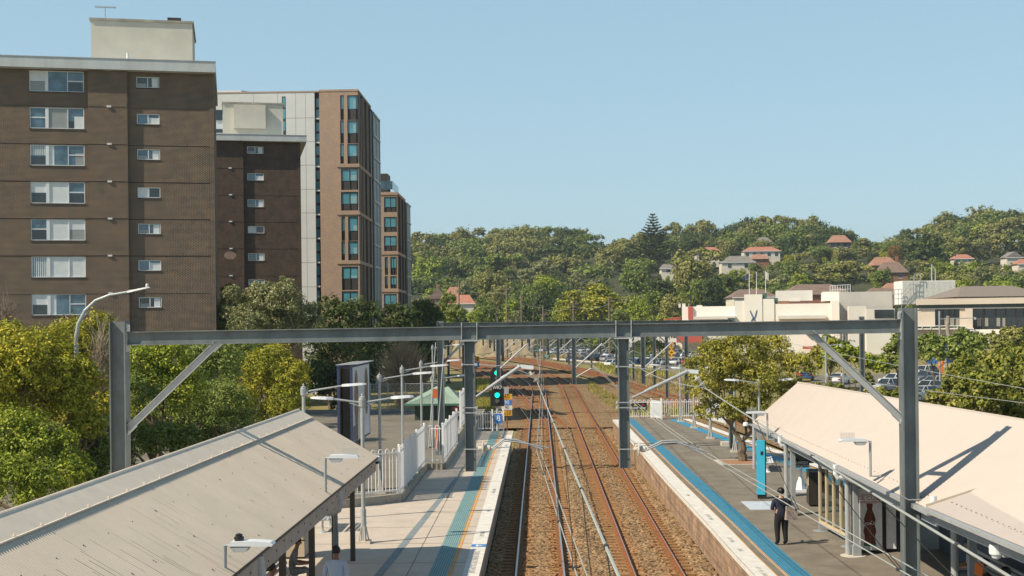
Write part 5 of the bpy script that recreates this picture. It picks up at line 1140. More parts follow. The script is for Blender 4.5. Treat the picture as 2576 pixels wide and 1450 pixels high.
for x0, a_, x1, m_, c_ in rows:
    u0, u1, z0, z1 = cr_(x0, a_, x1, c_ - 1); zm = plC.uz(x0, m_)[1] - BZ
    b = MB(); b.box(u0, u1, .18, .24, z0, z1); b.box(u0, u0+.06, .1, .2, z0, z1); b.box(u1-.06, u1, .1, .2, z0, z1)
    if x1 - x0 > 20: uc = u0 + (u1-u0)*(.5 if x1 - x0 > 35 else .99); b.box(uc - .05, uc + .03, .08, .2, z0, z1)
    w = b.build('window', M['spandrel'], tC)
    b = MB(); b.box(u0 + .08, u1 - .08, .14, .175, zm + .05, z1 - .08); b.build('pane', M['glassT'], w)
    if x1 - x0 > 20:
        b = MB(); b.box(u0 + (u1-u0)*.52, u1 - .12, .155 - .02, .14 - .002, zm + .1, z1 - .5 - .3*((int(a_)) % 3)); b.build('blind', mat('blind_teal', (.22,.40,.45), var=.1), w)
for py in (416.5, 536.5, 660):
    z = plC.uz(880, py)[1] - BZ; b = MB(); b.box(plC.uz(848, py)[0], .10, -.12, SIDE - 7, z - .2, z + .2); b.build('string_course', M['brickC'], tC)
b = MB(); b.box(uS1, .05, -.05, SIDE - 7, ztC, ztC + .25); b.box(uL, uS1, -.05, 1, ztC - .05, ztC + .12); b.build('parapet', M['brickC'], tC)
for k in range(9):
    y = .9 + k * 1.32; b = MB(); b.box(-.25, .06 if k % 3 else .12, y - .10, y + .10, 0, ztC); b.build('fin', M['brickC'] if k % 3 == 0 else M['fin'], tC)
for k in range(5):
    y = 2.6 + k * 2.5; b = MB(); b.box(-.25, .05, y - .035, y + .035, 0, ztC - .5); b.build('metal_fin', M['alu'], tC)
zt2 = at(943, 283, CY_ + 13).z - BZ; b = MB(); b.box(-3, .28, 12.6, SIDE, 0, zt2); w2 = b.build('end_bay', mat('grey_metal_clad', (.14,.15,.155), rough=.4, var=.15), tC)
b = MB()
for k in range(8): z = zt2 - k * 2.93; b.box(.2, .42, 12.4, SIDE + .2, z - .25, z)
for y in (12.5, 16, SIDE): b.box(.28, .38, y - .1, y + .1, 0, zt2)
b.build('end_bay_frame', M['slabgrey'], w2)
o = None
pp = Plane(plC.P0 + plC.n*6, 0.0)
u0, u1, z0, z1 = pp.rect(543, 235, 628, 243); b = MB(); n = 10
b.prism([(u0 - 4, 4), (u1 - .6, 4), (u1, 4.8), (u1, 9), (u0 - 4, 9)], z0 - BZ, z1 - BZ); o = b.build('roof_canopy', M['alu'], tC)
u0, u1, z0, z1 = pp.rect(540, 243, 625, 262); b = MB(); b.box(u0 - 4, u1, 6, 8, z0 - BZ - .5, z1 - BZ); o2 = b.build('roof_glazing', M['glassA'], tC)
b = MB()
for k in range(8): u = u0 + (u1 - u0) * k / 7; b.box(u - .05, u + .05, 5.9, 6, z0 - BZ - .5, z1 - BZ)
b.build('glazing_bar', M['alu'], o2)
u0, u1, z0, z1 = pp.rect(628, 240, 664, 262); b = MB(); b.box(u0, u1, 5, 8, z0 - BZ - .5, z1 - BZ); b.build('roof_plant', M['spandrel'], tC)
u0, u1, z0, z1 = pp.rect(660, 238, 686, 262); b = MB(); b.box(u0, u1, 4.5, 7, z0 - BZ - .5, z1 - BZ); b.build('brown_roof_plant', mat('brown_cladding', (.09,.06,.045), var=.2), tC)

# fourth block, farther along
DY = 203.0; D0 = at(1000, 600, DY); plD = Plane((D0.x, D0.y, 0), 0.0); tD = thing('apartment_building', 'smaller tan brick tower with a planted roof terrace farthest right of the towers', 'apartment building', (D0.x, D0.y, BZ)); dr = lambda *r: (lambda q: (q[0], q[1], q[2] - BZ, q[3] - BZ))(plD.rect(*r))
ztD = plD.uz(990, 487)[1] - BZ; uL = plD.uz(930, 600)[0]; hol = []
rw = [(966,496,998,521,534),(966,546,998,571,584),(966,594,998,618,632),(968,647,976,674,692),(982,647,998,674,692),(968,695,976,716,726),(982,695,998,716,726),(966,740,998,765,790)]
for x0, a_, x1, m_, c_ in rw: hol.append(dr(x0, a_, x1, c_))
b = MB(); wall_holes(b, uL, 0, 0, ztD, hol, reveal=.25); b.build('brick_wall', M['brickC'], tD); b = MB(); b.quad((-.25,0,0),(-.25,18,0),(-.25,18,ztD),(-.25,0,ztD)); b.quad((uL,0.05,ztD-.02),(-.1,0.05,ztD-.02),(-.1,18,ztD-.02),(uL,18,ztD-.02)); b.quad((uL,18,0),(-.25,18,0),(-.25,18,ztD),(uL,18,ztD)); b.build('side_wall', M['spandrel'], tD)
for (x0, a_, x1, m_, c_), h in zip(rw, hol):
    zm = plD.uz(x0, m_)[1] - BZ; b = MB(); b.box(h[0], h[1], .18, .24, h[2], h[3]); uc = (h[0]+h[1])/2; b.box(uc-.05, uc+.05, .1, .18, h[2], h[3]); w = b.build('window', M['spandrel'], tD); b = MB(); b.box(h[0]+.08, h[1]-.08, .12, .175, zm, h[3]-.08); b.build('pane', M['glassT'], w)
for py in (487, 637, 731): z = plD.uz(990, py)[1] - BZ; b = MB(); b.box(uL, .1, -.12, 12, z - .22, z + .22); b.build('string_course', M['brickC'], tD)
for k in range(8): y = .9 + k * 1.5; b = MB(); b.box(-.25, .08, y - .1, y + .1, 0, ztD); b.build('fin', M['brickC'] if k % 3 == 0 else M['fin'], tD)
b = MB(); z2 = at(1024, 510, DY + 12).z - BZ; b.box(-2, .3, 12, 18, 0, z2); w2 = b.build('end_bay', mat('grey_metal_clad_2', (.14,.15,.155), rough=.4, var=.15), tD); b = MB()
for k in range(8): z = z2 - k * 3.0; b.box(.2, .42, 11.9, 18.2, z - .25, z)
b.build('end_bay_frame', M['slabgrey'], w2)
pp = Plane(plD.P0 + plD.n*5, 0.0); u0, u1, z0, z1 = pp.rect(940, 437, 975, 487); b = MB(); b.box(u0, u1, 5, 9, z0 - BZ, z1 - BZ); b.build('roof_room', M['spandrel'], tD); u0, u1, z0, z1 = pp.rect(952, 455, 990, 480); b = MB(); b.box(u0, u1, 3, 3.05, z0 - BZ, z0 - BZ + 1.3); b.box(u1, u1 + .05, 3, 12, z0-BZ, z0-BZ+1.3)
b.build('glass_balustrade', M['glassA'], tD)
# ------------------------------------------------------------------ trees and shrubs
L_ = {}
L_['dark'] = leaf_mat('dark_green_leaves', (.045,.070,.020), (.13,.175,.045), trans=.22)
L_['mid'] = leaf_mat('mid_green_leaves', (.095,.14,.028), (.30,.36,.075), (.40,.42,.12), trans=.22)
L_['olive'] = leaf_mat('olive_gum_leaves', (.135,.15,.042), (.40,.385,.115), (.52,.47,.18), trans=.22)
L_['grey'] = leaf_mat('grey_green_leaves', (.11,.135,.05), (.36,.36,.16), (.52,.50,.26), trans=.22)
L_['bright'] = leaf_mat('bright_green_leaves', (.10,.15,.016), (.42,.48,.050), (.58,.55,.07), trans=.22)
L_['yellow'] = leaf_mat('yellow_green_leaves', (.12,.145,.012), (.50,.48,.045), (.72,.56,.06), trans=.22)
L_['autumn'] = leaf_mat('autumn_tan_leaves', (0.210, 0.130, 0.034), (0.357, 0.220, 0.060))
L_['shrub'] = leaf_mat('glossy_shrub_leaves', (.075,.105,.018), (.33,.34,.055), (.50,.42,.13), trans=.22)
L_['ptree'] = leaf_mat('olive_yellow_leaves', (.13,.14,.020), (.50,.46,.075), (.62,.52,.12), trans=.22)
def leaves_mesh(name, pts, nrm, size, m, asp=0.55, seed=0, jit=0.42):
    r = np.random.default_rng(seed); n = len(pts)
    nv = nrm + r.normal(0, jit, (n, 3)); nv /= np.linalg.norm(nv, axis=1, keepdims=True) + 1e-9
    t = r.normal(0, 1, (n, 3)); t -= nv * (t * nv).sum(1, keepdims=True); t /= np.linalg.norm(t, axis=1, keepdims=True) + 1e-9
    bt = np.cross(nv, t); s = size * r.uniform(.6, 1.35, (n, 1))
    V = np.stack([pts - t*s*.5, pts + bt*s*asp*.5 + nv*s*.06, pts + t*s*.5, pts - bt*s*asp*.5 + nv*s*.06], 1).reshape(-1, 3)
    me = bpy.data.meshes.new(name); me.vertices.add(4*n); me.vertices.foreach_set('co', V.astype(np.float32).ravel())
    me.loops.add(4*n); me.loops.foreach_set('vertex_index', np.arange(4*n, dtype=np.int32)); me.polygons.add(n)
    me.polygons.foreach_set('loop_start', np.arange(0, 4*n, 4, dtype=np.int32)); me.polygons.foreach_set('loop_total', np.full(n, 4, dtype=np.int32))
    me.update(calc_edges=True); me.validate(); me.materials.append(m); return me
def crown_points(blobs, n, clump=0.22, per=26, seed=0, shell=.55, squash=1.0):
    """clumps of leaves spread over the outer part of a set of ellipsoidal masses"""
    r = np.random.default_rng(seed); C = np.array([b_[0] for b_ in blobs], float); Rd = np.array([(b_[1] if hasattr(b_[1], '__len__') else (b_[1],)*3) for b_ in blobs], float)
    w = Rd.prod(1)**(2/3); w /= w.sum(); k = max(1, n // per); bi = r.choice(len(blobs), k, p=w)
    d = r.normal(0, 1, (k, 3)); d /= np.linalg.norm(d, axis=1, keepdims=True); d[:, 2] = np.where(d[:, 2] < -.55, -d[:, 2], d[:, 2]); rad = (shell + (1-shell) * r.random((k, 1))**.6) * r.uniform(.86, 1.14, (k, 1))
    cc = C[bi] + d * rad * Rd[bi]; cs = Rd[bi].mean(1, keepdims=True) * clump * r.uniform(.55, 1.35, (k, 1))
    P = np.repeat(cc, per, 0); off = r.normal(0, 1, (k*per, 3)); off[:, 2] *= .72 * squash; P = P + off * np.repeat(cs, per, 0) * .62
    on = off / (np.linalg.norm(off, axis=1, keepdims=True) + 1e-6); N = on * .85 + np.repeat(d, per, 0) * .45 + np.array([0, 0, .35]); return P, N, cc
def limb(b, p, q, r0, r1, bend=.08, n=5, seed=0):
    r = random.Random(seed); p, q = Vector(p), Vector(q); L = (q-p).length; pts = []; rs = []
    for k in range(n+1):
        f = k/n; o = Vector((r.uniform(-1,1), r.uniform(-1,1), r.uniform(-.4,.4))) * (L*bend*math.sin(math.pi*f)); pts.append(p.lerp(q, f) + o); rs.append(r0 + (r1-r0)*f)
    b.tube(pts, rs, 7, cap=False)
def big_tree(label, base, blobs, leaf, n, size, name='tree', cat='tree', group=None, bark=None, trunk_r=.22, limbs=9, per=20, clump=.20, seed=1, asp=.42, twigs=0, shell=.42):
    base = Vector(base); t = thing(name, label, cat, base, 0, group); bl = [((Vector(c) - base), r) for c, r in blobs]
    P, N, cc = crown_points(bl, n, clump, per, seed, shell); 
    o = bpy.data.objects.new('crown', leaves_mesh('crown', P, N, size, L_[leaf], asp, seed)); COL.objects.link(o); o.parent = t
    b = MB(); top = Vector(np.mean([c for c, r in bl], axis=0)); fork = Vector((top.x*.35, top.y*.35, max(.4, top.z*.45))); limb(b, (0,0,-.6), fork, trunk_r, trunk_r*.7, .04, 5, seed)
    rr = random.Random(seed)
    for k in range(limbs):
        c = Vector(cc[rr.randrange(len(cc))]); limb(b, fork, fork.lerp(c, .9), trunk_r*.45, .02, .10, 5, seed + k)
    for k in range(twigs):
        c = Vector(cc[rr.randrange(len(cc))]); d = Vector((rr.uniform(-1,1), rr.uniform(-1,1), rr.uniform(.2,1.2))); limb(b, c - d*.4, c + d*rr.uniform(.5,.95), .018, .006, .12, 3, seed+k)
    b.build('trunk', bark or M['bark'], t); return t
def pxb(lst, Y, dj=0.0, seed=0, flat=1.0):
    r = random.Random(seed); out = []
    for (x, y, rp) in lst:
        yy = Y + r.uniform(-dj, dj); out.append((at(x, y, yy), rp / F * yy))
    return out
def gbase(px, Y, z=-.3): p = at(px, 1000, Y); return (p.x, Y, z)
lt = 'trees between the car park and the brick towers'
big_tree('big yellow green tree filling the left edge of the photo', gbase(60, 50), pxb([(30,930,95),(110,905,85),(70,1010,95),(-20,1000,90),(20,860,55),(150,960,60),(-30,880,70)], 50, 1.5, 1), 'yellow', 32300, 0.151, group=lt, seed=11, twigs=60, trunk_r=.25)
big_tree('deep green lower tree at the left edge above the canopy roof', gbase(50, 46), pxb([(40,1120,95),(120,1150,85),(30,1220,80),(100,1240,70),(-30,1180,80),(180,1200,60)], 46, 1.2, 2), 'bright', 24700, 0.144, group=lt, seed=12, trunk_r=.2)
big_tree('yellow green tree around the curved street lamp left of the big mast', gbase(210, 56), pxb([(180,865,65),(245,850,62),(210,940,80),(270,935,50),(190,1030,75),(255,1040,60)], 56, 1.5, 3), 'yellow', 24700, 0.151, group=lt, seed=13, twigs=90, bark=M['barkpale'], trunk_r=.22)
big_tree('low green shrubs filling the space right of the big left mast above the canopy', gbase(400, 58), pxb([(345,1110,52),(410,1115,55),(470,1120,50),(300,1150,45),(370,1000,40),(340,980,36)], 58, 1.2, 41), 'mid', 14000, .15, name='shrub', cat='shrub', group=lt, seed=41)
big_tree('yellow green foliage hiding the lower pole of the curved street lamp', gbase(195, 50.5), pxb([(200,945,48),(185,1010,50),(215,1075,45),(170,930,40)], 50.5, .5, 42), 'yellow', 14000, .15, group=lt, seed=42)
big_tree('green understory tree between the curved lamp and the big left mast', gbase(235, 52), pxb([(230,1110,70),(180,1120,60),(270,1160,55),(225,1190,60)], 52, 1.0, 4), 'mid', 15200, 0.137, group=lt, seed=14)
big_tree('green tree just right of the big left mast', gbase(400, 62), pxb([(365,925,62),(430,905,58),(400,1000,80),(350,1060,50),(460,980,60),(345,870,30)], 62, 1.5, 5), 'bright', 22800, 0.158, group=lt, seed=15)
big_tree('dark green tree behind the diagonal brace of the left mast', gbase(500, 68), pxb([(500,930,65),(560,915,55),(480,1040,80),(560,1030,75),(420,1100,70),(530,1120,60)], 68, 2, 6), 'mid', 22800, 0.173, group=lt, seed=16)
big_tree('bright lime tree low under the beam before the second tower', gbase(690, 78), pxb([(690,915,52),(735,950,48),(660,980,55),(720,1010,52),(640,930,42),(690,1050,48),(600,1010,45)], 78, 1.5, 7), 'yellow', 22800, 0.158, group=lt, seed=17)
big_tree('shaded green tree under the beam below the grey green tree', gbase(610, 88), pxb([(600,890,50),(650,880,45),(560,950,55),(610,1060,60),(540,1050,60)], 88, 2, 8), 'mid', 15200, 0.187, group=lt, seed=18)
big_tree('large grey green tree in front of the second brick tower', gbase(665, 100), pxb([(600,775,42),(660,755,46),(715,760,50),(765,795,38),(630,820,55),(700,825,60),(750,840,45),(585,740,24),(720,720,22)], 100, 2, 9), 'grey', 24700, 0.216, group=lt, seed=19, trunk_r=.3)
big_tree('small dark conical tree at the left shoulder of the grey green tree', gbase(575, 104), pxb([(577,735,22),(575,765,30),(572,800,36),(570,840,40)], 104, .5, 10), 'mid', 7600, 0.202, group=lt, seed=20)
dk = 'dark trees at the foot of the towers'
for k, (lab, px, Y, bl) in enumerate((('tall dark tree at the foot of the pale concrete tower wall', 830, 128, [(825,785,42),(860,800,40),(810,850,55),(850,890,60),(800,930,50)]),
        ('dark broad tree under the teal tower windows', 905, 134, [(900,790,42),(935,800,36),(890,860,60),(940,880,55),(900,930,55)]),
        ('dark tree at the foot of the smaller tower above the tan bush', 995, 140, [(985,800,36),(1020,810,40),(970,860,50),(1020,880,50),(1000,930,40)]),
        ('very dark rounded tree right of the towers beside the second mast', 1068, 150, [(1062,780,28),(1085,800,34),(1050,830,40),(1085,850,42),(1075,890,40)]),
        ('dark hedge tree behind the billboard top', 850, 118, [(790,960,50),(850,970,50),(910,950,45),(870,1010,40)]))):
    big_tree(lab, gbase(px, Y), pxb(bl, Y, 2, 30+k), 'dark', 7500, .36, group=dk, seed=30+k)
big_tree('sunlit deep green cypress like tree left of the timber poles', gbase(1130, 240), pxb([(1128,760,22),(1118,790,26),(1145,790,24),(1130,830,34),(1105,810,18),(1150,825,24)], 240, 2, 40), 'mid', 9500, 0.396, seed=40)
def twig_bush(label, px0, px1, y0, y1, Y, n, m, r=.018, name='bare_bush', seed=0):
    rr = random.Random(seed); A, B = at(px0, y1, Y), at(px1, y0, Y); t = thing(name, label, 'bush', ((A.x+B.x)/2, Y, A.z)); b = MB(); w, h = (B.x-A.x)/2, B.z - A.z
    for k in range(n):
        th, ph = rr.uniform(0, 2*math.pi), rr.uniform(.0, 1.5); d = Vector((math.sin(ph)*math.cos(th)*w, math.sin(ph)*math.sin(th)*w*.8, math.cos(ph)*h))
        s = d * rr.uniform(.2,.75); e = s + Vector((d.x*.35, d.y*.35, d.z*.3 + .15*h*rr.uniform(-.6,.6))) * rr.uniform(.6,1.2) + Vector((rr.uniform(-.5,.5), rr.uniform(-.5,.5), rr.uniform(-.2,.4)))
        b.tube([s, (s+e)/2 + Vector((rr.uniform(-.1,.1), rr.uniform(-.1,.1), .08)), e], [r, r*.8, r*.4], 3, cap=False)
    b.build('branches', m, t); return t
Mtan = mat('dry_tan_twigs', (.40, .30, .19), var=.35, scale=1.5)
twig_bush('large leafless tan bush behind the chain link fence', 940, 1092, 862, 990, 112, 2600, Mtan, .028, seed=1)
twig_bush('dry tan grass tuft inside the chain link fence', 990, 1030, 985, 1030, 104.5, 260, Mtan, .014, seed=2)
twig_bush('bare grey twigs poking up at the far left edge', -30, 60, 740, 860, 57, 160, mat('grey_twigs', (.20,.15,.12), var=.2), .014, seed=3)
twig_bush('bare pale twigs tangled beside the curved street lamp', 205, 300, 800, 960, 54.5, 240, mat('pale_twigs', (.30,.25,.18), var=.2), .013, seed=4)
for k, (lab, px, Y, bl) in enumerate((('first dark tree along the left of the curve', 1085, 172, [(1078,850,30),(1096,880,24),(1075,900,30),(1082,800,28),(1098,830,20),(1076,780,20)]), ('second dark tree along the left of the curve', 1096, 205, [(1090,842,26),(1104,868,20),(1090,890,24),(1096,805,22),(1088,785,18)]), ('third dark tree along the left of the curve', 1092, 240, [(1095,838,24),(1106,860,18),(1090,880,22),(1098,805,20)]), ('dark tree nearest the tan bush beside the track', 1070, 148, [(1060,870,26),(1080,890,24),(1070,910,26)]))):
    big_tree(lab, gbase(px, Y), pxb(bl, Y, 2, 60+k), 'dark', 5200, .4, group='dark trees along the left of the curve', seed=60+k)
# platform tree
tb = gr(1870, 1160, ZP); PY = tb.y
t = thing('platform_tree', 'olive green tree growing from the square bed on the right platform', 'tree', tb)
bl = pxb([(1800,905,52),(1870,885,58),(1945,890,55),(2010,925,42),(1770,975,44),(1845,960,60),(1925,965,58),(1990,985,36),(1785,1035,34),(1850,1035,40),(1905,1020,40),(1752,1040,18),(1740,920,24),(2045,900,20)], PY, 1.0, 50)
bl = [(Vector(c) - tb, r) for c, r in bl]; P, N, cc = crown_points(bl, 30000, .21, 22, 50, .40)
o = bpy.data.objects.new('crown', leaves_mesh('crown', P, N, .155, L_['ptree'], .36, 50)); COL.objects.link(o); o.parent = t
b = MB(); loc = lambda px, py, dy=0: at(px, py, PY + dy) - tb
limb(b, (0,0,-.1), loc(1866, 1112), .24, .17, .05, 6, 1)
for (q, r0, k) in (((1838,1070,.2),.12,1), ((1893,1082,-.3),.11,2), ((1905,1010,.4),.07,5)): limb(b, loc(1866,1112), loc(*q), r0, .08, .06, 5, k)
rr = random.Random(5)
for k in range(22): c = Vector(cc[rr.randrange(len(cc))]); s = loc(*((1838,1070,.2) if k % 2 else (1893,1082,-.3))); limb(b, s, s.lerp(c, .9), .06, .015, .1, 5, 60+k)
b.build('trunk', M['bark'], t)
# right hand shrubs
sg = 'shrubs and trees behind the right platform'
for k, (lab, px, Y, bl, lf, n, s) in enumerate((
    ('broad leafy shrub bank directly above the cream canopy ridge', 2440, 62, [(2360,1010,30),(2400,990,40),(2450,975,48),(2500,985,55),(2560,990,60),(2420,1025,34),(2480,1030,40),(2550,1050,40)], 'shrub', 11000, .2),
    ('leafy shrub with brown patches at the right edge over the canopy', 2560, 70, [(2520,930,45),(2570,920,55),(2600,960,60),(2480,945,38)], 'shrub', 8000, .22),
    ('shrub below the blue park and ride sign', 2440, 84, [(2430,930,34),(2470,925,34),(2400,950,28),(2450,960,34)], 'shrub', 5000, .22),
    ('tall sparse tree with upright shoots at the right', 2520, 96, [(2515,880,38),(2545,860,34),(2500,910,36),(2555,900,36),(2530,835,14),(2495,850,14),(2570,850,24)], 'olive', 6000, .26),
    ('round bushy tree right of the park and ride sign', 2440, 118, [(2420,860,30),(2455,870,32),(2405,890,26),(2445,895,32),(2470,905,24)], 'mid', 5500, .32),
    ('round dense street tree right of the big mast', 2350, 140, [(2335,865,26),(2365,870,28),(2350,895,30),(2325,895,20),(2385,890,18)], 'mid', 5000, .34),
    ('street tree between the dark post and the big right mast', 2260, 150, [(2265,865,26),(2245,885,24),(2280,890,26),(2230,910,22),(2262,915,26)], 'mid', 5000, .34),
    ('bright bushes below the second dark post', 2190, 128, [(2150,900,28),(2185,915,26),(2215,925,22),(2120,885,26),(2090,900,22)], 'bright', 5500, .32),
    ('yellow tinged bush left of the right diagonal brace', 2085, 138, [(2060,890,24),(2095,880,26),(2110,910,22),(2075,915,20)], 'yellow', 3600, .32),
    ('dark green small tree at the top of the right diagonal brace', 2090, 146, [(2085,862,20),(2075,880,18),(2105,870,16)], 'mid', 2200, .32),
    ('low hedge in front of the white car', 2110, 112, [(2085,978,14),(2110,978,14),(2055,972,10),(2140,985,12)], 'shrub', 2200, .24),
    ('low leafy hedge left of the big right mast above the canopy', 2240, 80, [(2215,1000,24),(2250,1008,24),(2270,990,20),(2190,990,14)], 'shrub', 4000, .22),
    ('yellowish bush beside the white car boot', 2170, 118, [(2160,955,14),(2178,950,14),(2190,965,12)], 'olive', 1800, .26))):
    big_tree(lab, gbase(px, Y), pxb(bl, Y, 1.5, 70+k), lf, n, s, name='shrub' if 'shrub' in lab or 'bush' in lab or 'hedge' in lab else 'tree', cat='shrub' if 'shrub' in lab or 'bush' in lab or 'hedge' in lab else 'tree', group=sg, seed=70+k, trunk_r=.12, limbs=7, asp=.6)
# rough verge grass
def tufts(name, fn, n, h, m, seed, spread=.35):
    r = np.random.default_rng(seed); P = np.array([fn(r) for _ in range(n)]); a = r.uniform(0, 2*math.pi, n); hh = h * r.uniform(.5, 1.4, n); w = .035 * r.uniform(.6, 1.6, n) * (1 + P[:,1]/120)
    dx, dy = np.cos(a)*w, np.sin(a)*w; tip = r.normal(0, spread, (n, 2)) * hh[:, None]
    V = np.stack([np.stack([P[:,0]-dx, P[:,1]-dy, P[:,2]], 1), np.stack([P[:,0]+dx, P[:,1]+dy, P[:,2]], 1), np.stack([P[:,0]+tip[:,0], P[:,1]+tip[:,1], P[:,2]+hh], 1)], 1).reshape(-1, 3)
    me = bpy.data.meshes.new(name); me.from_pydata(V.tolist(), [], [(3*i, 3*i+1, 3*i+2) for i in range(n)]); me.materials.append(m); o = bpy.data.objects.new(name, me); COL.objects.link(o); o['kind'] = 'stuff'; return o
def region(poly_px, z=-.42):
    pts = [gr(x, y, z) for x, y in poly_px]
    def fn(r):
        u, v = r.random(), r.random(); 
        if u + v > 1: u, v = 1-u, 1-v
        k = r.integers(1, len(pts)-1); a, b_, c = pts[0], pts[k], pts[k+1]; p = a + (b_-a)*u + (c-a)*v; return (p.x, p.y, z)
    return fn
L_['grass'] = leaf_mat('yellow_green_grass', (0.20, 0.20, 0.035), (0.50, 0.46, 0.10), (0.55, 0.45, 0.16)); L_['drygrass'] = leaf_mat('dry_grass', (0.33, 0.25, 0.10), (0.56, 0.44, 0.22))
tufts('rough_grass', region([(1195,1010),(1245,1012),(1248,1046),(1190,1046)]), 2600, .55, L_['grass'], 1)
tufts('rough_grass', region([(1200,958),(1240,962),(1225,985),(1195,980)]), 1200, .6, L_['grass'], 2)
tufts('rough_grass', region([(1480,960),(1560,1010),(1560,1050),(1480,985)]), 1200, .4, L_['grass'], 3)
tufts('rough_grass', region([(1540,930),(1720,960),(1740,1000),(1640,985)]), 4500, .5, L_['drygrass'], 4)
tufts('rough_grass', region([(1490,915),(1640,925),(1700,950),(1530,940)]), 4000, .6, L_['grass'], 5)
tufts('rough_grass', region([(1290,893),(1420,898),(1500,912),(1400,905)]), 3500, 1.1, L_['drygrass'], 6)
tufts('rough_grass', region([(1580,1025),(1745,1030),(1745,1050),(1580,1048)]), 1800, .35, L_['grass'], 7)
tufts('rough_grass', region([(1125,880),(1235,878),(1240,893),(1130,890)], -.4), 3000, 1.2, L_['grass'], 8)
# ------------------------------------------------------------------ commercial buildings on the right
def pxbox(b, x0, y0, x1, y1, Y, depth, tilt=0):
    # blocks of a building whose facade runs along PL (a rotated plane); Y - PL.P0.y is the set-back from that facade
    pl = Plane(PL.P0 + PL.n * (Y - PL.P0.y), PL.a) if PL else Plane((0, Y, 0), 0.0)
    u0, u1, zb, zt = pl.rect(x0, y0, x1, y1); V = lambda u, d, z: tuple(pl.P0 + pl.u * u + pl.n * d - Vector((0, 0, pl.P0.z)) + Vector((0, 0, z)))
    b.add([V(u0,0,zb),V(u1,0,zb),V(u1,depth,zb),V(u0,depth,zb),V(u0,0,zt),V(u1,0,zt),V(u1,depth,zt),V(u0,depth,zt)], [(3,2,1,0),(4,5,6,7),(0,1,5,4),(1,2,6,5),(2,3,7,6),(3,0,4,7)])
PL = None
def pxparts(t, items):
    for (nm, m, rects) in items:
        for r in rects: b = MB(); pxbox(b, *r); b.build(nm, m, t, world=True)
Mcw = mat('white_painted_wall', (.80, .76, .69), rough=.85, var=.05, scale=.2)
Mcw2 = mat('offwhite_painted_wall', (.66, .63, .58), rough=.85, var=.06, scale=.2)
Mbe = mat('beige_precast_wall', (.60, .52, .43), rough=.85, var=.06, scale=.25)
Mgw = mat('shade_grey_wall', (.45, .43, .40), rough=.85, var=.08, scale=.2)  # shade on the club's side wing is put into this grey
Mredp = mat('red_paint', (.45, .09, .06), rough=.7, var=.1); Mdred = mat('dark_red_paint', (.20, .045, .035), rough=.7, var=.1)
Mdg = mat('dark_shopfront_glass', (.025, .032, .035), rough=.08, var=.5, scale=.2, spec=.8)
KY = 345.0; PL = Plane(at(1950, 800, KY), -math.atan((1950 - 1355) / 3300))
t = thing('club_building', 'long low white stepped building with a blue bird emblem on its wall', 'club building', (at(1900, 900, KY).x, KY, -.4))
pxparts(t, [('low_wing', Mcw, [(1716,771,1852,905,KY+3,18)]), ('main_wall', Mcw, [(1849,757,1873,905,KY,20), (1873,741,1918,905,KY-.3,20), (1918,752,1948,905,KY-.1,20), (1948,764,2094,905,KY+.2,20)]),
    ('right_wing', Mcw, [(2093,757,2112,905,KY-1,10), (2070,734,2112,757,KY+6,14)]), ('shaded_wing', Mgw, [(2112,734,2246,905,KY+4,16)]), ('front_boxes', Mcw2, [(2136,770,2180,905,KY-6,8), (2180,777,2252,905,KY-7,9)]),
    ('dark_window', Mdg, [(2200,779,2249,800,KY-7.2,.15)]), ('roof_plant', Mcw2, [(1951,731,2044,757,KY+8,6), (1985,747,2013,758,KY+5,2), (1752,768,1766,775,KY+4,2), (1707,764,1712,774,KY+4,1), (1716,764,1724,774,KY+4,1)]),
    ('red_pillar', Mredp, [(1731,772,1742,804,KY+2.2,.8)]), ('green_panel', mat('dark_green_panel', (.05,.13,.09), var=.1), [(1918.5,738,1929,752,KY+1,3), (1949,750,1957,764,KY+1,3)]),
    ('sloping_awning', Mcw2, [(1744,796,1850,803,KY-1,4), (1957,794,2078,802,KY-2.4,2.4)]), ('low_pipes', Mredp, [(1668,802,1712,805,KY-4,1), (1690,798,1712,801,KY-4,.6)]),
    ('shop_canopy', Mredp, [(1702,845,1766,862,KY-5,4), (2020,872,2128,878,KY-6,5)]), ('shopfront', Mdred, [(2040,878,2128,905,KY-2,2)]), ('undercroft', Mdg, [(1590,862,1700,900,KY+1.5,2)]), ('lower_wall', Mcw2, [(1560,848,1716,905,KY+4,14), (1700,840,1850,862,KY-1,3)])])
b = MB()
for x0 in (2062, 2100, 2152, 2200):
    for k in range(5): A = at(x0 + k*7, 843, KY - 8); B = at(x0 + k*7, 868, KY - 8); b.bar(A, B, .12, .1)
    for y in (843, 868): b.bar(at(x0, y, KY-8), at(x0+28, y, KY-8), .12, .12)
b.build('lattice_screen', Mgw, t, world=True)
b = MB()   # bird emblem: raised wings, body, tail
pe = Plane(PL.P0 - PL.n * .42, PL.a)
for poly in ([(1890,806),(1893,800),(1886,784),(1887,780),(1892,789),(1897,800),(1896,806)], [(1893,803),(1898,797),(1902,782),(1905,780),(1903,792),(1899,803)], [(1891,803),(1899,803),(1902,808),(1896,806),(1889,808)]):
    uv = [pe.uz(*p) for p in poly]; fr = [pe.P0 * 1 + pe.u * u for u, z in uv]; n = len(uv)
    b.add([(p.x, p.y, z) for p, (u, z) in zip(fr, uv)] + [(p.x + pe.n.x*.1, p.y + pe.n.y*.1, z) for p, (u, z) in zip(fr, uv)], [tuple(range(n)), tuple(range(n, 2*n))[::-1]] + [(i, (i+1)%n, n+(i+1)%n, n+i) for i in range(n)])
b.build('bird_emblem', mat('slate_blue_emblem', (.10,.15,.26), rough=.6, var=.3, scale=2), t, world=True)
b = MB()
for px0, px1, py in ((2088,2140,716),(2088,2140,727)): b.bar(at(px0, py+3, KY+6), at(px1, py, KY+6), .12, .12)
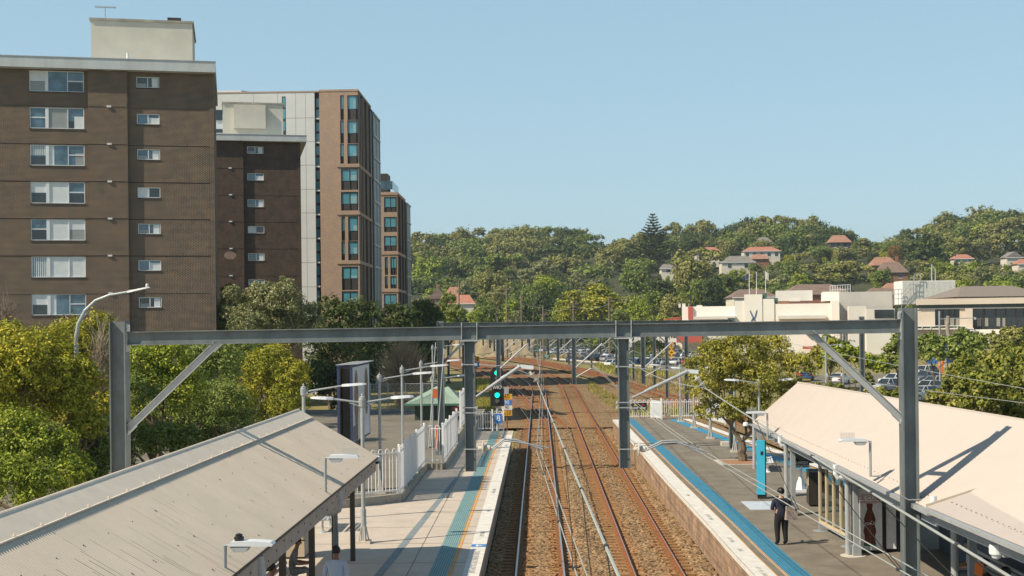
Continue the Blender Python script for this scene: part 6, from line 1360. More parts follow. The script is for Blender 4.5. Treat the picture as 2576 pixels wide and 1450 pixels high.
for k in range(9): b.bar(at(2088+k*6.4, 719-k*.2, KY+6), at(2088+k*6.4, 734, KY+6), .1, .1)
b.build('roof_railing', M['alu'], t, world=True)
# corrugated plant room and stair
PL = None
t2_ = thing('plant_room', 'white ribbed plant room with grey stairs on the roof beside the club', 'plant room', (at(2330, 748, 335).x, 335, 8))
b = MB(); pxbox(b, 2270, 706, 2404, 765, 335, 8); 
for k in range(44): x = 2271 + k*3.05; A, B = at(x, 707, 334.95), at(x, 765, 334.95); b.bar(A, B, .09, .08)
b.build('ribbed_wall', mat('white_ribbed_cladding', (.72,.72,.70), rough=.6, var=.05), t2_, world=True)
b = MB(); b.tube([at(2344,706,336), at(2344,665,336)], .17, 8); b.tube([at(2353,706,336), at(2353,676,336)], .14, 8); b.bar(at(2344,668,336), at(2353,678,336), .1, .1); b.build('flue', M['gutter'], t2_, world=True)
b = MB()
for A, B in (((2268,753),(2290,727)),((2268,741),(2290,716)),((2290,727),(2308,727)),((2290,716),(2308,716)),((2276,776),(2292,757)),((2276,766),(2292,747)),((2292,757),(2308,757)),((2250,740),(2268,740)),((2250,728),(2268,728)),((2250,752),(2268,752)),((2288,700),(2308,700)),((2300,690),(2316,690))): b.bar(at(*A,334.0), at(*B,334.0), .14, .14)
for x, a_, c_ in ((2290,700,757),(2298,695,757),(2308,700,757),(2250,728,770),(2260,728,768),(2268,728,776),(2300,690,706),(2308,690,706),(2316,690,706)): b.bar(at(x, a_, 334.0), at(x, c_, 334.0), .1, .1)
b.build('stair', M['gutter'], t2_, world=True)
# beige office
OY = 205.0; PL = Plane(at(2440, 800, OY), -math.atan((2440 - 1355) / 3300)); t = thing('office_building', 'beige concrete office building with dark ribbon windows at the right edge', 'office building', (at(2430, 880, OY).x, OY, -.4))
pxparts(t, [('roof_parapet', Mbe, [(2304,750,2640,765,OY-.8,14)]), ('ribbon_window', mat('grey_green_ribbon_glass', (.10,.12,.12), rough=.1, var=.4, scale=.2), [(2309,765,2640,774,OY+.6,1)]), ('lintel', Mcw2, [(2306,774,2640,776.5,OY-.2,2)]),
    ('wall_panel', Mbe, [(2306,776,2352,822,OY,4), (2414,776,2428,822,OY,1.5), (2428,776,2447,829,OY-.6,2.2), (2290,775,2306,905,OY+.8,8)]), ('dark_window', Mdg, [(2352,776,2414,822,OY+.8,.2), (2447,776,2640,829,OY+.8,.2)]),
    ('ledge', Mcw2, [(2296,826,2450,829,OY-2,3), (2440,829,2640,833,OY-2,3)]), ('lower_wall', Mbe, [(2296,829,2640,848,OY-.4,3), (2325,848,2332,905,OY-.4,1), (2385,848,2395,905,OY-.4,1), (2448,848,2464,905,OY-.4,1)]), ('undercroft', Mdg, [(2300,848,2640,880,OY+2,.3)]), ('low_white_wall', Mcw, [(2464,832,2640,905,OY-4,2.5)])])
pm = Plane(PL.P0 + PL.n * .7, PL.a)
def on_plane(pl, px, py): u, z = pl.uz(px, py); q = pl.P0 + pl.u * u; return Vector((q.x, q.y, z))
for x, ye_ in ((2372,822),(2388,822),(2402,822),(2476,829),(2505,829),(2530,829),(2556,829),(2576,829)): b = MB(); b.bar(on_plane(pm,x,776), on_plane(pm,x,ye_), .12, .12); b.build('mullion', M['fin'], t, world=True)
Mdb = mat('dim_blind', (.26,.25,.22), var=.1)
for x in (2376,2390,2404,2458,2476,2506,2522): b = MB(); pxbox(b, x, 800, x+10, 821, OY+.72, .05); b.build('interior_blind', Mdb, t, world=True)
pm = Plane(PL.P0 - PL.n * 2.1, PL.a); b = MB(); b.bar(on_plane(pm,2298,820), on_plane(pm,2430,820), .1, .1)
for k in range(7): b.bar(on_plane(pm,2298+k*22,820), on_plane(pm,2298+k*22,827), .1, .1)
b.build('balcony_rail', M['alu'], t, world=True); PL = None
# flags
for k, (px, top, bot, c, lab) in enumerate(((1885,686,741,(.06,.07,.16),'flagpole with a dark blue flag drooping left over the white club'), (1903,685,741,(.09,.10,.20),'middle flagpole with a furled blue flag over the white club'), (1926,682,752,(.72,.70,.66),'flagpole with a white flag hanging right over the white club'))):
    A, B = at(px, bot, KY+3), at(px, top, KY+3); t = thing('flagpole', lab, 'flagpole', A, 0, 'flagpoles on the club roof'); b = MB(); b.tube([A, B], .09, 8); b.build('pole', M['alu'], t, world=True)
    b = MB(); s = -1 if k < 2 else 1; w = (1.6, .45, .7)[k]; h = (1.2, 1.6, 1.9)[k]; pts = []
    n = 6
    top_ = [(B.x + s*w*i/n, KY+3 + .15*math.sin(i*1.7), B.z - .15 - (.9 if k == 0 else .5)*i/n) for i in range(n+1)]; bot_ = [(x, y, z - h) for x, y, z in top_]
    b.strip(top_, bot_); b.strip([(x, y+.02, z) for x, y, z in bot_], [(x, y+.02, z) for x, y, z in top_]); b.build('flag', mat('flag_cloth', c, var=.2), t, world=True)

# ------------------------------------------------------------------ houses on and below the hill
Mtile = mat('terracotta_tile_roof', (.36,.19,.13), rough=.85, var=.2, scale=.7); Mored = mat('orange_red_tile_roof', (.42,.18,.12), rough=.8, var=.12, scale=.5)
Mgrey_r = mat('grey_tile_roof', (.22,.20,.18), rough=.85, var=.2, scale=.6); Mbrn = mat('brown_tile_roof', (.21,.145,.115), rough=.85, var=.2, scale=.6); Mhw = mat('pale_house_wall', (.66,.60,.50), rough=.9, var=.06); Mhb = mat('brick_house_wall', (.30,.14,.09), rough=.9, var=.2); Mhd = mat('dark_house_wall', (.07,.06,.055), var=.2)
HOUSE_RECTS = []
def house(label, x0, x1, yr, ye, yb, Y, roof, wall, wins=0, gable=False, depth=9, over=.6, chim=None, cat='house'):
    A, B = at(x0, ye, Y), at(x1, ye, Y); ze, zb, zr = A.z, at(x0, yb, Y).z, at((x0+x1)/2, yr, Y + depth/2).z; xa, xb = A.x, B.x
    t = thing('house', label, cat, ((xa+xb)/2, Y, zb)); b = MB(); b.box(xa + over, xb - over, Y + over, Y + depth - over, zb - 2.5, ze); b.build('wall', wall, t, world=True)
    b = MB(); ym = Y + depth/2; ins = 0 if gable else min((xb-xa)*.24, depth/2)
    if gable == 'front':
        xm = (xa+xb)/2; b.add([(xa,Y,ze),(xb,Y,ze),(xb,Y+depth,ze),(xa,Y+depth,ze),(xm,Y,zr),(xm,Y+depth,zr)], [(0,4,5,3),(1,2,5,4),(0,1,4),(2,3,5)])
    else: b.add([(xa,Y,ze),(xb,Y,ze),(xb,Y+depth,ze),(xa,Y+depth,ze),(xa+ins,ym,zr),(xb-ins,ym,zr)], [(0,1,5,4),(1,2,5),(2,3,4,5),(3,0,4),(3,2,1,0)])
    rf = b.build('roof', roof, t, world=True)
    b = MB(); b.box(xa, xb, Y - .05, Y + .12, ze - .25, ze - .01); b.build('gutter', M['alu'] if wall is Mhw else Mhd, rf, world=True)
    for k in range(wins):
        u = xa + over + (xb - xa - 2*over) * (k + .5) / wins; w = min(.8, (xb-xa)/wins*.25); h = (ze - zb); b = MB(); b.box(u - w, u + w, Y + over - .08, Y + over + .02, zb + h*.42, zb + h*.85); wn_ = b.build('window', M['glassD'], t, world=True)
        b = MB(); b.box(u - w - .1, u + w + .1, Y + over - .12, Y + over, zb + h*.36, zb + h*.42); b.build('sill', M['alu'], wn_, world=True)
    if chim: b = MB(); c = at(chim[0], chim[1], Y + depth/2); b.box(c.x - .55, c.x + .55, Y + depth/2 - .5, Y + depth/2 + .5, ze, c.z); b.build('chimney', Mhb, rf, world=True)
    HOUSE_RECTS.append((x0, x1, yr, yb, Y)); return t
house('old brick house with a brown gable and white bargeboards left of the hill foot', 1078, 1124, 722, 752, 770, 470, Mbrn, Mhb, 1, 'front', 9, chim=(1102, 716))
house('house with a steep terracotta roof behind the timber pole at left', 1118, 1165, 722, 746, 760, 478, Mtile, Mhb, 0, False, 9)
house('low house with a bright red tiled roof beside the timber pole', 1126, 1196, 742, 764, 775, 440, Mored, Mhw, 0, False, 10)
house('pale house with a pinkish red roof left of the long white house', 1748, 1818, 622, 635, 660, 640, Mored, Mhw, 3)
house('long white two storey house with an orange roof in the middle of the hill', 1868, 1966, 621, 632, 656, 650, Mored, Mhw, 5)
house('house with a terracotta hip roof just below the long white house', 1888, 1938, 640, 652, 664, 600, Mtile, Mhb, 0)
house('pale house with a wide grey roof left below the long white house', 1812, 1902, 644, 660, 685, 590, Mgrey_r, Mhw, 2)
house('small grey roofed house up the slope above the long white house', 1906, 1942, 597, 608, 622, 705, Mgrey_r, Mhw, 1)
house('white house glimpsed through the tall tree crown left of the flagpoles', 1660, 1702, 665, 676, 692, 560, Mgrey_r, Mhw, 1)
house('house with a terracotta roof and dark verandah high on the right', 2086, 2144, 592, 610, 632, 670, Mtile, Mhd, 2)
house('dark garage below the verandah house high on the right', 2060, 2100, 630, 634, 650, 660, Mgrey_r, Mhd, 0)
house('house with a terracotta roof above the brown bungalow on the right', 2192, 2262, 647, 668, 690, 570, Mtile, Mhb, 0, chim=(2256, 645))
house('brown roofed brick bungalow with a deep verandah on the right slope', 2210, 2288, 660, 686, 710, 540, Mbrn, Mhb, 2)
house('low house with a pinkish tiled roof behind the plant room stairs', 2226, 2290, 712, 727, 745, 470, Mtile, Mhb, 0)
house('brown roofed house half behind the white club parapet', 2180, 2270, 724, 742, 760, 440, Mbrn, Mhb, 0)
house('house with a bright red roof and solar panels on the far right slope', 2402, 2452, 640, 651, 662, 600, Mored, Mhw, 3)
house('grey gabled house near the right edge of the hill', 2530, 2576, 634, 648, 662, 590, Mgrey_r, Mhw, 0, 'front')
house('red roofed house cut by the right edge of the photo', 2560, 2620, 652, 664, 680, 560, Mored, Mhw, 0)
house('long dark brown hip roofed hall behind the white club', 1842, 1960, 728, 748, 765, 385, Mbrn, Mhw, 0, False, 18, cat='hall')
house('reddish brown roofed hall behind the club rooftop plant', 1980, 2150, 715, 742, 765, 405, Mbrn, Mhb, 0, False, 20, cat='hall')
house('wide grey brown roofed building with a red chimney above the beige office', 2408, 2660, 719, 747, 765, 275, mat('grey_brown_roof', (.24,.20,.165), var=.15), Mhb, 0, False, 26, chim=(2490, 722), cat='hall')
q = at(2352, 700, 600)
b = MB(); A, B = at(2406, 649, 600.5), at(2440, 642, 603.5)
b.quad((A.x,601,A.z),(B.x,601,A.z),(B.x,604,B.z+.2),(A.x,604,B.z+.2)); so = b.build('solar_panels', mat('solar_panel_blue', (.03,.04,.07), rough=.2, var=.1)); tag(so, 'dark blue solar panels lying on the bright red roof at far right', 'solar panels')

# ------------------------------------------------------------------ wooded hill
CREST = [(1000,588),(1035,588),(1080,575),(1130,566),(1180,572),(1230,580),(1280,556),(1330,560),(1380,558),(1430,566),(1480,570),(1520,590),(1560,592),(1600,584),(1640,575),(1690,560),(1740,552),(1790,562),(1830,562),(1870,540),(1910,546),(1960,534),(2000,540),(2050,545),(2100,552),(2150,578),(2190,603),(2230,598),(2270,566),(2310,562),(2350,542),(2400,528),(2450,522),(2500,518),(2550,515),(2640,520)]
def crest(x): return float(np.interp(x, [c[0] for c in CREST], [c[1] for c in CREST]))
def proto(kind, leaf, seed, n, size):
    r = random.Random(seed); bl = []
    if kind == 'round':
        for k in range(9): bl.append((Vector((r.uniform(-.28,.28), r.uniform(-.28,.28), r.uniform(.35,.78))), r.uniform(.15,.25)))
        bl.append((Vector((0,0,.55)), .33))
    elif kind == 'gum':
        for k in range(11): a = r.uniform(0, 6.28); q = r.uniform(.05,.36); bl.append((Vector((q*math.cos(a), q*math.sin(a), r.uniform(.42,.92) - q*.35)), (r.uniform(.10,.19),)*2 + (r.uniform(.06,.11),)))
    elif kind == 'cone':
        for k in range(9): z = .12 + k*.1; bl.append((Vector((r.uniform(-.03,.03), r.uniform(-.03,.03), z)), (.30*(1.04-z)+.03,)*2 + (.10,)))
    P, N, cc = crown_points(bl, int(n*1.7), .26 if kind != 'gum' else .36, 16, seed, .5); size = size * .8
    me = leaves_mesh('crown', P, N, size, L_[leaf], .62, seed); b = MB(); limb(b, (0,0,-.6), (0,0,.5), .022, .013, .03, 4, seed)
    for k in range(6): limb(b, (0,0,.36), Vector(cc[r.randrange(len(cc))])*.92, .011, .003, .08, 3, seed+k)
    return b, me, leaf
PROTO = {}
for key, kind, leaf, seed, n, size in (('dark1','round','dark',101,2300,.075), ('dark2','round','dark',102,2300,.075), ('mid1','round','mid',103,2300,.075), ('mid2','round','mid',104,2300,.075), ('mid3','gum','mid',105,1900,.07), ('gum1','gum','olive',106,1900,.07), ('gum2','gum','olive',107,1900,.07), ('gum3','round','olive',108,2300,.07), ('grey1','gum','grey',109,1900,.07),
                                       ('bright1','round','bright',110,2300,.075), ('bright2','round','bright',111,2300,.075), ('yellow1','round','yellow',112,2300,.075), ('autumn1','round','autumn',113,1800,.07), ('cone1','cone','mid',114,2200,.06), ('cone2','cone','dark',115,2200,.06)):
    PROTO[key] = proto(kind, leaf, seed, n, size)
ADJ = {'dark':'dark green','mid':'mid green','gum':'olive','grey':'grey green','bright':'bright green','yellow':'yellow green','autumn':'tan autumn','cone':'conical'}
_pm = {}
def plant(key, px, ytop, Y, width_px, h, label, group='trees on the wooded hill', name='tree', rz=None):
    b, me, leaf = PROTO[key]; p = at(px, ytop, Y); w = width_px / F * Y; zb = p.z - h
    t = thing('gum_tree' if name == 'tree' and key.startswith(('gum','grey')) else name, label, 'tree', (p.x, Y, zb), 0, group)
    if key not in _pm: o = b.build('trunk', M['barkpale'] if key.startswith(('gum','grey')) else M['bark'], t); _pm[key] = o.data
    else: o = bpy.data.objects.new('trunk', _pm[key]); COL.objects.link(o); o.parent = t
    c = bpy.data.objects.new('crown', me); COL.objects.link(c); c.parent = t
    a = random.uniform(0, 6.28) if rz is None else rz
    for q in (o, c): q.rotation_euler = (0,0,a); q.scale = (w/.92, w/.92, h)
    return t
ROWS = [('crest row', 770, 0, 22, ['dark1','mid1','gum1','gum2','mid3','grey1','gum3','dark2']), ('upper slope', 705, 36, 20, ['mid1','gum1','gum3','mid2','gum2','dark1','grey1','bright2']), ('slope just below the crest', 735, 18, 20, ['dark1','mid1','gum3','mid2','gum1']), ('middle slope', 645, 74, 19, ['gum3','gum1','mid1','dark2','mid3','bright1','gum2','grey1']),
        ('lower middle slope', 590, 110, 18, ['gum1','bright1','mid2','grey1','gum3','dark1','mid1']), ('lower slope', 535, 146, 16, ['mid2','gum3','bright2','gum1','dark2','bright1']), ('lower edge', 508, 166, 15, ['mid2','gum3','bright2','dark1','mid1']), ('foot', 478, 186, 14, ['mid1','bright2','gum3','mid2','dark1','bright1'])]
rh = random.Random(21); n_h = 0
def blocked(px, w, ytop, hpx, Y):
    for x0, x1, y0, y1, Yh in HOUSE_RECTS:
        if Y < Yh + 5 and px + w*.44 > x0 and px - w*.44 < x1 and ytop < y1 - 4 and ytop + hpx*.85 > y0: return True
        if abs(Y - Yh - 5) < 8 and px + w*.3 > x0 and px - w*.3 < x1: return True
    return False
for rname, Y, dy, hh, kinds in ROWS:
    x = 1012 + rh.uniform(0, 20); k = 0
    while x < 2610:
        key = rh.choice(kinds); base_h = hh * rh.uniform(.8, 1.2); wpx = base_h / Y * F * rh.uniform(.72, 1.15); ytop = crest(x) + dy + rh.uniform(-9, 12); hpx = base_h / Y * F; yy = Y + rh.uniform(-14, 14)
        if ytop + hpx * .5 > 640 + (Y < 500) * 200 and x > 1840 and ytop > 715: x += 40; continue
        if blocked(x, wpx, ytop, hpx, yy):   # lower trees where a house stands behind
            hs_ = [y1 for x0, x1, y0, y1, Yh in HOUSE_RECTS if yy < Yh + 5 and x0 - wpx*.45 < x < x1 + wpx*.45]
            if hs_: ytop = max(hs_) - rh.uniform(0, 5); base_h *= .62; wpx *= .8; hpx *= .62
        if not blocked(x, wpx, ytop, hpx, yy):
            adj = ADJ[''.join(c for c in key if not c.isdigit())]; plant(key, x, ytop, yy, wpx, base_h, '%s tree, %s from left on the hill %s' % (adj, ORD[min(k, len(ORD)-1)], rname)); k += 1; n_h += 1
        x += wpx * rh.uniform(.42, .62)
# individual trees that stand out
def norfolk():
    Y = 640; p = at(1642, 537, Y); h = 25; w = 120 / F * Y / 2; t = thing('pine_tree', 'tall dark tiered pine standing out on the hill crest', 'tree', (p.x, Y, p.z - h)); r = np.random.default_rng(5); P = []; N = []
    for tier in range(17):
        z = h * (.10 + .87 * tier / 16); rad = w * (1.03 - tier / 17.5) * (.9 + .2*r.random())
        for a in np.linspace(0, 2*math.pi, 9 if tier < 12 else 6)[:-1] + r.uniform(0, 1):
            for q in np.linspace(.15, 1, max(4, int(rad*5))):
                for _ in range(4): P.append((rad*q*math.cos(a) + r.normal(0,.22), rad*q*math.sin(a) + r.normal(0,.22), z + .10*rad*q*q*2 + r.normal(0,.16))); N.append((0,0,1))
    for _ in range(1500):
        z = h * r.uniform(.05,.6); a = r.uniform(0, 6.28); q = r.uniform(.1,.75)*w*(1.03 - z/h); P.append((q*math.cos(a), q*math.sin(a), z)); N.append((math.cos(a), math.sin(a), .4))
    o = bpy.data.objects.new('crown', leaves_mesh('crown', np.array(P), np.array(N), .8, L_['dark'], .5, 3)); COL.objects.link(o); o.parent = t; b = MB(); b.tube([(0,0,-4),(0,0,h*.98)], [.45,.06], 8); b.build('trunk', M['bark'], t)
norfolk()
SP = [('gum1',1745,598,500,150,24,'big spreading olive gum with a bare trunk left of the flagpoles'), ('gum3',1735,640,470,120,18,'lower half of the dense olive clump left of the flagpoles'), ('dark1',1790,690,450,75,13,'dark tree at the right foot of the big olive gum'), ('mid1',1760,690,455,60,13,'green conical looking tree below the big olive gum'),
      ('yellow1',1512,712,400,150,14,'large bright yellow green tree in the middle just above the beam'), ('yellow1',1440,728,410,85,12,'smaller golden green tree left of the large yellow green one'), ('mid1',1340,700,420,60,14,'green tree between the two timber poles'), ('dark2',1360,720,400,60,12,'dark vine covered tree right of the timber poles'), ('bright2',1365,688,440,100,13,'bright green rounded tree behind the vine covered tree'),
      ('gum3',1240,672,470,95,16,'rounded olive tree behind the tall timber pole'), ('grey1',1180,690,480,70,14,'grey green tree beside the terracotta roof'), ('gum2',1250,720,415,60,12,'olive leaning tree right of the tall timber pole'), ('mid2',1645,730,380,95,10,'spreading green tree left of the red pillar'), ('bright1',1610,752,370,70,9,'bright low tree in front of the spreading green one'), ('gum3',1690,735,375,80,10,'olive tree touching the white club wing'),
      ('bright1',1290,752,400,70,10,'bright green shrubby tree beneath the timber poles'), ('mid2',1215,760,390,80,10,'mid green tree low beside the cypress'), ('bright2',1190,775,380,60,7,'pale green bush low above the beam at left'), ('grey1',1300,775,385,60,7,'grey green bush low above the beam in the middle'), ('yellow1',1420,770,380,60,7,'yellow bush low above the beam'), ('mid1',1560,770,385,70,8,'green tree low at the right of the large yellow green one'),
      ('gum1',2080,648,520,150,15,'wide olive gum above the right half of the club'), ('gum2',2140,655,500,130,15,'pale trunked olive gum left of the brown bungalow'), ('grey1',1960,672,520,110,14,'grey green gum behind the flags'), ('gum3',1900,680,540,90,13,'olive tree behind the blue flag'), ('mid3',1850,690,500,70,12,'green tree left of the blue flag'), ('bright1',2010,690,460,70,11,'bright green tree right of the white flag'),
      ('cone2',2188,612,640,34,13,'dark conical tree in the dip of the skyline'), ('autumn1',2250,612,640,52,12,'tan autumn tree on the skyline dip'), ('yellow1',2222,632,610,38,9,'golden conifer below the skyline dip'), ('yellow1',1985,640,600,44,10,'golden conifer right of the long white house'), ('cone1',2150,600,660,34,11,'green conical tree right of the verandah house'),
      ('dark1',2320,590,560,120,17,'very large dark green tree on the right slope'), ('gum1',2330,668,470,110,14,'olive tree with a pale trunk right of the brown bungalow'), ('gum3',2400,680,450,90,13,'olive tree behind the white plant room flues'), ('cone2',2468,690,430,44,12,'dark conical tree above the wide brown roof'), ('bright1',2420,705,400,90,9,'bright hedge like tree above the plant room'), ('bright2',2520,700,420,120,10,'bright green low tree at the right edge above the brown roof'), ('mid1',2540,680,440,90,13,'green tree at the right edge below the grey gabled house'), ('grey1',2490,660,470,90,14,'grey green tree at the right of the solar panels'),
      ('dark1',2120,574,715,80,15,'dark tree closing the skyline left of the dip'), ('gum1',2162,590,720,85,15,'olive tree in the left side of the skyline dip'), ('mid1',2205,604,722,75,12,'green tree at the bottom of the skyline dip'), ('gum3',2178,616,690,80,13,'olive tree just below the skyline dip'), ('mid2',2242,606,695,75,13,'green tree at the right side of the skyline dip'), ('gum2',1582,598,655,110,19,'olive gum left of the tall dark pine'), ('gum1',1540,606,640,95,17,'second olive gum left of the tall dark pine'), ('mid1',1612,640,600,95,17,'green tree at the left foot of the tall dark pine'),
      ('gum3',1925,600,668,60,10,'olive tree hiding the lower half of the small grey roofed house'), ('mid1',1900,604,690,50,12,'green tree left of the small grey roofed house'), ('dark1',1960,600,690,60,14,'dark tree right of the small grey roofed house'), ('mid2',2215,672,535,70,10,'green tree left of the brown bungalow'), ('gum1',2300,640,545,80,14,'olive tree right of the brown bungalow'), ('mid1',2060,612,655,60,12,'green tree left of the verandah house'), ('gum3',2120,618,650,70,11,'olive tree in front of the verandah house'),
      ('dark2',1660,690,470,90,14,'dark green tree left below the big olive gum'), ('mid2',1600,668,490,95,15,'green tree left of the big olive gum')]
for s in SP:
    key, px, yt, Y, w, h, lab = s; plant(key, px, yt, Y, w, h, lab, 'single trees at the foot of the hill')
# garden shrubs in front of the houses
kk = 0
for (x0, x1, y0, y1, Yh) in HOUSE_RECTS:
    if Yh < 420: continue
    n = 3 if x1 - x0 < 60 else 4
    for q in range(n):
        px = x0 + (x1-x0)*(q*1.25 - .12*n + rh.uniform(.2,.8))/n; yt = y1 - rh.uniform(0, 9); Y = Yh - rh.uniform(6, 16); wd = (x1-x0)/n*rh.uniform(1.1,1.7)
        plant(rh.choice(('mid1','bright1','gum3','dark1','bright2')), px, yt, Y, wd, rh.uniform(7, 10), 'garden tree growing in front of one of the hillside houses', 'garden trees before the hillside houses', name='garden_shrub'); kk += 1
# street trees and hedge among the parked cars
for key, px, yt, Y, w, h, lab in (('mid1',1500,842,330,70,6,'dark tree under the beam behind the parked cars'), ('dark1',1620,848,300,60,5,'dark round tree at the edge of the shops'), ('dark1',1558,850,320,60,6,'dark tree behind the right dropper post'), ('gum1',1655,790,268,90,13,'street tree with a forked brown trunk before the shops')):
    plant(key, px, yt, Y, w, h, lab, 'street trees by the far car park')
b = MB(); pxbox(b, 1586, 874, 1634, 898, 285, 3); tag(b.build('clipped_hedge', L_['dark']), 'dark clipped hedge left of the forked street tree', 'hedge')

# earth bank on the left beyond the curve
A, B = at(1100, 893, 330), at(1345, 893, 330)
b = MB(); vs = []; n = 30
for j in range(6):
    for i in range(n+1):
        f = j/5; vs.append((A.x + (B.x - A.x)*i/n + random.uniform(-.5,.5), 330 + f*22 + random.uniform(-1,1), -.5 + f*(9.5 - 3.5*(i/n)) + random.uniform(-.5,.5)))
b.add(vs, [(j*(n+1)+i, j*(n+1)+i+1, (j+1)*(n+1)+i+1, (j+1)*(n+1)+i) for j in range(5) for i in range(n)]); struct(b.build('earth_bank', mat('dry_grassy_bank', (.26,.20,.12), var=.3, scale=.3, col2=(.36,.29,.17)), smooth=True))

# ------------------------------------------------------------------ timber poles and curved street lamp
for (px, yt, yb, Y, arms, lab) in ((1154,706,815,330,1,'leftmost tall timber pole with a crossarm above the beam'), (1274,718,815,330,1,'tall timber pole with a guy wire left of the middle'), (1311,737,815,345,0,'plain grey timber pole right of the guyed pole'), (1366,768,815,300,1,'short timber pole with a crossarm above the beam'), (1442,755,815,330,1,'thin pole in front of the golden green tree'), (1532,748,815,310,1,'grey green pole in front of the large yellow green tree')):
    A = at(px, yt, Y); t = thing('utility_pole', lab, 'utility pole', (A.x, Y, -.4), 0, 'poles beyond the railway'); b = MB(); b.tube([(0,0,0),(0,0,A.z+.4)], [.24,.16], 8); b.build('pole', M['timber'], t)
    if arms: b = MB(); h = A.z + .4 - (1.0 if yt < 760 else 2.2); b.bar((-1.5,0,h),(1.5,0,h),.12,.14); b.bar((-.9,0,h-1.4),(.9,0,h-1.4),.10,.12); [b.lathe([(.08,0),(.1,.1),(.05,.25)], 6, (x,0,h+.05)) for x in (-1.3,-.6,.6,1.3)]; b.build('crossarm', M['timber'], t)
for k, (p, q, Y) in enumerate((((1154,725),(1274,735),330),((1274,740),(1366,775),330),((1366,778),(1442,770),320),((1442,772),(1532,765),320),((1154,735),(1040,735),330))):
    b = MB(); b.tube(sag_line(at(*p,Y), at(*q,Y), .8), .03, 4); tag(b.build('power_line', M['wire']), ['sagging line from the leftmost pole to the guyed pole','sagging line from the guyed pole to the short pole','sagging line from the short pole to the thin pole','sagging line from the thin pole to the grey green pole','power line leaving the leftmost pole towards the towers'][k], 'power line')
LY = 53.0; t = thing('curved_street_lamp', 'tall street lamp with a long curved arm before the brick tower', 'street lamp', (at(196, 1200, LY).x, LY, -.3))
pts = [at(196,1290,LY), at(196,1100,LY), at(192,900,LY), at(191,850,LY), at(197,815,LY), at(214,782,LY), at(240,757,LY), at(275,743,LY), at(322,735,LY)]
b = MB(); b.tube(pts, [.12,.11,.09,.085,.08,.075,.065,.055,.05], 10); b.build('pole', M['pole'], t, world=True); b = MB(); head_shape(b, at(320,735.5,LY), at(378,723,LY) - at(320,735.5,LY), .95, .22, .09); h = b.build('lamp_head', M['lampwhite'], t, world=True); b = MB(); c = at(370,722,LY); b.lathe([(.06,0),(.06,.1),(.03,.13)], 10, c); b.build('light_sensor', M['alu'], h, world=True)
# poles on the right hand street
for px, yt, yb, Y, arm, lab in ((2363,783,940,150,(9.0,0),'tall grey lamp post with a straight arm in front of the office windows'), (2452,830,930,150,(-3.0,0),'slim grey lamp post before the white wall'), (2302+.0,869,960,130,None,'plain slim post right of the club'), (2077,845,960,118,(3,0),'slim post with a thin arm beside the yellow tinged bush'), (2120,840,930,160,(3,0),'slim lamp post before the club lattice'), (2290,850,930,150,None,'thin signal post by the big right mast')):
    p = at(px, yt, Y); t = thing('street_pole', lab, 'pole', (p.x, Y, -.3), 0, 'slim poles along the right hand street'); b = MB(); b.tube([(0,0,0),(0,0,p.z+.3)], .10, 8); b.build('pole', M['pole'], t)
    if arm: b = MB(); z = p.z + .3 - .9; L = arm[0]*.45; b.tube([(0,0,z),(L,0,z+.1)], .05, 6); b.lathe([(.16,-.1),(.16,.1),(.05,.16)], 8, (L,0,z)); b.build('arm', M['pole'], t)
p = at(2383, 795, 149); t = thing('tree_stump', 'bare pale trunk standing beside the tall grey lamp post', 'dead trunk', (p.x, 149, -.3)); b = MB(); limb(b, (0,0,0), (.1,0,p.z+.3), .28, .2, .03, 6, 3); limb(b, (0,0,5.5), (.9,0,7.2), .06, .02, .1, 4, 4); b.build('trunk', M['barkpale'], t)
for px, Y, lab in ((2168, 96, 'dark steel post standing behind the cream canopy left of the big mast'),):
    p = at(px, 838, Y); t = thing('steel_post', lab, 'post', (p.x, Y, -.3)); b = MB(); b.isec((0,0,0),(0,0,p.z+1.5),.3,.34,.03,.03,(1,0,0)); b.build('post', M['steel'], t)
    b = MB(); b.tube([(0,0,4.5),(-3.0,0,5.6)], .05, 8); b.lathe([(.05,-.1),(.3,0),(.3,.05),(.05,.1)], 10, (-2.6,0,4.1), 'x'); b.bar((-2.6,0,4.1),(0,0,4.15),.06,.06); b.build('cantilever', M['steel_lt'], t)
# signs
def board_sign(label, px, py, w, h, Y, m, text, tm, size, post_to=-.3, name='road_sign'):
    p = at(px, py, Y); t = thing(name, label, 'sign', (p.x, Y, post_to)); b = MB(); b.tube([(0,.08,0),(0,.08,p.z - post_to + h/2)], .06, 6); b.build('post', M['pole'], t); b = MB(); b.box(-w/2, w/2, -.03, .03, p.z-post_to-h/2, p.z-post_to+h/2); o = b.build('panel', m, t)
    for k, s in enumerate(text): b = MB(); lettering(b, s, (0,-.04,p.z-post_to + (len(text)-1)*size*.55 - k*size*1.1), (1,0,0), (0,0,1), size); b.build('lettering', tm, o)
    return t
board_sign('blue parking sign with a white P near the right mast', 2345, 902, 1.2, 1.2, 150, Msb, ['P'], M['white'], 1.0)
board_sign('tall dark blue Park & Ride sign among the right hand trees', 2411, 889, 2.1, 1.7, 118, mat('navy_sign', (.03,.07,.22), var=.05), ['Park', '& Ride'], M['white'], .62)
p = at(1689, 876, 262); t = thing('crossing_sign', 'yellow round and diamond pedestrian warning signs before the shops', 'sign', (p.x, 262, -.4)); b = MB(); b.tube([(0,.1,0),(0,.1,p.z+.4)], .06, 6); b.build('post', M['pole'], t)
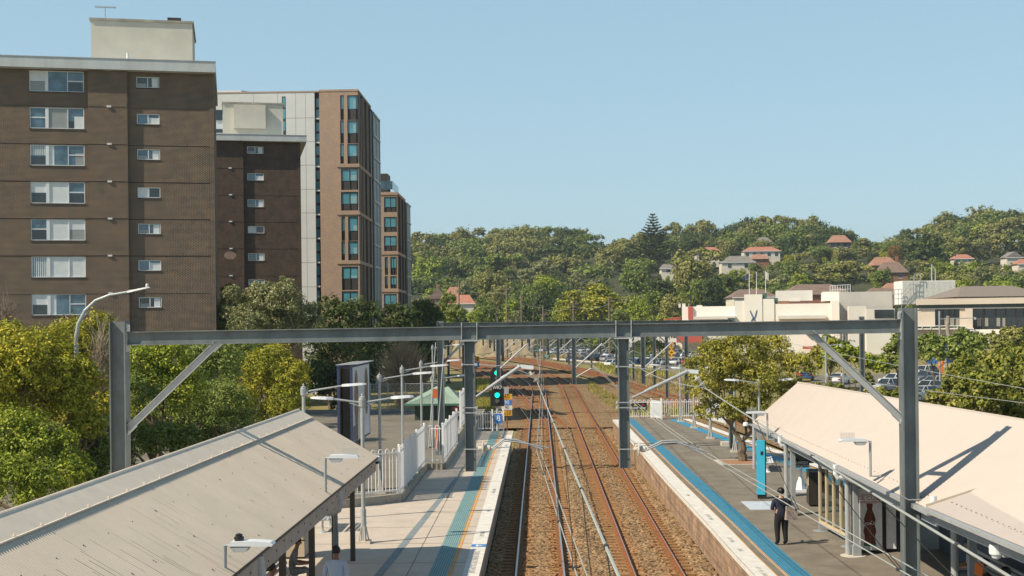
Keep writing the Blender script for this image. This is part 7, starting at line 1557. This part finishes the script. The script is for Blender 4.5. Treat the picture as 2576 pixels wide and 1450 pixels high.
b = MB(); b.lathe([(.62,-.03),(.62,.03)], 18, (0,0,p.z+.4+.5), 'y'); zc = p.z + .4 - .85; b.prism([(-.75,zc),(0,zc-.75),(.75,zc),(0,zc+.75)], -.03, .03, 'y'); b.box(-.5,.5,-.03,.03,zc-1.45,zc-.78); o = b.build('panel', Msy, t); b = MB(); b.prism([(-.2,p.z+.6),(0,p.z+1.2),(.2,p.z+.6),(.1,p.z+.6),(0,p.z+.9),(-.1,p.z+.6)], -.05,-.035,'y'); b.prism([(-.3,zc-.1),(.3,zc-.1),(.1,zc+.15),(-.1,zc+.15)], -.05,-.035,'y'); b.build('symbol', M['black'], o)
p = at(2370, 934, 172); t = thing('water_barrier', 'bright orange plastic tank among the silver cars at right', 'tank', (p.x, 172, -.3)); b = MB(); b.prism([(-.42,0),(.42,0),(.42,.0+p.z+1.1),(.3,p.z+1.35),(-.3,p.z+1.35),(-.42,p.z+1.1)], -.4, .4, 'y'); b.lathe([(.15,0),(.15,.2),(.04,.3)], 8, (0,0,p.z+1.35)); b.build('body', mat('orange_tank', (.75,.20,.03), var=.05), t)

# ------------------------------------------------------------------ cars
PAINT = {n: mat('car_paint_' + n, c, rough=.3, var=.03, spec=.6) for n, c in (('white',(.75,.76,.77)), ('silver',(.42,.44,.46)), ('grey',(.13,.14,.15)), ('black',(.02,.02,.023)), ('blue',(.04,.09,.22)), ('red',(.40,.03,.03)), ('green',(.12,.25,.20)), ('cream',(.55,.50,.42)))}
Mcg = mat('car_glass', (.03,.04,.05), rough=.05, var=.1, spec=.9); Mty = mat('tyre_rubber', (.02,.02,.02), var=.1); Mrim = mat('alloy_rim', (.45,.45,.46), rough=.35, metal=.6, var=.05); Mhl = mat('headlamp_glass', (.7,.72,.74), rough=.1, var=0); Mtl = mat('tail_lamp_red', (.45,.02,.02), rough=.2, var=0)
def car_meshes(kind):
    L, W = (4.5, 1.78) if kind == 'sedan' else ((4.2, 1.75) if kind == 'hatch' else (4.7, 1.86)); h0 = .9 if kind != 'suv' else 1.05; H = {'sedan':1.45,'hatch':1.5,'suv':1.75}[kind]
    y = L/2; b = MB()
    st = [(-y,.42,.68,.80),(-y+.15,.30,.80,.88),(-y*.5,.26,h0,.96),(-.2,.25,h0+.03,1.0),(y*.55,.26,h0+.04,.98),(y-.15,.32,h0-.02,.9),(y,.45,h0-.12,.82)]   # front at -y
    vs = []
    for yy, zb, zt, wf in st: w = W/2*wf; vs += [(-w*.94,yy,zb),(-w,yy,(zb+zt)/2),(-w*.95,yy,zt),(w*.95,yy,zt),(w,yy,(zb+zt)/2),(w*.94,yy,zb)]
    n = len(st); b.add(vs, [(i*6+j, i*6+(j+1)%6, (i+1)*6+(j+1)%6, (i+1)*6+j) for i in range(n-1) for j in range(6)] + [(5,4,3,2,1,0), tuple((n-1)*6+j for j in range(6))])
    ws, rs, re_ = -y*.42, -y*.12, (y*.45 if kind == 'sedan' else y*.72); rb = y*.80 if kind == 'sedan' else y*.97
    w1, w2 = W/2*.90, W/2*.70; b.add([(-w2,rs,H-.03),(w2,rs,H-.03),(w2,re_,H-.05),(-w2,re_,H-.05),(-w2*.98,rs,H),(w2*.98,rs,H),(w2*.98,re_,H-.01),(-w2*.98,re_,H-.01)], [(3,2,1,0),(4,5,6,7),(0,1,5,4),(1,2,6,5),(2,3,7,6),(3,0,4,7)])
    for s in (-1, 1): b.bar((s*w1,ws,h0),(s*w2,rs,H-.02),.06,.06); b.bar((s*w1,rb,h0+.02),(s*w2,re_,H-.03),.09,.09); b.bar((s*(w1+.0),0.15,h0),(s*w2,.15,H-.03),.07,.07); b.box(s*(W/2)-.02*s, s*(W/2+.14), ws+.12, ws+.25, h0, h0+.13) if s > 0 else b.box(-(W/2+.14), -(W/2)+.02, ws+.12, ws+.25, h0, h0+.13)
    g = MB(); g.add([(-w1,ws,h0),(w1,ws,h0),(w2,rs,H-.03),(-w2,rs,H-.03),(-w1,rb,h0+.02),(w1,rb,h0+.02),(w2,re_,H-.04),(-w2,re_,H-.04)], [(0,1,2,3),(5,4,7,6),(0,3,7,4),(1,5,6,2)])
    wh = MB(); wh.lathe([(.2,-.11),(.32,-.09),(.33,0),(.32,.09),(.2,.11)], 14, (0,0,0), 'x'); rm = MB(); rm.lathe([(.19,-.125),(.19,.125)], 10, (0,0,0), 'x')
    hl = MB(); hl.box(-.17,.17,-.05,.03,-.07,.07); tl = MB(); tl.box(-.14,.14,-.03,.05,-.1,.1)
    return dict(b=b, g=g, wh=wh, rm=rm, hl=hl, tl=tl, L=L, W=W, h0=h0)
CARM = {k: car_meshes(k) for k in ('sedan', 'hatch', 'suv')}; _cm = {}
def cmesh(kind, part, m):
    k = (kind, part, m.name)
    if k not in _cm:
        t_ = CARM[kind][part].build('part', m); me = t_.data
        if part == 'b': me.polygons.foreach_set('use_smooth', [False]*len(me.polygons))
        bpy.data.objects.remove(t_); _cm[k] = me
    return _cm[k]
def car(kind, paint, x, y, z, rz, label, group, full=True):
    t = thing('parked_car', label, 'car', (x, y, z), rz, group); C = CARM[kind]
    def add(nm, me, par, loc=(0,0,0)): o = bpy.data.objects.new(nm, me); COL.objects.link(o); o.parent = par; o.location = loc; return o
    add('body', cmesh(kind, 'b', PAINT[paint]), t); add('windows', cmesh(kind, 'g', Mcg), t)
    for sx in (-1, 1):
        for sy in (-.31, .31): w = add('wheel', cmesh(kind, 'wh', Mty), t, (sx*(C['W']/2-.10), sy*C['L'], .33)); (add('rim', cmesh(kind, 'rm', Mrim), w) if full else None)
        if full: add('headlight', cmesh(kind, 'hl', Mhl), t, (sx*C['W']*.33, -C['L']/2+.03, .66)); add('tail_light', cmesh(kind, 'tl', Mtl), t, (sx*C['W']*.36, C['L']/2-.02, C['h0']-.22))
    return t
struct(MB().poly([(p.x, p.y, -.38) for p in (gr(1250,872,-.38), gr(1560,872,-.38), gr(1760,900,-.38), gr(1770,930,-.38), gr(1560,926,-.38), gr(1300,896,-.38))]).build('car_park', M['asphalt2']))
ACOL = ['white','silver','white','grey','silver','white','black','silver','blue','white','white','silver','white','silver','cream','green','red']
rc = random.Random(4); far_g = 'cars in the car park beyond the tracks'
CROWS = [('front row', (1545,923), (1748,917), 9), ('second row', (1445,911), (1752,907), 12), ('third row', (1390,902), (1750,900), 14), ('fourth row', (1340,894), (1700,894), 15), ('fifth row', (1300,887), (1560,886), 12), ('back row', (1285,880), (1520,880), 12)]
for rn, a, c, n in CROWS:
    for k in range(n):
        f = (k + rc.uniform(-.15,.15)) / (n - 1); px, py = a[0] + (c[0]-a[0])*f, a[1] + (c[1]-a[1])*f; p = gr(px, py, -.38)
        if rc.random() < .06: continue
        pc = rc.choice(ACOL); kd = rc.choice(('sedan','hatch','suv','sedan')); car(kd, pc, p.x, p.y, -.38, R(rc.uniform(-38,-20)) + (math.pi if rc.random() < .3 else 0), '%s %s, %s from the left in the %s of the far car park' % (pc, {'sedan':'sedan','hatch':'hatchback','suv':'tall car'}[kd], ORD[k], rn), far_g, False)
car('suv', 'black', *gr(1760, 938, -.38)[:2], -.38, R(70), 'black van like car half behind the platform tree', far_g)
near_g = 'cars beyond the right hand shrubs'
p = gr(2112, 966, -.3); car('sedan', 'white', p.x, p.y, -.3, R(150), 'white sedan seen from behind with a man beside it', near_g)
p = gr(2050, 960, -.3); car('suv', 'blue', p.x - .3, p.y + 4, -.3, R(165), 'dark blue tall car with a red roofed neighbour left of the white sedan', near_g); p = gr(2036, 955, -.3); car('hatch', 'red', p.x + .6, p.y + 7.5, -.3, R(165), 'red car mostly hidden behind the dark blue one', near_g)
for k, (px, py, pc, kd, lab) in enumerate(((2318,1008,'silver','hatch','silver hatchback at the very bottom of the cars by the big mast'), (2335,990,'silver','sedan','silver sedan facing out beside the big right mast'), (2350,976,'silver','sedan','second silver sedan just behind the first by the big mast'), (2330,965,'grey','suv','dark tall car behind the silver sedans'), (2325,950,'white','suv','white roofed tall car farther back by the big mast'), (2390,950,'white','hatch','white car right of the orange tank'), (2250,968,'white','sedan','white car low behind the leafy hedge left of the big mast'), (2232,985,'silver','hatch','pale car hidden by the leafy hedge'))):
    p = gr(px, py, -.3); car(kd, pc, p.x, p.y, -.3, R(-55), lab, near_g)
struct(MB().poly([(p.x, p.y, -.33) for p in (gr(2040,945,-.33), gr(2440,935,-.33), gr(2440,1010,-.33), gr(2040,1000,-.33))]).build('car_park', M['asphalt2']))
b = MB()
for px in range(2040, 2300, 14): b.bar(gr(px, 985, -.3) + Vector((0,0,0)), gr(px, 985, -.3) + Vector((0,0,1.0)), .06, .06)
b.bar(gr(2040,985,-.3)+Vector((0,0,1)), gr(2300,985,-.3)+Vector((0,0,1)), .08, .08); b.bar(gr(2040,985,-.3)+Vector((0,0,.3)), gr(2300,985,-.3)+Vector((0,0,.3)), .08, .4)
tag(b.build('boundary_fence', M['fin']), 'dark low fence along the edge of the right hand car park', 'fence')
# wire fence and cable trough along the far car park
b = MB()
for k in range(28): px, py = 1290 + k*17, 898 + k*1.0; p = gr(px, py, -.4); b.bar(p, p + Vector((0,0,1.9)), .07, .07)
for z in (.4, 1.0, 1.85): b.bar(gr(1290,898,-.4) + Vector((0,0,z)), gr(1290+27*17,925,-.4) + Vector((0,0,z)), .03, .03)
tag(b.build('post_and_wire_fence', M['gutter']), 'post and wire fence between the tracks and the far car park', 'fence')
b = MB(); A, B = gr(1390,908,-.4), gr(1650,932,-.4); b.bar(A + Vector((0,0,.55)), B + Vector((0,0,.55)), .35, .3)
for k in range(14): p = A.lerp(B, k/13); b.bar(p, p + Vector((0,0,.5)), .15, .15)
tag(b.build('cable_trough', M['paleconc']), 'raised pale cable trough on stubby posts along the outer track', 'cable trough')
b = MB(); b.isec((0,0,0),(0,0,5.2),.14,.14,.03,.03,(1,0,0)); b.box(-.45,.45,-.2,-.05,3.9,5.5); b.lathe([(.2,-.45),(.2,-.2)],10,(0,0,4.9),'y')
for k, (px, py, lab) in enumerate(((1402, 901, 'small black trackside signal among the far wires'), (1428, 908, 'second small trackside signal before the parked cars'))):
    o = b.build('trackside_signal', M['black']); p = gr(px, py, -.35); o.location = p; tag(o, lab, 'signal')
# ------------------------------------------------------------------ people
def skinned(name, nodes, edges, regions, mats, parent):
    """one continuous body grown with a Skin modifier; faces take the material of the nearest limb segment."""
    names = list(nodes); me = bpy.data.meshes.new(name); me.from_pydata([nodes[n][:3] for n in names], [(names.index(a), names.index(c)) for a, c in edges], [])
    o = bpy.data.objects.new(name, me); COL.objects.link(o); mod = o.modifiers.new('skin', 'SKIN'); mod.use_smooth_shade = True; mod.branch_smoothing = .3
    sv = me.skin_vertices[0].data
    for i, n in enumerate(names): rr_ = nodes[n][3]; sv[i].radius = rr_ if isinstance(rr_, tuple) else (rr_, rr_); sv[i].use_root = (i == 0)
    sb = o.modifiers.new('sub', 'SUBSURF'); sb.levels = 1; sb.render_levels = 1
    dg = bpy.context.evaluated_depsgraph_get(); dg.update(); m2 = bpy.data.meshes.new_from_object(o.evaluated_get(dg)); bpy.data.objects.remove(o); m2.name = name
    m2.materials.clear(); [m2.materials.append(m) for m in mats]
    seg = [(Vector(nodes[a][:3]), Vector(nodes[c][:3]), regions.get((a, c), regions.get(c, 0))) for a, c in edges]
    for f in m2.polygons:
        c = f.center; best = (1e9, 0)
        for p, q, r in seg:
            d = q - p; t_ = max(0, min(1, (c - p).dot(d) / max(1e-9, d.length_squared))); dist = (c - (p + d*t_)).length
            if dist < best[0]: best = (dist, r)
        f.material_index = best[1]; f.use_smooth = True
    ob = bpy.data.objects.new(name, m2); COL.objects.link(ob); ob.parent = parent; return ob
SKIN = {'light': mat('light_skin', (.50,.29,.20), rough=.6, var=.05), 'tan': mat('brown_skin', (.24,.125,.075), rough=.6, var=.05)}
Mshoe = mat('dark_shoes', (.02,.02,.022), var=.1); Mhair = mat('black_hair', (.012,.010,.009), rough=.5, var=.3, scale=20)
def person(label, loc, rz, top, bottom, skin='light', pose='stand', h=1.65, sleeves='short', group=None, reach=(.18,.30), lean=0.0, hair=True, cap=None):
    """built facing +Y in its own space"""
    t = thing('person', label, 'person', loc, rz, group); s = h / 1.65; sk = SKIN[skin]
    if pose == 'stand': pz, kn, an, ft = .90, None, None, None
    hip = .90 if pose == 'stand' else .52
    N = {'pelvis': (0,-.01,hip,(.19,.14)), 'waist': (0,lean*.3,hip+.17,(.175,.13)), 'chest': (0,lean*.7,hip+.37,(.19,.13)), 'neckbase': (0,lean,hip+.51,(.075,.07)), 'neck': (0,lean+.015,hip+.57,.052), 'jaw': (0,lean+.045,hip+.635,(.062,.07)), 'skull': (0,lean+.03,hip+.70,(.078,.095)), 'crown': (0,lean+.02,hip+.755,(.055,.065))}
    E = [('pelvis','waist'),('waist','chest'),('chest','neckbase'),('neckbase','neck'),('neck','jaw'),('jaw','skull'),('skull','crown')]
    N['nose'] = (0, lean+.145, hip+.665, .014); E.append(('skull','nose'))
    for sd, nm in ((-1,'l'),(1,'r')):
        N[nm+'sh'] = (sd*.19, lean*.85, hip+.45, .072)
        if pose == 'stand':
            N[nm+'el'] = (sd*.265, -.03, hip+.19, .052); N[nm+'wr'] = (sd*reach[0], reach[1]*.6, hip+.06 if reach[1] < .1 else hip+.14, .029); N[nm+'pa'] = (sd*(reach[0]-.02), reach[1]*.6+.06, hip+.01 if reach[1] < .1 else hip+.16, (.036,.02))
            N[nm+'hp'] = (sd*.095,0,hip-.06,.128); N[nm+'kn'] = (sd*.105,.02,.49,.084); N[nm+'an'] = (sd*.11,-.03,.09,.06); N[nm+'to'] = (sd*.115,.14,.035,(.042,.03))
        else:
            N[nm+'el'] = (sd*.225, lean*.6+.05, hip+.19, .044); N[nm+'wr'] = (sd*reach[0]*.6, lean+.27, hip+.17, .029); N[nm+'pa'] = (sd*reach[0]*.5, lean+.345, hip+.19, (.036,.02))
            N[nm+'hp'] = (sd*.09,.05,hip-.02,.095); N[nm+'kn'] = (sd*.12,.46,hip+.0,.066); N[nm+'an'] = (sd*.12,.44,.09,.044); N[nm+'to'] = (sd*.13,.61,.035,(.042,.03))
        E += [('chest',nm+'sh'),(nm+'sh',nm+'el'),(nm+'el',nm+'wr'),(nm+'wr',nm+'pa'),('pelvis',nm+'hp'),(nm+'hp',nm+'kn'),(nm+'kn',nm+'an'),(nm+'an',nm+'to')]
        pa = Vector(N[nm+'pa'][:3])
        for k in range(4):
            fx = (k - 1.5) * .019; L = (.062,.075,.07,.055)[k]; a = (pa.x+fx, pa.y+.035, pa.z); N[f'{nm}f{k}'] = (*a, .0095); N[f'{nm}g{k}'] = (pa.x+fx*1.15, pa.y+.035+L*.75, pa.z-L*.55, .0075); E += [(nm+'pa', f'{nm}f{k}'), (f'{nm}f{k}', f'{nm}g{k}')]
        N[nm+'th'] = (pa.x - sd*.045, pa.y+.015, pa.z-.005, .0105); N[nm+'ti'] = (pa.x - sd*.055, pa.y+.055, pa.z-.02, .008); E += [(nm+'pa', nm+'th'), (nm+'th', nm+'ti')]
        N[nm+'ea'] = (sd*.088, lean+.02, hip+.675, .018); E.append(('skull', nm+'ea'))
    N = {k: tuple(x*s for x in v[:3]) + ((tuple(x*s for x in v[3]) if isinstance(v[3], tuple) else v[3]*s),) for k, v in N.items()}
    reg = {}
    for e in E:
        a, c = e
        if c in ('waist','chest','neckbase','lsh','rsh'): r = 0
        elif c[1:] == 'el': r = 0
        elif c[1:] == 'wr': r = 0 if sleeves == 'long' else 2
        elif c[1:] in ('hp','kn','an'): r = 1
        elif c[1:] == 'to': r = 3
        else: r = 2
        reg[e] = r
    skinned('body', N, E, reg, [top, bottom, sk, Mshoe], t)
    hz, hy = (hip+.70)*s, (lean+.02)*s
    if hair:
        b = MB(); n, m = 14, 7; vs = []
        for j in range(m+1):
            ph = j/m * 2.0
            for i in range(n):
                th = 2*math.pi*i/n; front = max(0, math.sin(th)); p = min(ph, 1.15 + .85*(1-front)); wob = 1 + .05*math.sin(5*th + j)
                vs.append((.094*s*math.sin(p)*math.cos(th)*wob, hy + .118*s*math.sin(p)*math.sin(th)*wob - .008, hz + .012 + .125*s*math.cos(p)))
        b.add(vs, [(j*n+i, j*n+(i+1)%n, (j+1)*n+(i+1)%n, (j+1)*n+i) for j in range(m) for i in range(n)]); b.build('hair', Mhair, t, smooth=True)
    if cap:
        b = MB(); b.lathe([(.105*s,.0),(.108*s,.05),(.085*s,.10),(.03*s,.125),(.005,.127)], 14, (0, hy, hz+.02)); b.box(-.07*s,.07*s,hy+.09*s,hy+.19*s,hz+.022,hz+.034); b.build('cap', cap, t, smooth=True)
    b = MB()
    for sd in (-1,1): b.lathe([(.011*s,0),(.009*s,.008),(.002,.012)], 8, (sd*.031*s, hy+.088*s, hz+.0), 'y')
    b.build('eye', M['black'], t)['kind'] = 'stuff'; b = MB(); b.box(-.024*s,.024*s,hy+.098*s,hy+.108*s,hz-.075*s,hz-.066*s); b.build('mouth', mat('lip', (.3,.1,.08), var=0), t)
    return t
Mnavy = mat('navy_tee', (.022,.026,.05), rough=.9, var=.25, scale=6); Mblk = mat('black_trousers', (.016,.016,.017), rough=.9, var=.3, scale=6)
p = gr(1966, 1371, ZP); w = person('woman in a navy tee and black trousers seen from behind on the right platform', p, R(12), Mnavy, Mblk, 'light', 'stand', 1.64, 'short', reach=(.12,.35)); w.scale = (1.16, 1.1, 1.0)
b = MB(); b.lathe([(.012,-.04),(.045,-.02),(.05,.02),(.03,.05),(.005,.06)], 10, (0,-.04,1.60+.0)); b.build('hair_bun', Mhair, w)
t = thing('tote_bag', 'pale patterned tote bag hanging on the shoulder of the woman in navy', 'bag', p + Vector((.27,-.16,.78)), R(12)); b = MB(); b.add([(-.19,-.07,0),(.19,-.07,.0),(.19,.06,0),(-.19,.06,0),(-.16,-.035,.40),(.15,-.035,.40),(.15,.03,.40),(-.16,.03,.40)], [(3,2,1,0),(0,1,5,4),(1,2,6,5),(2,3,7,6),(3,0,4,7),(4,5,6,7)]); b.build('pouch', mat('patterned_cloth', (.55,.44,.38), rough=.9, scale=16, col2=(.16,.13,.13)), t)
b = MB(); b.tube([(-.1,.0,.39),(-.09,.03,.55),(-.06,.06,.66),(.02,.07,.55),(.08,.02,.39)], .012, 6); b.tube([(-.12,-.03,.39),(-.3,-.02,.62),(-.45,.05,.66)], .012, 5); b.build('strap', Mnavy, t)
Mlb = mat('pale_blue_shirt', (.42,.50,.64), rough=.9, var=.12, scale=5); Mdk = mat('dark_trousers', (.03,.03,.04), rough=.9, var=.2)
q = at(845, 1395, 29.3); person('man in a pale blue shirt seen from behind at the bottom of the left platform', (q.x, 29.3, ZP), R(-6), Mlb, Mdk, 'tan', 'stand', 1.70, 'long', reach=(.2,.02))
Mgs = mat('grey_shirt', (.16,.15,.15), rough=.9, var=.2); Mgt = mat('grey_trousers', (.20,.20,.21), rough=.9, var=.2)
ul = 'people sitting under the grey canopy'
person('person with a dark cap and grey shirt sitting under the grey canopy', (-6.35, 33.0, ZP), R(-80), Mgs, Mgt, 'tan', 'sit', 1.7, 'short', ul, lean=.16, cap=M['black'])
person('person with dark hair sitting nearest under the grey canopy, only the head showing', (-6.15, 29.3, ZP), R(-80), Mgs, Mdk, 'tan', 'sit', 1.7, 'long', ul, lean=.08)
bench('grey slatted seat under the grey canopy', (-6.55, 31.5, ZP), R(0), L=5.0)
ur = 'people sitting under the cream canopy'
Mpk = mat('pale_pink_top', (.62,.50,.50), rough=.9, var=.15); Mhd_ = mat('dark_brown_hoodie', (.035,.025,.024), rough=.95, var=.25); Mbt = mat('royal_blue_top', (.03,.07,.27), rough=.9, var=.15)
q = at(2440, 1385, 31.6); person('seated person in a pale top and grey trousers behind the canopy column', (q.x + .1, 31.6, ZP + .08), R(82), Mpk, Mgt, 'light', 'sit', 1.66, 'short', ur, lean=.1)
q = at(2480, 1420, 29.6); pB_ = person('seated person in a dark hoodie bending over an orange book at the bottom right', (q.x + .2, 29.6, ZP), R(85), Mhd_, Mdk, 'tan', 'sit', 1.62, 'long', ur, lean=.22)
q = at(2530, 1400, 28.4); person('seated person in a royal blue top below the white bracket camera', (q.x + .15, 28.4, ZP), R(88), Mbt, Mdk, 'tan', 'sit', 1.66, 'short', ur, lean=.14)
q = at(2462, 1432, 29.0); t = thing('book', 'orange covered book held by the person in the dark hoodie', 'book', q, R(40)); b = MB(); b.bar((-.02,0,-.13),(.03,0,.13),.02,.19,(0,1,0)); b.build('cover', mat('orange_cover', (.70,.16,.02), var=.05), t)
bench('long grey slatted bench under the low cream roof at the bottom right', (at(2510, 1440, 29).x + .75, 30, ZP), R(180), L=6.5)
p = gr(2109, 968, -.3); person('man in a white shirt and blue jeans standing behind the white sedan', (p.x, p.y - 2.0, -.3), R(60), mat('white_shirt', (.72,.72,.72), var=.05), mat('blue_jeans', (.06,.09,.17), var=.2), 'light', 'stand', 1.75, 'short', reach=(.22,.02))
# ------------------------------------------------------------------ thin summer haze
hz_ = bpy.data.materials.new('thin_haze'); hz_.use_nodes = True; nt = hz_.node_tree; nt.nodes.clear(); ov = nt.nodes.new('ShaderNodeOutputMaterial'); pv = nt.nodes.new('ShaderNodeVolumePrincipled')
pv.inputs['Color'].default_value = (.80, .88, .95, 1); pv.inputs['Density'].default_value = 0.00017; pv.inputs['Anisotropy'].default_value = 0.3; nt.links.new(pv.outputs[0], ov.inputs['Volume'])
b = MB(); b.box(-4100, 4100, -400, 5100, -8, 140); h = b.build('haze', hz_); h['kind'] = 'stuff'
